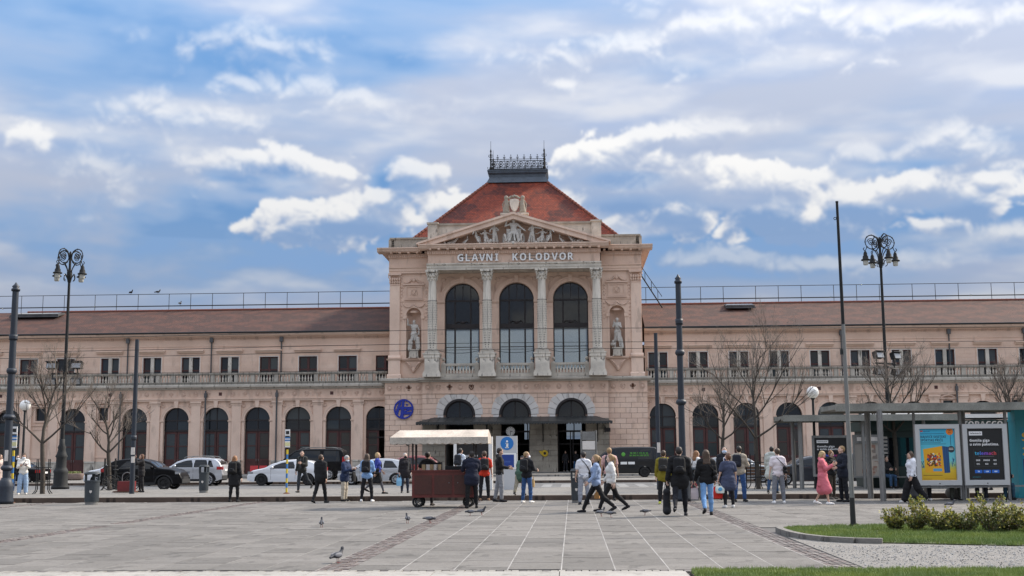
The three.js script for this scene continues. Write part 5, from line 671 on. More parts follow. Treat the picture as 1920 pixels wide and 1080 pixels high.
// ornate four-armed lamp posts with floodlights
function lampPost(pos, ry, label, h) {
  const t = thing('street_lamp', label, 'street lamp', pos, ry, 'ornate four-lantern lamp posts'), y1 = h - 1.15;
  mesh('base', lathe([[0, 0], [.42, 0], [.42, .12], [.34, .2], [.32, .75], [.36, .82], [.3, .95], [.24, 1.05], [.24, 1.5], [.29, 1.56], [.22, 1.7], [.17, 1.9], [.2, 2.0], [.13, 2.15], [.12, 2.4], [0, 2.4]], 16), MAT.ironG, t);
  mesh('pole', M(cyl(.1, .06, y1 - 2.3, 0, 2.3, 0, 12), lathe([[0, y1 - .55], [.08, y1 - .5], [.13, y1 - .25], [.13, y1 + .0], [.08, y1 + .1], [.06, y1 + .25], [.055, h - .4], [.08, h - .28], [.04, h - .12], [0, h - .08]], 12), ...[3.2, 5.6].map((y) => cyl(.15, .15, .08, 0, y, 0, 12))), MAT.iron, t);
  for (let k = 0; k < 4; k++) {
    const a = k * PI / 2 + .35, P = (r, y) => [Math.cos(a) * r * .84, y, Math.sin(a) * r * .84], cy = h - .37;
    const g = [new THREE.TorusGeometry(.35, .026, 6, 28).rotateY(-a).translate(...P(.52, cy))]; const sp = []; for (let i = 0; i <= 26; i++) { const q = i / 26 * 4.2 * PI, r = .26 * (1 - i / 30); sp.push(P(.55 + Math.cos(q) * r, cy + Math.sin(q) * r * .75)); } g.push(tube(sp, .022, 60, 5), tube([P(.08, y1 - .2), P(.22, y1 + .2), P(.45, cy - .31)], .025, 14, 5), tube([P(.1, h - .4), P(.2, h - .15), P(.4, h - .06)], .03, 10, 5), tube([P(.84, cy - .2), P(.88, cy - .34), P(.98, cy - .44), P(1.08, cy - .36), P(1.0, cy - .29)], .02, 18, 5), tube([P(.12, y1 - .35), P(.35, y1 - .1), P(.42, y1 - .35), P(.3, y1 - .42)], .02, 14, 5));
    for (let i = 0; i < 8; i++) { const q = i * PI / 4; g.push(sph(.04, ...P(.52 + Math.cos(q) * .417, cy + Math.sin(q) * .35), 1, 1, 1, 5)); } mesh('scroll_arm', M(g), MAT.iron, t);
    const L = P(.96, 0), ly = h - 1.42; const ln = mesh('lantern', M(lathe([[0, ly + .62], [.04, ly + .58], [.09, ly + .48], [.1, ly + .36], [.135, ly + .32], [.145, ly + .2], [.22, ly + .16], [.22, ly + .11], [.145, ly + .1], [0, ly + .1]], 12).translate(L[0], 0, L[2]), rod([L[0], ly + .6, L[2]], [L[0], cy - .42, L[2]], .018, 4)), MAT.iron, t); mesh('lantern_glass', lathe([[.135, ly + .1], [.125, ly - .08], [.1, ly - .12], [0, ly - .13]], 12).translate(L[0], 0, L[2]), std(.42, .42, .38, .3), ln);
  }
  const fy = h * .475; mesh('floodlight_bracket', M(rod([-.7, fy, 0], [.7, fy, 0], .05, 6), ...[-.62, .62].map((x) => rod([x, fy - .45, 0], [x, fy + .4, 0], .035, 5))), MAT.iron, t);
  for (const x of [-.62, .62]) for (const y of [-.42, .38]) { const f = mesh('floodlight', M(box(.5, .3, .26, x, fy + y, .1, 0, y > 0 ? -.3 : .35), box(.56, .04, .3, x, fy + y + .17, .12, 0, y > 0 ? -.3 : .35)), MAT.iron, t); mesh('lens', box(.44, .24, .02, x, fy + y, .245, 0, y > 0 ? -.3 : .35), std(.3, .31, .32, .15), f); }
  return t;
}
lampPost([-19.95, .16, 47.1], 0, 'ornate black lamp post with four lanterns above the parked cars on the left', 11.75);
lampPost([20.26, .16, 45.0], .6, 'ornate black lamp post with four lanterns behind the bus shelter on the right', 12.22);
// steel tram poles
function pole(pos, h, r, label, rings, capd) {
  const t = thing('tram_pole', label, 'pole', pos); mesh('shaft', M(cyl(r, r * .78, h, 0, 0, 0, 18)), MAT.navy, t);
  for (const [y, q] of rings) mesh('collar', lathe([[0, y], [r * 1.05, y], [r * 1.45 * q, y + .06], [r * 1.5 * q, y + .12], [r * 1.1, y + .2], [0, y + .2]], 18), MAT.navy, t);
  if (capd) { mesh('base', lathe([[0, 0], [r * 2, 0], [r * 2, .12], [r * 1.85, .2], [r * 1.75, .6], [r * 1.9, .66], [r * 1.5, .8], [r * 1.15, .95], [0, .95]], 18), MAT.navy, t); mesh('cap', lathe([[0, h - .02], [r * 1.05, h - .02], [r * 1.1, h + .06], [r * .7, h + .1], [r * .95, h + .16], [r * .5, h + .22], [r * .15, h + .3], [0, h + .32]], 16), MAT.navy, t); }
  return t;
}
const pA = pole([-15.85, 0, 61.4], 7.85, .145, 'thick blue-grey tram pole with flared base at the left edge of the plaza', [[3.05, 1], [4.75, .85], [1.2, 1], [6.0, .7]], true);
mesh('sticker', new THREE.CylinderGeometry(.144, .147, .4, 12, 1, true, -.3, .9).translate(0, 1.75, 0), MAT.pale, pA);
const pB = pole([8.69, 0, 62.1], 7.7, .125, 'thick blue-grey tram pole behind the crowd with capped top', [[3.35, 1], [5.1, .9], [6.2, .7], [1.3, 1]], true);
const pC = pole([-13.37, .16, 55.4], 6.4, .105, 'slim blue-grey pole with torn posters beside the black crossover', [[2.2, .8]], false);
mesh('torn_poster', M(new THREE.CylinderGeometry(.104, .107, .3, 14, 1, true, -.7, 1.6).translate(0, 1.75, 0), new THREE.CylinderGeometry(.104, .107, .26, 14, 1, true, -.4, 1.4).translate(0, 1.4, 0)), MAT.pale, pC);
const pD = pole([8.45, .16, 53.5], 6.6, .098, 'slim blue-grey pole with a pasted notice just left of the thick pole', [], false);
mesh('torn_poster', new THREE.CylinderGeometry(.096, .099, .42, 14, 1, true, -.6, 1.5).translate(0, 1.75, 0), MAT.pale, pD);
{ const f = thing('flagpole', 'tall thin flagpole on the lawn, dark above and galvanised in the middle', 'flagpole', [11.0, .04, 77.65]); f.rotation.z = .006; mesh('foot', cyl(.062, .055, .62, 0, 0, 0, 14), MAT.black, f); mesh('shaft', cyl(.054, .04, 3.85, 0, .62, 0, 14), MAT.galv, f); mesh('upper_shaft', cyl(.04, .03, 2.8, 0, 4.47, 0, 12), MAT.iron, f); mesh('truck', cyl(.034, .034, .03, 0, 7.27, 0, 10), MAT.iron, f); mesh('halyard_cleat', M(box(.05, .12, .05, -.07, 3.85, .0), new THREE.TorusGeometry(.03, .008, 4, 10).translate(-.06, 6.9, 0)), MAT.ironG, f); }
for (const [p, l] of [[[15.04, .16, 53.2], 'globe lamp on a slim dark post beside the far bus shelter'], [[-21.6, .16, 47.7], 'globe lamp behind the thick tram pole at the left edge']]) { const g = thing('globe_lamp', l, 'street lamp', p, 0, 'white globe lamps'); mesh('post', M(cyl(.07, .05, 3.75, 0, 0, 0, 10), cyl(.1, .09, .4, 0, 0, 0, 10), cyl(.05, .12, .1, 0, 3.7, 0, 10)), MAT.ironG, g); mesh('globe', sph(.26, 0, 4.02, 0, 1, 1, 1, 20), std(.85, .84, .80, .35), g); }
// yellow and blue bus stop posts
function stopPost(pos, h, ry, label) { const t = thing('bus_stop_post', label, 'stop sign', pos, ry, 'striped stop posts'); const ye = std(.62, .46, .03, .6), bl = std(.04, .17, .42, .6); for (let i = 0; i < 9; i++) mesh('band', cyl(.042, .042, h * .074, 0, .05 + i * h * .074, 0, 10), i & 1 ? bl : ye, t); mesh('foot', M(cyl(.16, .06, .06, 0, 0, 0, 10)), MAT.rust, t); const b = h * .72; mesh('sign_plate', M(box(.2, h * .28, .035, 0, b + h * .14, 0)), MAT.white, t); mesh('pictogram', M(box(.13, .13, .012, 0, b + h * .23, .02), box(.18, .05, .012, 0, b + h * .17, .02)), MAT.black, t); mesh('line_plate', M(box(.205, .06, .01, 0, b + h * .15, .02), box(.205, .05, .01, 0, b + h * .11, .02)), bl, t); mesh('line_plate', box(.2, .14, .01, 0, b + h * .05, .02), std(.7, .66, .35, .6), t); return t; }
stopPost([-16.07, 0, 60.45], 2.83, .1, 'yellow and blue striped stop post beside the thick pole on the left');
stopPost([-6.65, .16, 56.5], 2.57, .15, 'yellow and blue striped stop post in front of the white hatchback');
// litter bins
function bin(pos, s, ry, label) { const t = thing('litter_bin', label, 'litter bin', pos, ry); const m = std(.045, .058, .068, .5, { map: grainTex }); mesh('body', M(cyl(.22 * s, .235 * s, .72, 0, .1, 0, 18), cyl(.25 * s, .25 * s, .05, 0, .8, 0, 18)), m, t); mesh('stand', M(cyl(.2 * s, .2 * s, .1, 0, 0, 0, 14)), MAT.galv, t); mesh('lid', M(...[-1, 1].map((q) => box(.07, .26, .1, q * .2 * s, .94, 0)), ...[-1, 1].map((q) => box(.1, .26, .06, 0, .94, q * -.2 * s)).slice(1), lathe([[0, 1.06], [.25 * s, 1.06], [.26 * s, 1.1], [.2 * s, 1.14], [0, 1.15]], 18)), m, t); mesh('ash_tray', cyl(.2 * s, .2 * s, .012, 0, 1.146, 0, 16), MAT.galv, t); mesh('badge', M(ext(poly([[-.04, .5], [.04, .5], [.04, .44], [0, .40], [-.04, .44]]), .01, .226 * s)), MAT.pale, t); return t; }
bin([-12.28, 0, 62.3], 1.1, .2, 'round dark litter bin on the plaza in front of the bicycle');
bin([-10.64, .16, 54.5], .88, 0, 'dark litter bin between the silver crossover and the woman in black');
bin([4.95, 0, 63.1], .78, 0, 'dark litter bin beside the man in the white shirt and cap');
bin([9.2, 0, 61.0], .9, .3, 'dark litter bin half hidden behind the man in black with a backpack');
// wayfinding panel with timetables by the entrance
{ const t = thing('timetable_post', 'slim post with stacked timetable panels in front of the entrances', 'sign', [5.6, .16, 47.8]); mesh('post', M(cyl(.04, .04, 2.6, -.35, 0, 0, 8), cyl(.04, .04, 2.6, .35, 0, 0, 8)), MAT.galv, t); for (let i = 0; i < 3; i++) mesh('panel', box(.6, .4, .05, 0, 2.35 - i * .44, .02), i & 1 ? MAT.pale : MAT.galv, t); }
// information totem and advertising column
const canv = (w, h, fn) => { const c = document.createElement('canvas'); c.width = w; c.height = h; const x = c.getContext('2d'); fn(x, w, h); const t = new THREE.CanvasTexture(c); t.colorSpace = THREE.SRGBColorSpace; t.anisotropy = 4; return new THREE.MeshStandardMaterial({ map: t, roughness: .35 }); };
const sheet = (w, h, x, y, z) => new THREE.PlaneGeometry(w, h).translate(x, y, z);
const telecomAd = canv(384, 576, (x, w, h) => {
  x.fillStyle = '#17181a'; x.fillRect(0, 0, w, h); x.fillStyle = '#e8e8e8'; x.fillRect(32, 40, 138, 44); x.fillStyle = '#17181a'; x.font = 'bold 26px sans-serif'; x.textAlign = 'center'; x.fillText('telemach', 101, 71);
  x.fillStyle = '#f2f2f2'; x.textAlign = 'left'; x.font = 'bold 37px sans-serif'; x.fillText('Gomila giga', 34, 152); x.fillText('u svim paketima.', 34, 194);
  x.strokeStyle = '#33363a'; x.lineWidth = 3; x.strokeRect(72, 232, 256, 190); x.font = 'bold 50px sans-serif'; x.textAlign = 'left'; const cs = ['#35b7d8', '#3aa0dc', '#4a7fe0', '#6a62d8', '#8a50c8', '#b0459f', '#cc4070', '#d84a4a']; let px = 82; [...'telemach'].forEach((c, i) => { x.fillStyle = cs[i]; x.fillText(c, px, 296); px += x.measureText(c).width; });
  x.fillStyle = '#888'; x.fillRect(120, 310, 160, 3); x.fillStyle = '#eee'; x.font = 'bold 23px sans-serif'; x.textAlign = 'center'; ['3GB', '200GB', '∞'].forEach((s, i) => { x.fillText(s === '∞' ? 'GO' : s, 112 + i * 88, 362); x.fillText('GO', 112 + i * 88, 402); });
  ['79', '139', '169'].forEach((s, i) => { x.fillStyle = '#2166c4'; x.fillRect(74 + i * 88, 458, 76, 34); x.fillStyle = '#fff'; x.font = 'bold 20px sans-serif'; x.fillText(s, 112 + i * 88, 482); }); x.fillStyle = '#2aa8b8'; x.font = '16px sans-serif'; x.textAlign = 'left'; x.fillText('telemach.hr', 46, 540);
});
const sportAd = canv(384, 576, (x, w, h) => {
  const g = x.createLinearGradient(0, 0, 0, h); g.addColorStop(0, '#2fa6cc'); g.addColorStop(.62, '#6fc1c6'); g.addColorStop(.8, '#d6b52c'); g.addColorStop(1, '#c79a16'); x.fillStyle = g; x.fillRect(0, 0, w, h);
  x.fillStyle = '#c23a34'; x.fillRect(20, 26, 26, 16); x.fillStyle = '#1d4f80'; x.font = 'bold 18px sans-serif'; x.fillText('sportski', 50, 42); x.fillStyle = '#123a5c'; x.fillRect(20, 60, 250, 5); x.font = 'bold 36px sans-serif'; x.fillStyle = '#0c2c48'; x.fillText('NAJVEĆE SVJETSKE', 18, 108, 270); x.fillText('SPORTSKE PRIČE', 18, 146, 236); x.fillRect(20, 158, 210, 4); x.fillRect(20, 172, 264, 4);
  x.fillStyle = '#e07a1c'; x.beginPath(); x.arc(326, 40, 38, 0, 7); x.fill(); x.fillStyle = '#8d2d10'; x.font = 'bold 22px sans-serif'; x.fillText('30', 316, 36); x.fillText('kn', 312, 58); x.fillStyle = '#2a3540'; x.fillRect(330, 78, 5, 112); x.beginPath(); x.arc(334, 232, 36, 0, 7); x.fill(); x.fillStyle = '#d8d0c0'; x.fillRect(310, 218, 48, 6); x.fillRect(310, 232, 48, 6);
  x.fillStyle = '#e2a51d'; x.beginPath(); x.moveTo(40, 230); x.lineTo(240, 196); x.lineTo(252, 490); x.lineTo(54, 484); x.fill(); x.fillStyle = '#1f4e7d'; x.beginPath(); x.moveTo(240, 196); x.lineTo(306, 206); x.lineTo(312, 486); x.lineTo(252, 490); x.fill(); x.fillStyle = '#163a60'; for (const k of [262, 284, 302]) x.fillRect(k, 204, 4, 282);
  let s = 9; const r = () => (s = (s * 16807) % 2147483647) / 2147483647; const cs = ['#d8531c', '#f0c23a', '#8c2d18', '#2b5a86', '#e8e2cc', '#5a3c14']; for (let i = 0; i < 90; i++) { x.fillStyle = cs[r() * 6 | 0]; x.beginPath(); x.ellipse(80 + r() * 140, 280 + r() * 130, 4 + r() * 12, 6 + r() * 18, r() * 3, 0, 7); x.fill(); } x.fillStyle = '#5aa0c4'; x.fillRect(136, 440, 92, 30); x.fillStyle = '#2c5c84'; for (let i = 0; i < 14; i++) { x.fillRect(10 + r() * 30, 350 + r() * 70, 8, 14); x.fillRect(326 + r() * 40, 320 + r() * 110, 6, 18); } x.fillStyle = '#6a4a10'; x.fillRect(30, 510, 200, 6); x.fillRect(30, 552, 90, 4); x.fillRect(250, 552, 110, 4);
});
{ const t = thing('information_totem', 'grey information totem with blue i sign and blue screen behind the queue', 'information point', [1.98, .16, 52.2]); mesh('casing', M(box(.92, 2.3, .3, .0, 1.15, 0)), std(.50, .51, .52, .45), t); mesh('joint', M(box(.922, .012, .302, 0, 1.55, 0), box(.922, .012, .302, 0, .95, 0)), MAT.black, t);
  mesh('info_disc', new THREE.CylinderGeometry(.285, .285, .012, 32).rotateX(PI / 2).translate(.02, 1.98, .153), std(.015, .17, .50, .4), t); mesh('letter_i', M(box(.09, .2, .012, .03, 1.9, .162), box(.16, .035, .012, .02, 1.8, .162), box(.09, .035, .012, .0, 1.985, .162), new THREE.CylinderGeometry(.045, .045, .012, 14).rotateX(PI / 2).translate(.025, 2.07, .162)), MAT.whitePlain, t);
  mesh('screen_frame', box(.84, .68, .02, .0, 1.22, .152), MAT.whitePlain, t); mesh('screen', sheet(.64, .56, 0, 1.22, .165), canv(128, 128, (x) => { x.fillStyle = '#1c3c86'; x.fillRect(0, 0, 128, 128); x.fillStyle = '#4c68a8'; x.font = 'bold 20px sans-serif'; x.fillText('ZAGREB', 22, 76); }), t); }
{ const t = thing('advertising_panel', 'tall white framed advertising panel with dark poster beside the information totem', 'advertising panel', [.5, .16, 52.0]); const fr = rect(-.85, .85, 0, 2.28); fr.holes.push(rectPath(-.72, .68, .55, 2.08)); mesh('frame', ext(fr, .26, -.13), MAT.white, t); mesh('poster', sheet(1.42, 1.55, -.02, 1.31, .02), canv(256, 280, (x) => { x.fillStyle = '#131315'; x.fillRect(0, 0, 256, 280); x.fillStyle = '#d8d8d8'; x.font = 'bold 24px sans-serif'; x.fillText('Bez ugovorne', 14, 120); x.fillText('obveze.', 14, 150); }), t); mesh('back', box(1.5, 1.6, .02, -.02, 1.31, -.02), MAT.black, t); }
// snack cart with scalloped canvas roof
{ const t = thing('snack_cart', 'dark red wooden snack cart with cream scalloped canvas roof', 'cart', [.35, 0, 65.9]);
  mesh('body', M(box(2.0, .82, 1.0, .36, .73, -.1), box(2.06, .05, 1.06, .36, 1.16, -.1)), MAT.wood, t); for (const x of [-.28, .36, 1.0]) mesh('body_panel', M(box(.56, .6, .03, x, .72, .405)), std(.09, .024, .015, .5, { map: grainTex }), t); mesh('knob', M(sph(.015, .55, .78, .43), sph(.015, .83, .78, .43)), MAT.galv, t);
  for (const x of [-.48, 1.14]) for (const z of [.2, -.4]) { const w = mesh('wheel', new THREE.TorusGeometry(.145, .035, 8, 20).translate(x, .18, z), MAT.rubber, t); const sp = [cyl(.03, .03, .06, 0, 0, 0, 8).rotateX(PI / 2).translate(x, .18, z - .03)]; for (let k = 0; k < 8; k++) sp.push(rod([x, .18, z], [x + Math.cos(k * PI / 4) * .13, .18 + Math.sin(k * PI / 4) * .13, z], .01, 4)); mesh('spokes', M(sp), MAT.galv, w); }
  for (const [x, z] of [[-.62, .36], [1.34, .36], [-.52, .36], [-.62, -.55], [1.34, -.55]]) mesh('canopy_post', cyl(.028, .028, 1.0, x, 1.12, z, 8), MAT.frameDk, t);
  const L = -1.3, R = 1.82, canvasM = std(.74, .64, .54, .9, { map: grainTex, bumpMap: grainTex, bumpScale: .01 }); const pl = (a, b, c, d) => { const g = new THREE.BufferGeometry(); g.setAttribute('position', new THREE.Float32BufferAttribute([...a, ...b, ...c, ...a, ...c, ...d], 3)); g.computeVertexNormals(); return uvm(g); };
  mesh('roof_canvas', M(pl([L, 2.22, .75], [R, 2.22, .75], [R - .02, 2.46, .1], [L + .22, 2.46, .1]), pl([R, 2.22, -.95], [L, 2.22, -.95], [L + .22, 2.46, .1], [R - .02, 2.46, .1]), pl([L, 2.22, -.95], [L, 2.22, .75], [L + .22, 2.46, .1], [L + .22, 2.461, .1]), pl([R, 2.22, .75], [R, 2.22, -.95], [R - .02, 2.46, .1], [R - .02, 2.461, .1])), canvasM, t);
  const val = (x0, x1) => { const s = new THREE.Shape(), n = 13; s.moveTo(x0, 2.22); s.lineTo(x1, 2.22); s.lineTo(x1, 2.03); for (let i = n; i > 0; i--) { const a = lerp(x0, x1, i / n), b = lerp(x0, x1, (i - 1) / n); s.quadraticCurveTo((a + b) / 2, 1.97, b, 2.03); } return s; };
  mesh('valance', M(ext(val(L, R), .012, .745), ext(val(L, R), .012, -.957), ext(val(-.95, .75), .012, 0).rotateY(-PI / 2).translate(L, 0, 0), ext(val(-.95, .75), .012, 0).rotateY(-PI / 2).translate(R, 0, 0)), std(.70, .63, .54, .9, { map: grainTex }), t);
  mesh('lamp_arm', M(rod([L + .42, 1.2, -.6], [L + .42, 2.1, -.6], .02, 6), sph(.06, L + .4, 2.02, -.5)), MAT.galv, t);
  mesh('grill', box(.6, .12, .6, .7, 1.24, -.15), MAT.iron, t); mesh('snack_box', box(.3, .25, .35, .1, 1.3, -.25), MAT.iron, t); for (let i = 0; i < 5; i++) mesh('paper_bag', box(.11, .18, .09, -.3 + i * .13, 1.27, .1, i * .4), i & 1 ? MAT.pale : std(.42, .3, .17, .9), t); }
// bus shelters
function shelter(pos, len, h, cols, label, depth) { const t = thing('bus_shelter', label, 'bus shelter', pos); mesh('roof', M(bx(0, len, h - .03, h + .13, -depth, .35), bx(-.02, len, h - .1, h + .16, .33, .42), bx(-.02, len, h - .1, h + .16, -depth - .05, -depth + .02)), MAT.greenMetal, t); for (const [x, z, r] of cols) mesh('post', cyl(r, r, h - .05, x, 0, z, 14), MAT.galv, t); return t; }
const shF = shelter([13.9, 0, 62.6], 10, 3.15, [[1.45, .35, .1], [1.6, -2.0, .1], [2.75, -.2, .045], [4.28, -.1, .055], [5.82, -.1, .055], [8.2, -.1, .055], [5.0, -2.0, .08], [8.6, -2.0, .1]], 'long grey metal bus shelter on the plaza at the right', 2.3);
mesh('bench_seat', M(box(6.4, .05, .38, 5.9, .46, -.75), ...[3.2, 5.2, 7.2].map((x) => box(.06, .46, .3, x, .23, -.75))), MAT.galv, shF);
for (const [x, m, l] of [[17.33, sportAd, 'framed poster in blue and yellow about sports stories on the bus shelter'], [18.93, telecomAd, 'framed black telecom poster beside the blue and yellow one']]) { const t = thing('poster_case', l, 'poster', [x, 0, 62.68], 0); const fr = rect(-.74, .74, .52, 2.58); fr.holes.push(rectPath(-.6, .6, .68, 2.44)); mesh('frame', ext(fr, .12, -.06, .01), std(.52, .53, .53, .35, { metalness: .4 }), t); mesh('poster', sheet(1.24, 1.8, 0, 1.56, .0), m, t); mesh('back_panel', box(1.3, 1.86, .03, 0, 1.56, -.03), MAT.galv, t); mesh('lock', sph(.02, 0, .58, .07), MAT.black, t); mesh('hanger', M(box(1.5, .05, .05, 0, .46, -.03), rod([-.72, .05, -.02], [-.72, .6, -.02], .03, 6), rod([.72, .05, -.02], [.72, .6, -.02], .03, 6)), MAT.galv, t); }
const shB = shelter([13.6, .16, 53.9], 7.2, 2.88, [[.72, -.02, .09], [.7, -1.6, .08], [3.3, 0, .07], [5.8, 0, .07], [6.9, -1.6, .09]], 'second bus shelter on the raised pavement behind the long one', 2);
{ const t = thing('poster_case', 'smaller black telecom poster in the shelter behind the woman in pink', 'poster', [15.6, .16, 53.6]); const fr = rect(-.75, .75, .5, 2.2); fr.holes.push(rectPath(-.66, .66, .6, 2.1)); mesh('frame', ext(fr, .1, -.05), MAT.galv, t); mesh('poster', sheet(1.34, 1.52, 0, 1.35, .0), telecomAd, t); mesh('back_panel', box(1.4, 1.6, .03, 0, 1.35, -.025), MAT.galv, t); }
{ const t = thing('map_case', 'glazed map case with pale header in the shelter on the raised pavement', 'information board', [17.15, .16, 53.6]); const fr = rect(-.62, .62, .45, 2.22); fr.holes.push(rectPath(-.55, .55, .52, 1.86)); mesh('frame', ext(fr, .1, -.05), MAT.galv, t); mesh('map', sheet(1.14, 1.4, 0, 1.18, -.01), canv(192, 224, (x) => { x.fillStyle = '#9a948c'; x.fillRect(0, 0, 192, 224); let s = 5; const r = () => (s = (s * 16807) % 2147483647) / 2147483647; for (let i = 0; i < 60; i++) { x.fillStyle = ['#8c6a5c', '#a89c90', '#7c7068', '#94857a'][r() * 4 | 0]; x.fillRect(50 + r() * 80, r() * 200, 20 + r() * 26, 10 + r() * 30); } }), t); mesh('header', box(.9, .16, .012, 0, 2.04, .055), MAT.pale, t); }
{ const t = thing('bench', 'metal bench inside the far bus shelter', 'bench', [18.2, .16, 53.2]); mesh('seat', M(box(2.2, .05, .4, 0, .46, 0)), MAT.galv, t); for (const x of [-.9, .9]) mesh('leg', box(.06, .46, .35, x, .23, 0), MAT.galv, t); }
{ const t = thing('utility_cabinet', 'beige utility cabinet between the shelter posts', 'cabinet', [18.75, .16, 54.6]); mesh('cabinet', M(box(.5, 1.35, .4, 0, .68, 0), box(.54, .05, .44, 0, 1.38, 0)), std(.26, .245, .215, .7, { map: grainTex }), t); mesh('door', box(.42, 1.15, .02, 0, .68, .205), std(.24, .225, .2, .7, { map: grainTex }), t); }
// kiosks on the right
{ const t = thing('news_kiosk', 'dark green kiosk with white roof band behind the bus shelter', 'kiosk', [20.6, .16, 53.0]); mesh('walls', M(box(6.4, 2.5, 2.4, 0, 1.25, -1.6)), std(.012, .03, .027, .5), t); mesh('fascia', M(box(6.7, .42, 2.8, 0, 2.6, -1.5)), std(.01, .035, .03, .5), t); mesh('roof_band', M(box(6.9, .16, 3.0, 0, 2.98, -1.5), box(3.2, .1, 1, -1.5, 3.1, -1.2)), MAT.white, t); for (let i = 0; i < 3; i++) mesh('window', box(1.5, 1.2, .04, -2 + i * 1.9, 1.5, -.39), MAT.glass, t); mesh('lettering', M(text('TOBACCO', .26, .02, 1.55, 2.5, -.09)), MAT.pale, t); mesh('price_list', M(...[0, 1, 2, 3, 4, 5, 6].map((i) => box(.42, .09, .02, -2.6, 2.1 - i * .16, -.37))), MAT.pale, t); }
{ const t = thing('poster_column', 'turquoise advertising kiosk with bold yellow lettering at the right edge', 'kiosk', [21.6, 0, 60.5]); mesh('body', M(box(1.8, 3.1, .7, 0, 1.6, -.15), box(1.86, .1, .76, 0, .05, -.15), box(1.84, .06, .74, 0, 2.75, -.15)), std(.03, .29, .36, .45), t); mesh('poster', sheet(1.5, 2.0, .0, 1.5, .205), canv(256, 384, (x) => { x.fillStyle = '#1b8dab'; x.fillRect(0, 0, 256, 384); x.fillStyle = '#3b2b66'; x.fillRect(8, 215, 240, 110); x.fillStyle = '#efbb1e'; x.font = 'bold 76px sans-serif'; x.fillText('SUPER', 6, 92, 244); x.fillText('2021', 6, 190, 200); x.fillStyle = '#c2632c'; x.font = 'bold 30px sans-serif'; x.fillText('KOMBI', 16, 254); x.fillText('DOBITAK', 16, 300); }), t); }
// bench, bicycle, planters, red seats, red barrow
{ const t = thing('bench', 'wooden slatted park bench with curled iron legs under the bare tree', 'bench', [13.1, .16, 52.2]); for (let i = 0; i < 3; i++) mesh('seat_slat', box(2.0, .035, .11, 0, .45, -.14 + i * .13), MAT.bark, t); for (let i = 0; i < 3; i++) mesh('back_slat', box(2.0, .1, .03, 0, .6 + i * .13, .18 + i * .03), std(.16, .085, .05, .7, { map: grainTex }), t); for (const x of [-.85, .85]) mesh('leg', M(tube([[x, 0, -.2], [x, .25, -.1], [x, .42, -.2]], .03, 10, 5), tube([[x, 0, .25], [x, .3, .1], [x, .5, .18], [x, .9, .27]], .03, 14, 5), rod([x, .42, -.2], [x, .42, .18], .025, 5)), MAT.iron, t); }
{ const t = thing('bicycle', 'dark bicycle leaning on the guard of the young tree at left', 'bicycle', [-15.9, .16, 49.9], .12); for (const x of [-.52, .52]) { const w = mesh('wheel', new THREE.TorusGeometry(.33, .022, 6, 28).translate(x, .35, 0), MAT.rubber, t); const s = []; for (let k = 0; k < 12; k++) s.push(rod([x, .35, 0], [x + Math.cos(k * PI / 6) * .32, .35 + Math.sin(k * PI / 6) * .32, 0], .004, 3)); mesh('spokes', M(s), MAT.galv, w); } mesh('frame', M(rod([-.52, .35, 0], [-.12, .36, 0], .016), rod([-.52, .35, 0], [-.22, .78, 0], .014), rod([-.12, .36, 0], [-.25, .9, 0], .016), rod([-.12, .36, 0], [.36, .72, 0], .018), rod([-.2, .76, 0], [.36, .8, 0], .016), rod([.52, .35, 0], [.34, .95, 0], .016)), MAT.iron, t); mesh('saddle', ell2(), MAT.black, t); mesh('handlebar', tube([[.24, 1.0, -.26], [.36, 1.02, -.1], [.36, 1.02, .1], [.24, 1.0, .26]], .013, 12, 5), MAT.iron, t); function ell2() { return sph(.1, -.26, .93, 0, 1.3, .35, .7); } }
const planter = (x, z, ry, label) => { const t = thing('planter', label, 'planter', [x, .15, z], ry); mesh('trough', M(lathe([[0, 0], [.5, 0], [.62, .1], [.66, .42], [.6, .45], [.56, .38], [0, .38]], 20).scale(1.3, 1, .8)), std(.30, .22, .19, .9, { map: grainTex }), t); const g = []; reseed(x * 10 | 0); for (let i = 0; i < 260; i++) { const a = rr(0, 6.3), r = Math.sqrt(rnd()) * .55, l = new THREE.PlaneGeometry(.05, .09).rotateX(rr(-1, 1)).rotateY(rr(0, 6)).translate(Math.cos(a) * r * 1.3, .42 + rr(0, .16), Math.sin(a) * r * .75); g.push(l); } mesh('plants', M(g), leafMat(.14, .17, .03), t); };
function leafMat(r, g, b) { const m = new THREE.MeshPhysicalMaterial({ roughness: .7, transmission: .3, thickness: 0, side: THREE.DoubleSide }); m.color.setRGB(r, g, b); return m; }
planter(-29.1, 24, 0, 'round stone planter with yellow-green plants by the dark sedan'); planter(-10.2, 23.5, .2, 'stone planter with green plants behind the man reading his phone'); planter(-25.5, 24, .4, 'low stone planter behind the small white hatchback');
{ const t = thing('seat_row', 'row of three red plastic seats against the station wall', 'seats', [-15.9, .145, 24.5]); mesh('beam', M(box(2.0, .06, .1, 0, .42, 0), box(.06, .42, .3, -.8, .21, 0), box(.06, .42, .3, .8, .21, 0)), MAT.iron, t); for (let i = 0; i < 3; i++) mesh('seat', M(box(.5, .06, .42, -.62 + i * .62, .48, .05), box(.5, .4, .06, -.62 + i * .62, .7, -.17, 0, -.15)), std(.42, .025, .03, .4), t); }
{ const t = thing('red_barrow', 'small red metal barrow beside the slim poster pole', 'barrow', [-14.15, .16, 53.9]); mesh('box', M(box(.62, .42, .5, 0, .28, 0)), std(.20, .018, .02, .5, { map: grainTex }), t); mesh('plate', box(.9, .05, .55, -.05, .05, 0), MAT.rust, t); mesh('handle', tube([[-.2, .45, 0], [-.18, .75, 0], [0, .86, 0], [.2, .75, 0], [.22, .45, 0]], .02, 16, 5), MAT.galv, t); }
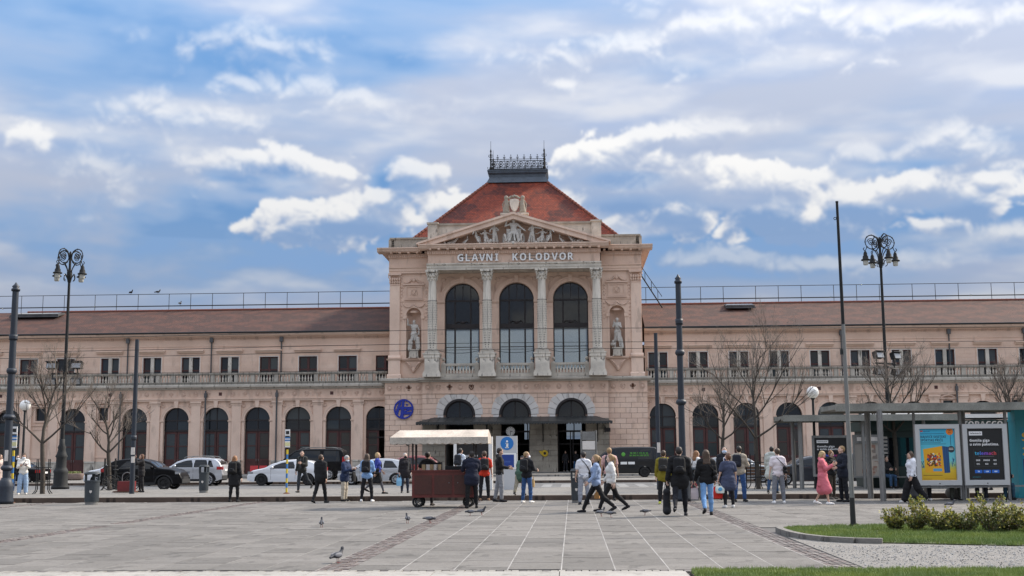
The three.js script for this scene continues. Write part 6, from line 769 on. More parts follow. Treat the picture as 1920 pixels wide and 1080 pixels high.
{ const t = thing('post_box_sign', 'yellow post horn sign on the grey stone between the entrances', 'sign', [2.48, 1.75, 2.22]); mesh('horn', M(new THREE.TorusGeometry(.2, .09, 8, 18).scale(1, 1, .4), ext(poly([[-.5, .22], [-.12, .18], [-.3, -.12]]), .06, -.03)), std(.62, .42, .02, .5), t); mesh('backing', new THREE.CylinderGeometry(.2, .2, .04, 16).rotateX(PI / 2).translate(0, 0, -.05), MAT.black, t); }
// tram wires
for (const [y, z, l] of [[6.0, 57.2, 'lower tram contact wire strung across the front of the station'], [6.0, 54.2, 'tram contact wire on the far track in front of the station'], [6.55, 57.2, 'upper tram messenger wire strung across the front of the station']]) { const p = []; for (let i = 0; i <= 12; i++) { const x = -40 + i * 7; p.push([x, y - .0025 * 0 + .08 * Math.cos(i * PI / 3), z]); } solo('tram_wire', tube(p, .011, 80, 4), MAT.iron, l, 'wire', 'overhead tram wires'); }
// ================================================================= vehicles: lofted bodies, +x is the front
const splineY = (pts) => (x) => { if (x <= pts[0][0]) return pts[0][1]; for (let i = 0; i + 1 < pts.length; i++) if (x <= pts[i + 1][0]) { const [x0, y0] = pts[i], [x1, y1] = pts[i + 1], t = (x - x0) / (x1 - x0), m = (j) => { const a = pts[Math.max(0, j - 1)], b = pts[Math.min(pts.length - 1, j + 1)]; return (b[1] - a[1]) / Math.max(.05, b[0] - a[0]); }; const m0 = m(i) * (x1 - x0) * .6, m1 = m(i + 1) * (x1 - x0) * .6; return (2 * t ** 3 - 3 * t * t + 1) * y0 + (t ** 3 - 2 * t * t + t) * m0 + (-2 * t ** 3 + 3 * t * t) * y1 + (t ** 3 - t * t) * m1; } return pts[pts.length - 1][1]; };
const gridGeo = (nu, nv, fn) => { const p = [], ix = []; for (let j = 0; j <= nv; j++) for (let i = 0; i <= nu; i++) p.push(...fn(i / nu, j / nv)); for (let j = 0; j < nv; j++) for (let i = 0; i < nu; i++) { const a = j * (nu + 1) + i; ix.push(a, a + 1, a + nu + 1, a + 1, a + nu + 2, a + nu + 1); } const g = new THREE.BufferGeometry(); g.setAttribute('position', new THREE.Float32BufferAttribute(p, 3)); g.setIndex(ix); g.computeVertexNormals(); return g; };
const paint = (r, g, b, o = {}) => { const m = new THREE.MeshPhysicalMaterial({ roughness: .38, clearcoat: 1, clearcoatRoughness: .06, ...o }); m.color.setRGB(r, g, b); return m; };
const carGlass = new THREE.MeshPhysicalMaterial({ color: 0x14181c, roughness: .04, ior: 1.5 });
const tailRed = std(.35, .012, .012, .2), headClear = std(.34, .35, .37, .12, { metalness: .2 }), cladding = std(.02, .021, .022, .75);
function car(name, label, pos, ry, c) {
  const t = thing(name, label, c.cat ?? 'car', pos, ry), L = c.L, W = c.W / 2, top = splineY(c.top), belt = c.belt, yr = c.roof, sill = c.sill ?? .22, ra = c.wr + .065;
  const bot = (x) => { for (const a of c.ax) { const d = Math.abs(x - a); if (d < ra) return Math.max(sill, c.wr * .98 + Math.sqrt(ra * ra - d * d) * .98); } return sill + .1 * sst(.35, 0, x) + .08 * sst(L - .35, L, x); };
  const wid = (x, y) => { const e = 1 - .13 * sst(.55, 0, x) ** 1.6 - .2 * sst(L - .8, L, x) ** 1.7; const tb = y > belt ? 1 - c.tumble * ((y - belt) / (yr - belt)) ** 1.15 : 1 - .05 * ((belt - y) / belt) ** 2; const sh = -.018 * Math.exp(-(((y - belt * .72) / .05) ** 2)); return W * e * tb + sh; };
  const xs = []; for (let i = 0; i <= 64; i++) xs.push(L * i / 64); for (const a of c.ax) xs.push(a - ra - .001, a - ra + .004, a - ra * .93, a - ra * .7, a + ra * .7, a + ra * .93, a + ra - .004, a + ra + .001); for (const p of c.top) xs.push(p[0]); xs.sort((a, b) => a - b); const X = xs.filter((x, i) => x >= 0 && x <= L && (!i || x - xs[i - 1] > .0005));
  const sec = (x) => { const yt = top(x), yb = Math.min(bot(x), yt - .04), rc = Math.min(.075, (yt - yb) * .3), o = []; for (let i = 0; i <= 12; i++) { const y = lerp(yb, yt - rc, i / 12); o.push([y, wid(x, y)]); } const w0 = wid(x, yt - rc); for (let i = 1; i <= 4; i++) { const a = i / 4 * PI / 2; o.push([yt - rc + Math.sin(a) * rc, w0 - rc + Math.cos(a) * rc - (i === 4 ? 0 : 0)]); } o.push([yt + .02, w0 * .5], [yt + .028, 0]); const r = [...o]; for (let i = o.length - 2; i >= 0; i--) r.push([o[i][0], -o[i][1]]); return r; };
  const S = X.map(sec), n = S[0].length, P = [], ix = []; S.forEach((s, i) => s.forEach((q) => P.push(X[i] - L / 2, q[0], q[1]))); for (let i = 0; i + 1 < S.length; i++) for (let j = 0; j + 1 < n; j++) { const a = i * n + j; ix.push(a, a + n, a + 1, a + 1, a + n, a + n + 1); } 
  for (const e of [0, S.length - 1]) { const b = P.length / 3; P.push(X[e] - L / 2, (S[e][0][0] + top(X[e])) / 2, 0); for (let j = 0; j + 1 < n; j++) ix.push(b, e * n + j, e * n + j + 1); }
  const g = new THREE.BufferGeometry(); g.setAttribute('position', new THREE.Float32BufferAttribute(P, 3)); g.setIndex(ix); const body = mesh('body', toCreasedNormals(g, .9), c.paint, t);
  mesh('underbody', M(box(L * .94, .28, c.W * .72, 0, sill + .16, 0)), MAT.black, t);
  // glass
  const side = (x0, x1, yl, yu, s, d = .006) => gridGeo(14, 4, (u, v) => { const x = lerp(x0, x1, u), y = lerp(yl(x), yu(x), v); return [x - L / 2, y, s * (wid(x, y) + d)]; });
  for (const s of [-1, 1]) for (const [x0, x1, cutR, cutF] of c.win) mesh('side_window', side(x0, x1, () => belt + .03, (x) => Math.max(belt + .035, Math.min(top(x) - .115, belt + .03 + (x - x0 + .02) * (cutR ?? 9), belt + .03 + (x1 + .02 - x) * (cutF ?? 9))), s), carGlass, t);
  const upper = (x0, x1, k) => gridGeo(8, 8, (u, v) => { const x = lerp(x0, x1, u), y = top(x), w = wid(x, y - .07) - .075, z = lerp(-w, w, v) * k, sl = (top(x + .02) - top(x - .02)) / .04, q = 1 / Math.hypot(1, sl); return [x - L / 2 - sl * q * .008, y + q * .008 + .02 * (1 - Math.abs(z / w)), z]; });
  mesh('windscreen', upper(c.ws[0], c.ws[1], .93), carGlass, t); if (c.rw) mesh('rear_window', upper(c.rw[0], c.rw[1], .88), carGlass, t);
  // lights, plates, mirrors, seams
  for (const s of [-1, 1]) { mesh('headlight', side(L - c.hl[0], L - .03, () => c.hl[1], () => c.hl[2], s, .008), headClear, t); mesh('taillight', side(.012, c.tl[0], () => c.tl[1], () => c.tl[2], s, .008), tailRed, t); mesh('taillight', box(.015, c.tl[2] - c.tl[1], .16, -L / 2 - .002, (c.tl[1] + c.tl[2]) / 2, s * W * .7), tailRed, t); mesh('mirror', M(sph(.11, c.mir - L / 2, belt + .1, s * (W + .07), .7, .75, .9, 10)), c.mirM ?? c.paint, t); }
  for (const x of c.seams) for (const s of [-1, 1]) mesh('door_seam', gridGeo(1, 8, (u, v) => { const y = lerp(sill + .12, belt, v); return [x - L / 2 + (u - .5) * .012, y, s * (wid(x, y) + .002)]; }), MAT.black, t);
  for (const x of c.handles ?? []) for (const s of [-1, 1]) mesh('door_handle', box(.17, .03, .03, x - L / 2, belt - .1, s * (wid(x, belt - .1) + .012)), c.paint, t);
  mesh('number_plate', box(.012, .11, .5, -L / 2 - .006, c.plateR ?? .75, 0), MAT.whitePlain, t); mesh('number_plate', box(.012, .11, .5, L / 2 + .006, .45, 0), MAT.whitePlain, t); mesh('grille', box(.012, .14, c.W * .45, L / 2 + .002, .6, 0), MAT.black, t);
  if (c.clad) { for (const s of [-1, 1]) { mesh('sill_cladding', side(c.ax[0] + ra, c.ax[1] - ra, () => sill - .02, () => sill + .12, s, .012), cladding, t); for (const a of c.ax) mesh('arch_cladding', gridGeo(16, 1, (u, v) => { const q = PI * u, r = ra + v * .06; const x = a - Math.cos(q) * r, y = c.wr * .98 + Math.sin(q) * r * .98; return [x - L / 2, y, s * (wid(x, y) + .012)]; }), cladding, t); } mesh('bumper_cladding', M(box(.06, .22, c.W * .82, -L / 2 + .0, sill + .2, 0), box(.06, .2, c.W * .7, L / 2 - .0, sill + .17, 0)), cladding, t); }
  if (c.rails) for (const s of [-1, 1]) mesh('roof_rail', tube([[c.rails[0] - L / 2, yr + .0, s * W * .66], [c.rails[0] + .15 - L / 2, yr + .06, s * W * .66], [c.rails[1] - .15 - L / 2, yr + .06, s * W * .66], [c.rails[1] - L / 2, yr - .02, s * W * .66]], .02, 20, 5), c.railM ?? MAT.galv, t);
  for (const a of c.ax) for (const s of [-1, 1]) { const w = mesh('wheel', new THREE.TorusGeometry(c.wr - .065, .075, 10, 26).scale(1, 1, 1.3), MAT.rubber, t); w.position.set(a - L / 2, c.wr + .005, s * (W - .13)); const sp = [new THREE.CylinderGeometry(c.wr - .14, c.wr - .14, .03, 20).rotateX(PI / 2), new THREE.TorusGeometry(c.wr - .115, .016, 6, 24).translate(0, 0, s * .085)], nS = c.spokes ?? 10; const rim = mesh('rim', M(new THREE.TorusGeometry(c.wr - .115, .018, 6, 24).translate(0, 0, s * .08), cyl(.05, .05, .05, 0, -.025, 0, 10).rotateX(PI / 2).translate(0, 0, s * .07), ...Array.from({ length: nS }, (_, k) => { const q = k / nS * 2 * PI; return rod([Math.cos(q) * .03, Math.sin(q) * .03, s * .075], [Math.cos(q) * (c.wr - .115), Math.sin(q) * (c.wr - .115), s * .075], .018, 4); })), c.rimM ?? MAT.rim, w); mesh('brake_disc', new THREE.CylinderGeometry(c.wr - .15, c.wr - .15, .02, 18).rotateX(PI / 2).translate(0, 0, s * .03), MAT.black, w); }
  return t;
}
const hatch = (o) => ({ L: 4.1, W: 1.76, top: [[0, .78], [.06, .98], [.3, 1.2], [.62, 1.4], [1.2, 1.48], [1.9, 1.47], [2.5, 1.36], [3.15, 1.0], [3.7, .9], [3.98, .76], [4.1, .6]], belt: .93, roof: 1.48, tumble: .2, wr: .31, ax: [.72, 3.28], win: [[.62, 1.42, 1.2], [1.5, 2.85, 9, .85]], ws: [2.42, 3.08], rw: [.1, .5], hl: [.36, .67, .8], tl: [.28, .82, 1.02], mir: 2.66, seams: [1.46, 2.78], handles: [1.3, 2.0], ...o });
const suv = (o) => ({ L: 4.15, W: 1.8, top: [[0, .82], [.05, 1.1], [.22, 1.38], [.5, 1.54], [1.3, 1.6], [2.0, 1.57], [2.55, 1.42], [3.1, 1.1], [3.75, 1.0], [4.03, .84], [4.15, .62]], belt: 1.04, roof: 1.6, tumble: .17, wr: .345, ax: [.78, 3.3], sill: .28, win: [[.5, .82, 2.4], [.86, 1.62], [1.7, 2.92, 9, .9]], ws: [2.45, 3.05], rw: [.1, .3], hl: [.3, .80, .92], tl: [.3, .92, 1.1], mir: 2.7, seams: [1.66, 2.8], handles: [1.45, 2.3], clad: true, plateR: .9, ...o });
const vanP = (o) => ({ L: 4.9, W: 1.9, cat: 'van', top: [[0, .95], [.03, 1.5], [.12, 1.84], [.35, 1.93], [2.2, 1.95], [3.0, 1.9], [3.5, 1.62], [4.1, 1.18], [4.6, 1.02], [4.83, .85], [4.9, .6]], belt: 1.13, roof: 1.95, tumble: .12, wr: .335, ax: [.95, 3.95], sill: .25, win: [[.25, 1.35], [1.45, 2.6], [2.7, 3.72, 9, 1.0]], ws: [3.12, 4.05], rw: null, hl: [.36, .76, .94], tl: [.1, .95, 1.45], mir: 3.5, seams: [1.4, 2.65, 3.65], handles: [2.5, 2.85], plateR: 1.0, ...o });
const FW = PI, black = paint(.004, .004, .005, { clearcoat: .12, specularIntensity: .25 }), silver = paint(.50, .51, .53, { metalness: .55 }), whiteP = paint(.72, .73, .75);
// (turned by FW they face left)
car('parked_car', 'black sedan with red tail lights half hidden at the left edge', [-30.4, 0, 30.2], FW, hatch({ L: 4.5, paint: black, top: [[0, .7], [.05, .95], [.7, 1.02], [1.3, 1.36], [1.9, 1.42], [2.5, 1.38], [3.2, .98], [4.0, .88], [4.36, .75], [4.5, .58]], belt: .92, roof: 1.42, ax: [.85, 3.6], win: [[1.0, 1.65, .7], [1.72, 2.95, 9, .8]], ws: [2.5, 3.1], rw: [.75, 1.2], mir: 2.7, seams: [1.68, 2.85], tl: [.3, .74, .93] }));
car('parked_car', 'small white hatchback behind the black crossover', [-21.6, 0, 34.6], FW, hatch({ paint: whiteP, L: 3.9 + .2 }));
car('parked_car', 'black crossover with black wheels parked in front of the arcade', [-17.0, 0, 43.6], .0, suv({ paint: black, rimM: MAT.black, L: 4.15, railM: MAT.black, spokes: 6, top: [[0, .8], [.05, 1.08], [.3, 1.28], [.75, 1.5], [1.4, 1.57], [2.0, 1.55], [2.5, 1.43], [3.05, 1.12], [3.7, 1.04], [4.02, .86], [4.15, .62]], win: [[.95, 1.6, .9], [1.7, 2.92, 9, .85]] }));
car('parked_car', 'silver crossover with ten-spoke wheels beside the woman in black', [-17.35, 0, 35.2], FW, suv({ paint: silver, rails: [.5, 2.3], L: 4.15 }));
car('parked_car', 'white sporty hatchback with black wheels behind the striped stop post', [-11.6, 0, 35.4], FW, hatch({ paint: whiteP, L: 4.35, W: 1.8, rimM: MAT.black, wr: .33, ax: [.82, 3.5], top: [[0, .82], [.06, 1.02], [.35, 1.2], [.8, 1.38], [1.5, 1.46], [2.2, 1.42], [2.8, 1.25], [3.4, .98], [3.95, .88], [4.25, .74], [4.35, .58]], win: [[.85, 1.5, .62], [1.58, 3.0, 9, .62]], ws: [2.5, 3.3], mir: 2.85, seams: [1.54, 2.95] }));
car('parked_van', 'dark people carrier behind the white sporty hatchback', [-12.2, .145, 27.2], FW, vanP({ paint: black, rails: [.4, 2.9], railM: MAT.galv }));
car('parked_car', 'silver hatchback behind the snack cart', [-6.6, 0, 35.0], FW, hatch({ paint: silver, L: 4.1, rimM: MAT.rim }));
car('parked_car', 'red hatchback beside the silver one behind the cart', [-5.4, .145, 30.0], FW, hatch({ paint: paint(.25, .03, .025), L: 4.2 }));
const bv = car('parked_van', 'black delivery van with green phone numbers on its side window right of the entrances', [8.0, .145, 24.6], FW, vanP({ paint: paint(.007, .008, .01, { clearcoat: .5, specularIntensity: .5 }), rimM: MAT.black, win: [[.25, 1.35], [2.7, 3.72, 9, 1.0]], spokes: 6 }));
mesh('phone_lettering', M(text('00 385 1 376 82 40', .1, .01, 0, 0, 0).translate(0, .15, 0), text('00 385 91 542 98 75', .1, .01, 0, 0, 0), sph(.13, -1.02, .12, 0, 1, 1, .1, 10)).rotateY(PI).translate(-1.15, 1.36, -.96), std(.10, .36, .05, .6), bv); mesh('notice', M(box(.42, .16, .01, -.15, .92, -.958), box(.42, .16, .01, -.65, .92, -.958)), MAT.whitePlain, bv);
car('parked_car', 'pale grey car parked behind the crowd at right', [14.2, 0, 35.4], 0, hatch({ paint: paint(.32, .33, .34, { metalness: .4 }), L: 4.1 }));
car('parked_car', 'dark grey hatchback behind the slatted bench', [17.1, 0, 40.4], FW, hatch({ paint: paint(.045, .05, .06, { metalness: .3 }), L: 4.1 }));
car('parked_car', 'dark grey crossover with bright wheels behind the far shelter', [19.2, 0, 43.4], 0, suv({ paint: paint(.035, .04, .05, { metalness: .3 }), L: 4.3 }));
car('parked_car', 'white hatchback behind the right lamp post base', [23.6, 0, 43.2], FW, hatch({ paint: whiteP, L: 4.2 }));
// ================================================================= bare street trees, shrubs
function bareTree(label, pos, H, trunkH, spread, sd, dense = 1) {
  reseed(sd); const t = thing('bare_tree', label, 'tree', pos, 0, 'leafless street trees'), tr = [], br = [], tw = []; const q = new THREE.Quaternion();
  const seg = (a, d, L, r0, r1, lv) => { const n = lv < 2 ? 4 : lv < 4 ? 3 : 2; let p = a.clone(), dir = d.clone(); const nodes = [p.clone()]; for (let i = 0; i < n; i++) { const k = lv === 0 ? .04 : .16; dir.add(V(rr(-k, k), rr(-k * .4, k) + (lv > 0 ? .07 : 0), rr(-k, k))).normalize(); const e = p.clone().addScaledVector(dir, L / n), ra = lerp(r0, r1, i / n), rb = lerp(r0, r1, (i + 1) / n); (lv === 0 ? tr : lv < 3 ? br : tw).push(rod(p.toArray(), e.toArray(), ra, lv === 0 ? 10 : lv < 2 ? 6 : lv < 3 ? 5 : 3, rb)); p = e; nodes.push(p.clone()); } return { nodes, dir }; };
  const grow = (a, d, L, r, lv) => { const s = seg(a, d, L, r, r * (lv === 0 ? .62 : .45), lv); if (lv >= 5) return; const kids = lv === 0 ? 0 : lv === 1 ? 6 : lv === 2 ? 4 : lv === 3 ? 3 : 2; for (let i = 0; i < kids * dense; i++) { const u = rr(.25, 1), k = Math.min(s.nodes.length - 2, Math.floor(u * (s.nodes.length - 1))), f = u * (s.nodes.length - 1) - k, o = s.nodes[k].clone().lerp(s.nodes[k + 1], f); const ax = V(rr(-1, 1), rr(-1, 1), rr(-1, 1)).normalize(), nd = s.dir.clone().applyQuaternion(q.setFromAxisAngle(ax, rr(.4, .95))); nd.y += .12; nd.normalize(); grow(o, nd, L * rr(.42, .66), Math.max(.0042, r * .46), lv + 1); } };
  const s = seg(V(0, 0, 0), V(rr(-.02, .02), 1, 0), trunkH, .105, .085, 0), topP = s.nodes[s.nodes.length - 1];
  const lead = seg(topP, V(rr(-.05, .05), 1, rr(-.05, .05)).normalize(), (H - trunkH) * .62, .075, .03, 1);
  grow(lead.nodes[lead.nodes.length - 1], V(0, 1, 0), (H - trunkH) * .38, .03, 3);
  const nb = 9; for (let i = 0; i < nb; i++) { const u = i / nb, k = Math.min(3, Math.floor(u * 4)), o = i < 2 ? topP.clone() : lead.nodes[k].clone().lerp(lead.nodes[k + 1], u * 4 - k), a = i * 2.4 + rr(-.3, .3), el = rr(.35, .75) + u * .4; grow(o, V(Math.cos(a) * Math.cos(el), Math.sin(el), Math.sin(a) * Math.cos(el)), spread * (1 - u * .4) * rr(.75, 1.05), .048 * (1 - u * .5), 1); }
  mesh('trunk', M(tr), MAT.bark, t); mesh('crown', M(br), MAT.bark, t); mesh('twigs', M(tw), MAT.twig, t); return t;
}
const guard = (x, z, label) => { const t = thing('tree_guard', label, 'tree guard', [x, .16, z]); const g = []; for (let k = 0; k < 4; k++) { const a = k * PI / 2 + .5, c = Math.cos(a) * .33, s = Math.sin(a) * .33; g.push(tube([[c * 1.5, 0, s * 1.5], [c * 1.05, .15, s * 1.05], [c, .4, s], [c, 1.45, s]], .022, 12, 5)); } g.push(new THREE.TorusGeometry(.33, .018, 5, 18).rotateX(PI / 2).translate(0, 1.1, 0), new THREE.TorusGeometry(.33, .018, 5, 18).rotateX(PI / 2).translate(0, .5, 0)); mesh('hoops', M(g), MAT.iron, t); };
bareTree('leafless tree behind the striped stop post at the left', [-17.45, .16, 54.7], 6.3, 2.1, 2.3, 101); guard(-17.45, 54.7, 'iron tree guard behind the left striped stop post');
bareTree('small leafless tree beside the bicycle', [-16.6, .16, 49.5], 4.8, 1.7, 1.8, 105, .8); guard(-16.6, 49.5, 'iron tree guard beside the bicycle');
bareTree('large leafless tree over the slatted bench', [12.6, .16, 53.4], 6.2, 2.1, 3.0, 117, .9); guard(12.6, 53.4, 'iron tree guard beside the slatted bench');
bareTree('leafless tree left of the slatted bench, partly behind its larger neighbour', [11.6, .16, 48.6], 5.0, 2.1, 2.2, 123, .8);
bareTree('leafless tree rising behind the far bus shelter', [18.4, .16, 53.0], 5.8, 2.3, 2.3, 131);
bareTree('leafless tree behind the kiosk at the right edge', [23.0, .16, 54.4], 4.9, 2.3, 2.0, 137);
bareTree('leafless tree cut by the left edge of the view', [-22.6, .16, 53.0], 6.4, 2.2, 2.6, 139);
// row of shrubs on the lawn island
{
  const cols = [leafMat(.10, .125, .028), leafMat(.42, .38, .06), leafMat(.19, .20, .04), leafMat(.17, .10, .035)], names = ['sparse low shrub at the left end of the flowerbed row', 'second shrub from the left end of the flowerbed row', 'third shrub from the left, with yellowish tips', 'fourth shrub from the left in the flowerbed row', 'fifth shrub, dense and dark green at its heart', 'sixth shrub in the flowerbed row', 'seventh shrub, close to the right edge', 'shrub at the right edge of the view on the lawn', 'shrub just beyond the right edge of the lawn view'];
  names.forEach((l, i) => { reseed(300 + i); const x = 11.5 + i * .44, z = 79.3 + rr(-.15, .25) + i * .08, R = i < 1 ? .3 : rr(.44, .64), H = i < 1 ? .3 : rr(.32, .5); const t = thing('shrub', l, 'shrub', [x, .04, z], 0, 'shrubs on the lawn island'), st = [], lf = [[], [], [], []];
    for (let k = 0; k < 34; k++) { const a = rr(0, 6.3), e = [Math.cos(a) * R * rr(.3, 1), H * (rnd() < .2 ? rr(1.15, 1.5) : rr(.45, 1.1)), Math.sin(a) * R * rr(.3, 1)]; st.push(rod([e[0] * .15, 0, e[2] * .15], e, .006, 4, .003)); for (let m = 0; m < 46; m++) { const u = Math.pow(rnd(), .6), p = [lerp(e[0] * .15, e[0], u) + rr(-.05, .05), Math.max(.03, e[1] * u + rr(-.04, .05)), lerp(e[2] * .15, e[2], u) + rr(-.05, .05)]; const w = rr(.014, .03), h = rr(.03, .07), g = new THREE.BufferGeometry(); g.setAttribute('position', new THREE.Float32BufferAttribute([0, 0, 0, w, h * .5, .006, 0, h, 0, -w, h * .5, .006], 3)); g.setIndex([0, 1, 2, 0, 2, 3]); g.computeVertexNormals(); g.rotateX(rr(-1.2, 1.2)).rotateY(rr(0, 6.3)).translate(...p); lf[rnd() < .07 + .4 * sst(.55, 1, u) ? 1 : rnd() < .10 ? 3 : rnd() < .5 ? 0 : 2].push(g); } }
    mesh('stems', M(st), MAT.twig, t); const fo = mesh('foliage', M(lf[0], lf[2].slice(0, 200)), cols[0], t); mesh('light_leaves', M(lf[2].slice(200)), cols[2], fo); mesh('yellow_leaves', M(lf[1]), cols[1], fo); mesh('brown_leaves', M(lf[3]), cols[3], fo); });
}
// ================================================================= people
const skinM = [[.56, .36, .27], [.50, .31, .225], [.60, .41, .32]].map((c) => std(...c, .6, { vertexColors: true }));
const fab = {}; const cloth = (c) => (fab[c] ??= hexm(c, .92, { bumpMap: grainTex, bumpScale: .003 }));
const hairM = { dark: std(.018, .013, .011, .6), brown: std(.06, .035, .02, .6), auburn: std(.11, .045, .02, .6), blonde: std(.42, .29, .14, .6), ginger: std(.24, .11, .045, .6), grey: std(.40, .39, .37, .7), light: std(.30, .19, .09, .6) };
// clothing with folds: displace along the normal with soft noise
const wrinkle = (g, amp, sd) => { const p = g.attributes.position, n = g.attributes.normal, N = wrinkle.n ??= new ImprovedNoise(); for (let i = 0; i < p.count; i++) { const x = p.getX(i), y = p.getY(i), z = p.getZ(i), d = amp * (N.noise(x * 9 + sd, y * 15, z * 9) + .6 * N.noise(x * 22, y * 30 + sd, z * 22)); p.setXYZ(i, x + n.getX(i) * d, y + n.getY(i) * d, z + n.getZ(i) * d); } g.computeVertexNormals(); return g; };
let pid = 0;
function person(label, [x, y, z], ry, o) {
  const p = { ...o.pose, h: o.h ?? 1.72, w: o.w ?? 1 }, J = skeleton(p), h = J.h, sd = pid++ * 3.7;
  const t = thing('person', label, 'person', [x, y, z], ry * PI / 180);
  const deg = PI / 180, headRot = new THREE.Matrix4().makeRotationFromEuler(new THREE.Euler((o.nod ?? 0) * deg, (o.turn ?? 0) * deg, 0, 'YXZ'));
  mesh('body', skinGeometry(J, o), skinM[o.skin ?? pid % 3], t);
  const T1 = o.top, coat = T1.coat ?? 0, e = T1.e ?? .018; const to = T1.sleeve ?? .93;
  const ts = [...torsoShapes(J, e, o.f), ...armShapes(J.AL, h, e * .8, to, T1.flare ?? 0), ...armShapes(J.AR, h, e * .8, to, T1.flare ?? 0), cap(off(J.sh, 0, .01, 0), mix3(J.sh, J.neck, .75), .075 * h, .062 * h)];
  const hemY = (f) => { for (const s of [-1, 1]) { const G = s < 0 ? J.L : J.R; ts.push(cap(G.hip, mix3(G.hip, G.kn, f), .1 * h * J.w + e, .09 * h + e + (T1.flareHem ?? .01), .05)); } ts.push(cap(J.pel, off(J.pel, 0, -.43 * f * h, .0), .13 * h * J.w + e, .12 * h + e, .05)); };
  if (coat > 0) hemY(coat); if (T1.hood) ts.push(cap(off(J.neck, -.06, -.01, -.07), off(J.neck, .06, -.01, -.07), .06, .06), cap(off(J.neck, -.075, -.03, .01), off(J.neck, .075, -.03, .01), .035, .035)); if (T1.collar) ts.push(cap(off(J.neck, -.04, -.02, -.03), off(J.neck, .04, -.02, -.03), .052, .052));
  if (T1.puff) for (let k = 0; k < 5; k++) { const c = mix3(J.pel, J.sh, .1 + k * .2); ts.push(cap(off(c, -.09 * J.w, 0, 0), off(c, .09 * J.w, 0, 0), .135, .135, .015)); }
  const topMesh = mesh(T1.n ?? (coat > 0 ? 'coat' : 'shirt'), wrinkle(bodyMesh(ts, .0165, .03), T1.puff ? .004 : .009, sd), T1.m ?? cloth(T1.c), t);
  if (T1.open) mesh('shirt_front', bodyMesh([cap(off(J.waist, 0, -.08, .085 * h + e), off(J.chest, 0, .06, .1 * h + e), .052, .048)], .016), cloth(T1.open), t);
  // legs
  const B = o.legs ?? { c: '#17181c' };
  if (B.skirt) { const s = []; const m = mix3(J.L.kn, J.R.kn, .5), len = B.skirt, hipY = J.pel; for (let i = 0; i < 10; i++) { const a = i / 10 * 2 * PI, k = B.fl ?? .16, target = [lerp(hipY[0], m[0], .6) + Math.cos(a) * k * 1.05, hipY[1] - len * h, lerp(hipY[2], m[2], .6) + Math.sin(a) * k]; s.push(cap(off(hipY, Math.cos(a) * .09, 0, Math.sin(a) * .07), target, .065, .055, .04)); } s.push(cap(off(hipY, 0, .08, 0), off(hipY, 0, -len * .8 * h, 0), .13, .14)); s.push(...legShapes(J.L, h, 1, .02, Math.min(.5, len)), ...legShapes(J.R, h, 1, .02, Math.min(.5, len))); mesh('skirt', wrinkle(bodyMesh(s, .018, .04), .01, sd), B.m ?? cloth(B.c), t); if (B.tights) mesh('tights', bodyMesh([...legShapes(J.L, h, 1, .002, .97), ...legShapes(J.R, h, 1, .002, .97)], .015, .02), cloth(B.tights), t); }
  else { const e2 = B.e ?? .010, hm = B.hem ?? .004; mesh('trousers', wrinkle(bodyMesh([...torsoShapes(J, e2 - .002).slice(0, 1), cap(J.pel, J.waist, .105 * h * J.w, .09 * h), ...legShapes(J.L, h, 1, e2, B.to ?? .96, hm), ...legShapes(J.R, h, 1, e2, B.to ?? .96, hm)], .0165, .028), .008, sd + 5), B.m ?? cloth(B.c), t); }
  // shoes
  for (const k of ['L', 'R']) { const G = J[k], sh = [cap(G.heel, mix3(G.heel, G.toe, .55), .04 * h, .042 * h, .02), cap(mix3(G.heel, G.toe, .5), G.toe, .042 * h, .03 * h, .02), cap(G.heel, mix3(G.heel, G.an, o.boots ? 2.2 : .8), .038 * h, .04 * h, .02)]; const s = mesh('shoe', bodyMesh(sh, .0125, .02), cloth(o.shoe ?? '#1a1a1c'), t); mesh('sole', bodyMesh([cap(off(G.heel, 0, -.026 * h, -.012), off(G.heel, 0, -.026 * h, 0), .026, .026), cap(off(G.heel, 0, -.024 * h, 0), off(G.toe, 0, -.016 * h, .012), .024, .02)], .011, .01), cloth(o.sole ?? '#d8d6d0'), s); }
  // hair
  const hr = o.hair ?? 'short', hs = []; if (hr !== 'bald') {
    hs.push(ell([0, .052, -.026], [.086, .088, .098], .01), ell([0, .02, -.055], [.080, .085, .07], .02)); if (hr !== 'short' && hr !== 'crop') hs.push(cap([-.07, .045, .0], [-.076, -.05, -.02], .024, .022), cap([.07, .045, .0], [.076, -.05, -.02], .024, .022));
    if (hr === 'long') { const L = o.hairL ?? .3; for (const s of [-1, 0, 1]) hs.push(cap([s * .045, .0, -.07], [s * .06, -L * .55, -.10], .05, .05, .03), cap([s * .06, -L * .55, -.10], [s * .05, -L, -.105], .05, .028, .03)); }
    if (hr === 'pony') hs.push(cap([0, .07, -.11], [0, .0, -.155], .032, .034), cap([0, .0, -.155], [.01, -.22, -.14], .034, .014)); if (hr === 'bun') hs.push(ell([0, .125, -.06], [.045, .04, .045])); if (hr === 'bob') hs.push(cap([-.06, .0, -.04], [-.065, -.085, -.03], .045, .035), cap([.06, .0, -.04], [.065, -.085, -.03], .045, .035), cap([-.03, -.02, -.075], [.03, -.08, -.075], .05, .04));
    const g = bodyMesh(hs, .0105, .018); g.scale(h, h, h).applyMatrix4(headRot).translate(...J.head); mesh('hair', wrinkle(g, .004, sd), hairM[o.hc ?? 'brown'], t);
  }
  const onHead = (name, g, m) => { g.scale(h, h, h).applyMatrix4(headRot).translate(...J.head); mesh(name, g, m, t); };
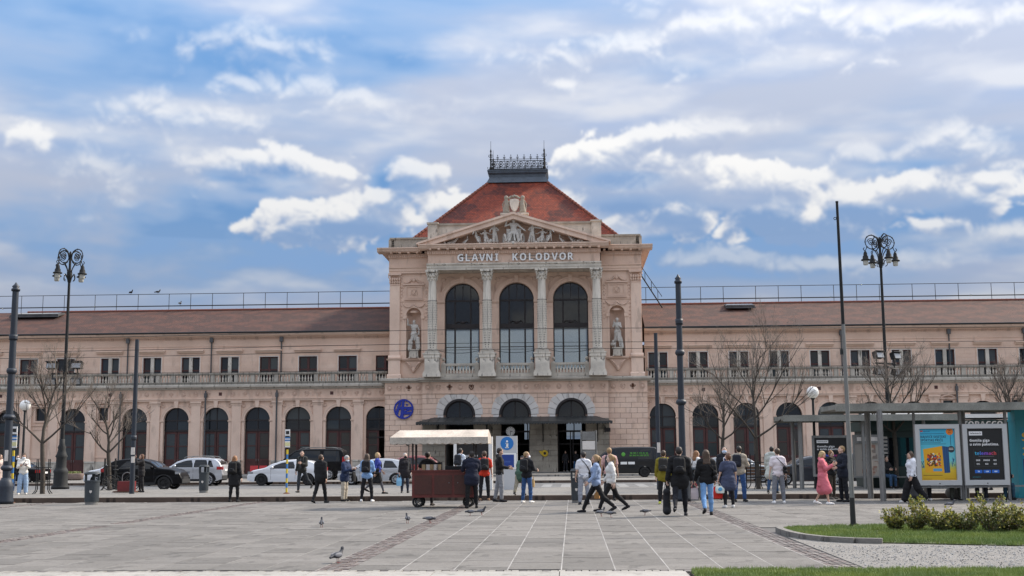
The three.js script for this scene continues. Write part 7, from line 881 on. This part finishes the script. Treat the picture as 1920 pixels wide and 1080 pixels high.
  if (o.mask) onHead('face_mask', bodyMesh([cap([-.04, -.045, .07], [.04, -.045, .07], .04, .04), cap([0, -.03, .085], [0, -.075, .075], .034, .03)], .01), cloth(o.mask)); if (o.glasses) onHead('sunglasses', M(box(.05, .03, .01, -.032, .008, .105), box(.05, .03, .01, .032, .008, .105), box(.15, .008, .008, 0, .016, .1)), MAT.black);
  if (o.cap) onHead('cap', M(new THREE.SphereGeometry(.105, 14, 8, 0, 6.3, 0, 1.35).translate(0, .04, -.01), new THREE.CylinderGeometry(.085, .085, .012, 14, 1, false, -PI / 2, PI).scale(1, 1, 1.2).translate(0, .062, .07)), cloth(o.cap));
  if (o.pack) { const c = mix3(J.waist, J.sh, .58), b = bodyMesh([cap(off(c, -.08, -.15, -.19), off(c, -.08, .13, -.175), .085, .075), cap(off(c, .08, -.15, -.19), off(c, .08, .13, -.175), .085, .075), cap(off(c, -.06, -.13, -.27), off(c, .06, -.13, -.27), .06, .06), cap(off(c, 0, -.12, -.21), off(c, 0, .12, -.2), .1, .085)], .017, .03); const bp = mesh('backpack', b, cloth(o.pack), t); const st = [-1, 1].map((s) => tube([off(J.sh, s * .11, .05, -.09), off(J.sh, s * .115, .085, .0), off(J.sh, s * .115, .0, .115), off(J.waist, s * .13, .04, .1), off(J.waist, s * .17, -.02, -.04)], .017, 18, 5)); mesh('strap', M(st), cloth(o.pack), bp); mesh('pocket_zip', tube([off(c, -.1, -.06, -.285), off(c, 0, -.03, -.325), off(c, .1, -.06, -.285)], .006, 10, 4), cloth('#55585c'), bp); }
  if (o.sling) { const s = o.sling.s ?? 1, c = off(J.pel, s * .21 * J.w, o.sling.dy ?? .02, o.sling.dz ?? -.06), b = mesh('shoulder_bag', bodyMesh([cap(off(c, 0, .06, -.09), off(c, 0, .06, .09), .055, .055), cap(off(c, 0, -.07, -.1), off(c, 0, -.07, .1), .06, .06)], .016, .04), cloth(o.sling.c), t); mesh('strap', tube([off(c, 0, .1, -.05), off(J.chest, s * .06, .03, -.14), off(J.sh, -s * .1, .07, -.02), off(J.chest, -s * .0, .0, .16), off(c, 0, .1, .06)], .013, 24, 5), cloth(o.sling.c), b); }
  if (o.apron) mesh('vest', wrinkle(bodyMesh([...torsoShapes(J, .032), cap(J.pel, off(J.pel, 0, -.18, 0), .15, .15)], .018, .03), .008, sd), cloth(o.apron), t);
  return { t, J };
}
const wpt = (P, p) => P.t.localToWorld(V(...p));
function held(P, k, name, label, cat, g, m, dy = -.1) { P.t.updateMatrixWorld(true); const A = P.J['A' + k], w = wpt(P, off(A.W, A.d[0] * .09, A.d[1] * .09 + dy, A.d[2] * .09)); const t = thing(name, label, cat, w.toArray(), P.t.rotation.y); mesh('body', g, m, t); return t; }
const phone = (P, k, label) => { P.t.updateMatrixWorld(true); const A = P.J['A' + k], w = wpt(P, off(A.W, A.d[0] * .1, A.d[1] * .1 + .02, A.d[2] * .1 + .02)); const t = thing('mobile_phone', label, 'phone', w.toArray(), P.t.rotation.y); mesh('casing', box(.075, .012, .15, 0, 0, 0, 0, .5), MAT.black, t); mesh('screen', box(.066, .002, .14, 0, .0085, .003, 0, .5), std(.05, .06, .08, .1), t); };
const bagG = (w, h, d) => { const g = new THREE.BoxGeometry(w, h, d, 6, 8, 4), p = g.attributes.position; for (let i = 0; i < p.count; i++) { const v = p.getY(i) / h + .5, k = lerp(1, .3, sst(.55, 1, v)), b = .85 + .15 * Math.sin(PI * clamp(v)); p.setXYZ(i, p.getX(i) * b, p.getY(i) - .12 - h / 2, p.getZ(i) * k * (1 - .25 * (2 * p.getX(i) / w) ** 2)); } g.computeVertexNormals(); return g; };
const handleG = (w) => [-1, 1].map((s) => tube([[-w * .35, -.13, s * .03], [-w * .25, -.02, s * .012], [w * .25, -.02, s * .012], [w * .35, -.13, s * .03]], .007, 14, 4));
const bag = (P, k, label, w, h, d, c, hc = c) => { const t = held(P, k, 'carrier_bag', label, 'bag', wrinkle(bagG(w, h, d), .009, w * 90), cloth(c), .0); mesh('handle', M(handleG(w)), cloth(hc), t); return t; };
const WALK = { legL: [24, 8], legR: [-20, 22], armL: [-18, 8, 14], armR: [18, 8, 18] }, STEP = { legL: [14, 4], legR: [-14, 14], armL: [-10, 8, 14], armR: [10, 8, 16] }, STAND = { legL: [3, 4, 5], legR: [-3, 2, 5] }, TYPE = { legL: [2, 4, 4], legR: [-2, 2, 5], armL: [25, 8, 80, 30], armR: [25, 8, 80, 30] };
const Bk = 180, Fr = 0, Lf = -90, Rt = 90;     // heading: back, front, left, right
let P;
person('person in a pale coat cut off by the left edge', [-21.6, .16, 50], 60, { h: 1.65, f: 1, hair: 'long', hc: 'brown', top: { c: '#cdb8ae', coat: .8, e: .03 }, pose: STAND });
person('woman in black with sunglasses and white mask behind the left tram pole', [-19.2, .16, 53.4], 40, { h: 1.6, f: 1, hair: 'long', hc: 'dark', glasses: 1, mask: '#e6e6e6', top: { c: '#18181a', e: .025 }, legs: { c: '#2f4260' }, pose: STAND });
P = person('woman in white top and pale jeans looking at her phone by the left tram pole', [-17.9, .16, 55.6], 25, { h: 1.66, f: 1, hair: 'long', hc: 'brown', nod: 22, mask: '#dfe6ec', top: { c: '#d9d6cf', e: .022 }, legs: { c: '#93aac4', hem: .03, e: .018 }, shoe: '#d8d2c8', sling: { c: '#1b1b1d', s: -1 }, pose: TYPE }); phone(P, 'R', 'dark phone in the hands of the woman in white');
person('person in dark clothes with auburn hair, arm raised, behind the slim poster pole', [-13.75, .16, 53.3], -60, { h: 1.6, f: 1, hair: 'bob', hc: 'auburn', top: { c: '#1c1a1c', e: .025, coat: .3 }, legs: { c: '#1d1c1e' }, pose: { ...STAND, armL: [60, 20, 90, 20], armR: [70, 15, 95, 30] } });
person('woman in a black coat with long ginger hair standing with her back turned', [-7.64, 0, 60.55], 170, { h: 1.66, f: 1, hair: 'long', hc: 'ginger', hairL: .26, boots: 1, top: { c: '#1b1b1d', coat: .55, e: .03, hood: 1 }, legs: { c: '#121214' }, pack: '#161617', sole: '#1a1a1a', pose: STAND });
person('man in a dark jacket with grey scarf walking along the raised pavement', [-6.4, .16, 54.9], -15, { h: 1.7, hair: 'crop', hc: 'dark', turn: 35, top: { c: '#20211f', e: .026, collar: 1, open: '#3f4144' }, legs: { c: '#2b3036' }, pack: '#4a4c4a', pose: { legL: [8, 6], legR: [-26, 30, 10], armL: [-8, 10, 14], armR: [30, 6, 70, 20] } });
person('person in a black puffer jacket seen from behind near the kerb', [-4.15, 0, 61.9], 160, { h: 1.7, hair: 'short', hc: 'brown', boots: 1, top: { c: '#141518', puff: 1, e: .034, coat: .2, hood: 1, n: 'puffer_jacket' }, legs: { c: '#121315' }, sole: '#151515', pose: STEP });
P = person('grey haired man in a blue jacket reading his phone', [-3.55, 0, 60.5], 70, { h: 1.64, hair: 'crop', hc: 'grey', mask: '#c9d2da', nod: 26, top: { c: '#22304e', e: .03, coat: .2 }, legs: { c: '#b3aa9a', hem: .02 }, pose: { ...TYPE, lean: 6 } }); phone(P, 'R', 'phone held by the grey haired man in blue'); bag(P, 'L', 'black bag hanging from the arm of the grey haired man', .2, .34, .12, '#121214');
person('woman in a light blue shirt with long brown hair and black backpack', [-2.6, 0, 61.2], 175, { h: 1.7, f: 1, hair: 'long', hc: 'brown', hairL: .24, top: { c: '#7fa3cf', e: .026 }, legs: { c: '#141418' }, pack: '#15161a', shoe: '#e0dedb', pose: { legL: [4, 3, 9], legR: [-4, 3, 9], armL: [20, 10, 60, 30], armR: [20, 10, 60, 30] } });
person('blonde woman in a royal blue blouse and black skirt in mid-stride', [-2.9, .16, 57], 100, { h: 1.63, f: 1, hair: 'bob', hc: 'blonde', top: { c: '#2a3a8c', e: .02, sleeve: .75 }, legs: { skirt: .42, c: '#131316', tights: '#4c4c52' }, sling: { c: '#151517', s: -1 }, shoe: '#18181a', sole: '#18181a', pose: { ...WALK, legL: [20, 4], legR: [-24, 26] } });
P = person('older woman with short grey hair in a dark coat', [-1.9, .16, 56.3], 20, { h: 1.56, f: 1, hair: 'short', hc: 'grey', top: { c: '#1d1b20', coat: .35, e: .03 }, legs: { c: '#28303f' }, mask: '#1a1a1c', pose: STAND }); bag(P, 'L', 'light blue carrier bag of the older woman in the dark coat', .2, .32, .16, '#7fb2d2');
person('vendor in a black t-shirt behind the cart counter', [.02, 0, 64.7], 165, { h: 1.74, hair: 'crop', hc: 'dark', top: { c: '#141416', sleeve: .3, flare: .012 }, legs: { c: '#1a1a1e' }, shoe: '#2a2320', pose: { ...STAND, armL: [25, 30, 40], armR: [25, 32, 40] } });
person('man in a white t-shirt with a backpack seen past the vendor', [.35, .16, 56.5], 150, { h: 1.74, hair: 'crop', hc: 'dark', top: { c: '#c3ccd8', sleeve: .35 }, legs: { c: '#3a4352' }, pack: '#22252c', pose: STAND });
person('man in a navy jacket and black trousers leaning at the cart', [1.66, 0, 66.75], 195, { h: 1.75, hair: 'short', hc: 'dark', w: 1.12, top: { c: '#141a2e', coat: .3, e: .032, collar: 1 }, legs: { c: '#0e0f12' }, sole: '#141414', pose: { ...STAND, armL: [30, 10, 60, 20], armR: [30, 10, 50, 20] } });
P = person('man in an orange shirt with a black backpack queuing by the cart', [1.62, 0, 60.7], 185, { h: 1.76, hair: 'crop', hc: 'brown', w: 1.05, top: { c: '#c8371f', sleeve: .36, flare: .012 }, legs: { c: '#15161a' }, pack: '#1d1e21', shoe: '#8a6a50', pose: STAND }); bag(P, 'R', 'small red bag in the hand of the man in orange', .14, .2, .1, '#a01d2c');
P = person('tall man in a black hoodie and grey joggers checking his phone', [2.25, 0, 61.9], 100, { h: 1.86, hair: 'crop', hc: 'dark', nod: 12, top: { c: '#121214', e: .026, hood: 1 }, legs: { c: '#83858a', e: .02 }, shoe: '#1c1c20', pose: { legL: [6, 6, 4], legR: [-8, 4, 4], armL: [10, 8, 70, 10], armR: [10, 8, 72, 10] } }); phone(P, 'R', 'phone in the hand of the man in the black hoodie');
P = person('stooped elderly person in a green vest carrying a paper bag', [2.86, .16, 59.6], 160, { h: 1.5, hair: 'bald', cap: '#2a2a2c', top: { c: '#c3c3bd', e: .022 }, apron: '#3e5a4c', legs: { c: '#8a8474', e: .02 }, pose: { ...STEP, lean: 26, armL: [20, 16, 10] } }); bag(P, 'L', 'brown paper bag of the stooped person in green', .22, .3, .16, '#a58a5e');
person('man in a dark jacket, mask and blue jeans with a backpack, facing right', [3.25, 0, 62.9], 150, { h: 1.72, hair: 'short', hc: 'light', turn: -55, mask: '#dfe3e6', top: { c: '#191a1f', e: .026, collar: 1 }, legs: { c: '#2f4f7c', e: .014 }, pack: '#17181b', shoe: '#dcdad6', pose: { ...STAND, armL: [20, 8, 60, 10], armR: [15, 8, 50, 10] } });
person('dark clothed person standing in the right doorway', [4.2, .2, 1.0], 20, { h: 1.72, hair: 'long', hc: 'dark', f: 1, top: { c: '#2a2a2e', e: .02 }, legs: { c: '#34343a' }, shoe: '#cfcfcf', pose: STAND });
person('person in blue jeans standing in the right doorway', [5.1, .2, 1.1], -20, { h: 1.74, hair: 'short', hc: 'dark', top: { c: '#1b1b1f', e: .02 }, legs: { c: '#3d6288' }, pose: STEP });
person('man in a white t-shirt, grey joggers and black cap beside the litter bin', [5.2, 0, 64.6], 185, { h: 1.7, hair: 'crop', hc: 'dark', cap: '#141416', top: { c: '#d2d3d8', sleeve: .36, flare: .014 }, legs: { c: '#8e929c', e: .02 }, sling: { c: '#17181a', s: -1, dy: .04, dz: .05 }, shoe: '#26262a', pose: STAND });
P = person('blonde woman in a blue denim shirt and black trousers striding left', [5.5, 0, 70], Lf, { h: 1.7, f: 1, hair: 'pony', hc: 'light', top: { c: '#8395b3', e: .026 }, legs: { c: '#101114' }, shoe: '#18181b', pose: { legL: [30, 6], legR: [-26, 24], armL: [-12, 6, 20], armR: [14, 8, 30] } }); bag(P, 'L', 'tan leather handbag of the striding blonde woman', .3, .2, .16, '#b98a55');
person('woman with a ponytail in a white sweater striding beside the blonde woman', [5.95, 0, 69.2], Lf, { h: 1.7, f: 1, hair: 'pony', hc: 'light', top: { c: '#cfcdc9', e: .024 }, legs: { c: '#121316' }, shoe: '#1a1a1d', pose: { legL: [-24, 22], legR: [28, 6], armL: [14, 6, 24], armR: [-16, 8, 18] } });
person('tall man in a pink t-shirt with a grey backpack', [6.15, 0, 61.3], 178, { h: 1.84, hair: 'crop', hc: 'light', w: 1.06, top: { c: '#c7a09c', sleeve: .34, flare: .014 }, legs: { c: '#23262c' }, pack: '#3a3d42', pose: STAND });
{ const pl = canv(64, 64, (x) => { x.fillStyle = '#1a1a14'; x.fillRect(0, 0, 64, 64); x.fillStyle = '#b8a41c'; for (let i = 0; i < 4; i++) for (let j = 0; j < 4; j++) if ((i + j) & 1) x.fillRect(i * 16, j * 16, 16, 16); }); person('person in a yellow and black checked shirt with a backpack', [7.85, 0, 64.4], 172, { h: 1.73, hair: 'short', hc: 'brown', top: { m: cloth('#7d721c'), c: '#7d721c', e: .03, coat: .2 }, legs: { c: '#17171a', e: .016 }, pack: '#2c2a28', shoe: '#c9cc52', pose: STAND }); }
P = person('tall man in black with a large backpack walking away', [7.7, 0, 72.1], 176, { h: 1.83, hair: 'crop', hc: 'dark', w: 1.14, top: { c: '#101013', e: .034, coat: .25 }, legs: { c: '#12141c' }, pack: '#141417', shoe: '#2a2a2e', pose: { legL: [16, 4], legR: [-22, 34], armL: [6, 10, 10], armR: [-8, 12, 14] }, gripR: 1 }); { const t = held(P, 'R', 'instrument_case', 'long black case carried by the tall man in black', 'case', bodyMesh([cap([0, -.2, -.06], [0, -.2, .06], .07, .07), cap([0, -.72, -.1], [0, -.72, .1], .085, .085), cap([0, -.22, 0], [0, -.7, 0], .09, .11)], .018, .06), cloth('#1b1b1e'), 0); mesh('handle', M(handleG(.16)), cloth('#101012'), t); }
person('blonde woman in a white blouse and dark trousers in the crowd', [9.3, 0, 60.8], 120, { h: 1.72, f: 1, hair: 'long', hc: 'ginger', hairL: .3, top: { c: '#d4d3d1', e: .024 }, legs: { c: '#1d2333' }, sling: { c: '#17171a', s: 1 }, pose: STAND });
P = person('woman with very long brown hair in a black top and light blue jeans walking away', [8.45, 0, 71.8], 182, { h: 1.73, f: 1, hair: 'long', hc: 'brown', hairL: .42, boots: 1, top: { c: '#141416', e: .03 }, legs: { c: '#6f98c6' }, shoe: '#1b1a1b', sole: '#1b1a1b', sling: { c: '#131315', s: -1, dy: .14, dz: -.08 }, pose: { legL: [10, 3], legR: [-14, 26], armL: [4, 8, 30], armR: [6, 12, 20] } }); bag(P, 'R', 'white and red plastic bag of the woman with very long hair', .2, .3, .14, '#d2c4c4', '#b03a44');
person('man in a white shirt, dark jacket and face mask facing the camera', [10.3, 0, 60.9], -10, { h: 1.86, hair: 'short', hc: 'dark', mask: '#b9cbe0', w: 1.08, top: { c: '#1a1d26', e: .03, coat: .15, open: '#d9dce2', n: 'jacket' }, legs: { c: '#1c2740' }, pose: STAND });
P = person('woman in a slate blue dress and dark mask carrying shopping bags', [9.6, 0, 67.3], 195, { h: 1.6, f: 1, hair: 'bun', hc: 'auburn', turn: 50, mask: '#2c3a60', w: 1.1, top: { c: '#3c435a', sleeve: .34, e: .024, flare: .012, coat: .55, flareHem: .05, n: 'dress' }, legs: { c: '#1a1a1e' }, shoe: '#d6d4d0', pose: { ...STAND, armR: [4, 14, 8] }, gripR: 1 }); { const t = bag(P, 'R', 'white and red shopping bags of the woman in the slate dress', .28, .36, .2, '#c02a22', '#e2e2de'); mesh('upper_bag', wrinkle(bagG(.26, .22, .16), .012, 4).translate(-.02, .02, -.13), cloth('#ccd3cc'), t); mesh('print', sph(.06, 0, -.2, -.215, 1.2, 1, .12, 8), cloth('#5fa0c8'), t); }
person('man in a beige jacket and jeans with a dark backpack', [10.55, 0, 62.8], 150, { h: 1.86, hair: 'short', hc: 'dark', turn: 30, w: 1.06, top: { c: '#a59a8a', e: .03, collar: 1 }, legs: { c: '#2c4a78', e: .018 }, pack: '#1c1f2a', shoe: '#1d1d20', pose: { ...STAND, armL: [20, 8, 70, 20] } });
person('man in a white t-shirt and grey trousers with a bag over his shoulder', [11.6, 0, 64.4], 184, { h: 1.77, hair: 'crop', hc: 'brown', top: { c: '#d8cfd2', sleeve: .34, flare: .014 }, legs: { c: '#74777e', e: .014 }, sling: { c: '#141416', s: -1, dy: .13, dz: -.12 }, shoe: '#e2e0de', pose: { legL: [2, 3, 7], legR: [-2, 3, 7] } });
person('woman in a pale grey hooded parka and blue jeans', [12.25, .16, 59.3], 160, { h: 1.72, f: 1, hair: 'short', hc: 'dark', top: { c: '#b9bdb6', e: .045, coat: .55, hood: 1, flareHem: .05, n: 'parka' }, legs: { c: '#2d4768' }, pose: STEP });
person('blonde woman in a pink dress and white trainers walking right', [12.85, 0, 65.4], 75, { h: 1.68, f: 1, hair: 'bob', hc: 'blonde', nod: 24, top: { c: '#c86a76', e: .03, coat: 1.02, flareHem: .05, hood: 1, n: 'dress' }, legs: { c: '#000000', skirt: .3, m: cloth('#c86a76') }, shoe: '#e6e4e2', pose: { legL: [16, 10], legR: [-8, 20], armL: [30, 6, 90, 10], armR: [30, 6, 90, 10] } });
person('woman with a bun in a dark jacket talking under the shelter', [14.1, 0, 60.8], 40, { h: 1.68, f: 1, hair: 'bun', hc: 'ginger', nod: 14, top: { c: '#1c1c1e', e: .026, open: '#6d7078' }, legs: { c: '#3d372f' }, shoe: '#5a554e', pose: TYPE });
person('man in navy clothes facing left beside the flagpole', [13.95, 0, 63.3], -75, { h: 1.84, hair: 'short', hc: 'light', top: { c: '#111726', e: .03, coat: .2 }, legs: { c: '#0e1018', e: .018 }, sole: '#121212', pose: { ...TYPE, armL: [14, 8, 70, 10], armR: [14, 8, 60, 10] } });
person('woman in a white hoodie and wide black trousers walking left past the posters', [16.05, 0, 64.0], -80, { h: 1.66, f: 1, hair: 'bun', hc: 'brown', nod: 10, top: { c: '#d4d6dc', e: .03, hood: 1 }, legs: { c: '#101013', hem: .045, e: .03 }, shoe: '#dddad6', pose: { legL: [20, 6], legR: [-20, 16], armL: [-8, 8, 14], armR: [8, 8, 16] } });
const SIT = { legL: [84, 80, 6], legR: [84, 86, 6], armL: [30, 8, 60, 20], armR: [30, 8, 60, 20], lean: 4, foot: [0, 0] };
[['seated person in black trousers and white trainers behind the sports poster', 17.0, '#1a1a1c', '#2b2e38', '#e2e0de'], ['seated person with olive trousers behind the posters', 17.9, '#3a3c34', '#2e3230', '#2a2a2a'], ['seated person in dark jeans behind the telecom poster', 18.9, '#1d1f26', '#4a4d55', '#6b6f75'], ['seated person with blue trousers near the turquoise kiosk', 19.7, '#28485a', '#22252c', '#1a1a1c']].forEach(([l, x, tc, c, s], i) => person(l, [x, 0, 61.95], i & 1 ? 8 : -10, { h: 1.72, hair: 'short', hc: 'dark', top: { c, e: .028 }, legs: { c: tc, e: .016 }, shoe: s, pose: SIT }));
person('person in jeans sitting on the metal bench in the far shelter', [17.9, .16, 53.3], 30, { h: 1.68, hair: 'short', hc: 'dark', top: { c: '#1f2023', e: .028 }, legs: { c: '#34506e' }, pose: SIT });
person('person in a blue jacket beside the turquoise kiosk', [21.0, .16, 56.6], 200, { h: 1.7, hair: 'short', hc: 'dark', top: { c: '#2c4668', e: .03 }, legs: { c: '#17181c' }, pose: STAND });
solo('round_stone', new THREE.IcosahedronGeometry(.3, 2).scale(1.1, .8, .9).translate(18.25, .22, 61.3), MAT.concrete, 'rounded pale boulder under the bus shelter bench', 'stone');
solo('black_bag', bodyMesh([cap([16.2, .14, 63.0], [16.5, .14, 63.0], .14, .14), cap([16.35, .2, 63.0], [16.35, .42, 63.0], .15, .1)], .02), MAT.black, 'slumped black bag on the ground behind the woman in the white hoodie', 'bag');
// ================================================================= pigeons
{
  const dk = std(.045, .047, .055, .7), lt = std(.16, .165, .185, .7), proto = (up) => { const b = bodyMesh([ell([0, .135, 0], [.055, .055, .1], .03), cap([0, .15, .06], [0, .2 + up * .02, .11], .038, .026, .03), ell([0, .222 + up * .03, .12], [.026, .027, .032], .02), cap([0, .222 + up * .03, .14], [0, .214 + up * .03, .168], .009, .004, .008), cap([0, .13, -.07], [0, .105, -.19], .034, .022, .03)], .009, .02); return b; };
  const gU = proto(1), gD = bodyMesh([ell([0, .13, 0], [.055, .053, .1], .03), cap([0, .135, .06], [0, .13, .13], .036, .024, .03), ell([0, .125, .145], [.025, .026, .03], .02), cap([0, .12, .165], [0, .1, .185], .009, .004, .008), cap([0, .135, -.07], [0, .13, -.19], .034, .02, .03)], .009, .02);
  const wing = (s) => sph(.05, s * .05, .14, -.03, .35, .8, 2.0, 10), legs = M(rod([-.022, 0, .01], [-.022, .09, 0], .006, 4), rod([.022, 0, .02], [.022, .09, 0], .006, 4), box(.02, .006, .05, -.022, .003, .02), box(.02, .006, .05, .022, .003, .03));
  const list = [[-1.0, 0, 76.8, 190, 1, 'pigeon alone on the pale repair slab at left'], [1.17, 0, 86.0, 150, 1, 'nearest pigeon, standing beside the red setts'], [.76, 0, 75.0, 200, 1, 'pigeon preening just left of the red setts'], [1.31, 0, 75.0, 80, 0, 'pigeon feeding on the red setts'], [2.02, 0, 71.5, -80, 0, 'left one of the two pigeons near the cart wheel'], [2.3, 0, 71.2, 80, 1, 'right one of the two pigeons near the cart wheel'], [5.58, 0, 72.1, 120, 1, 'pigeon at the heels of the striding women, left of its pair'], [5.82, 0, 72.6, 95, 0, 'pigeon at the heels of the striding women, right of its pair'], [6.79, 0, 71.6, -70, 0, 'pigeon pecking between the women and the tall man'], [16.06, 0, 68.0, 85, 1, 'pigeon walking below the sports poster']];
  for (const [x, y, z, ry, up, l] of list) { const t = thing('pigeon', l, 'pigeon', [x, y, z], ry * PI / 180, 'pigeons on the plaza'); mesh('body', up ? gU : gD, dk, t); mesh('wing', wing(1), lt, t); mesh('wing', wing(-1), lt, t); mesh('legs', legs, std(.25, .08, .07, .7), t); t.scale.setScalar(.9); }
  [[-37.2, 17.1, -7.4, 'crow on the roof rail left of the pair of birds'], [-34.6, 17.1, -7.4, 'crow on the roof rail, second from the lamp post'], [-32.4, 15.98, -7.4, 'crow on the lower roof walkway']].forEach(([x, y, z, l], i) => { const t = thing('roof_bird', l, 'bird', [x, y, z], 1 + i, 'birds on the roof railing'); mesh('body', gU, MAT.black, t); mesh('wing', M(wing(1), wing(-1)), MAT.black, t); mesh('legs', legs, MAT.black, t); t.scale.setScalar(1.7); });
}
scene.traverse((o) => { if (o.isMesh) { o.castShadow = true; o.receiveShadow = true; } });
renderer.render(scene, camera);
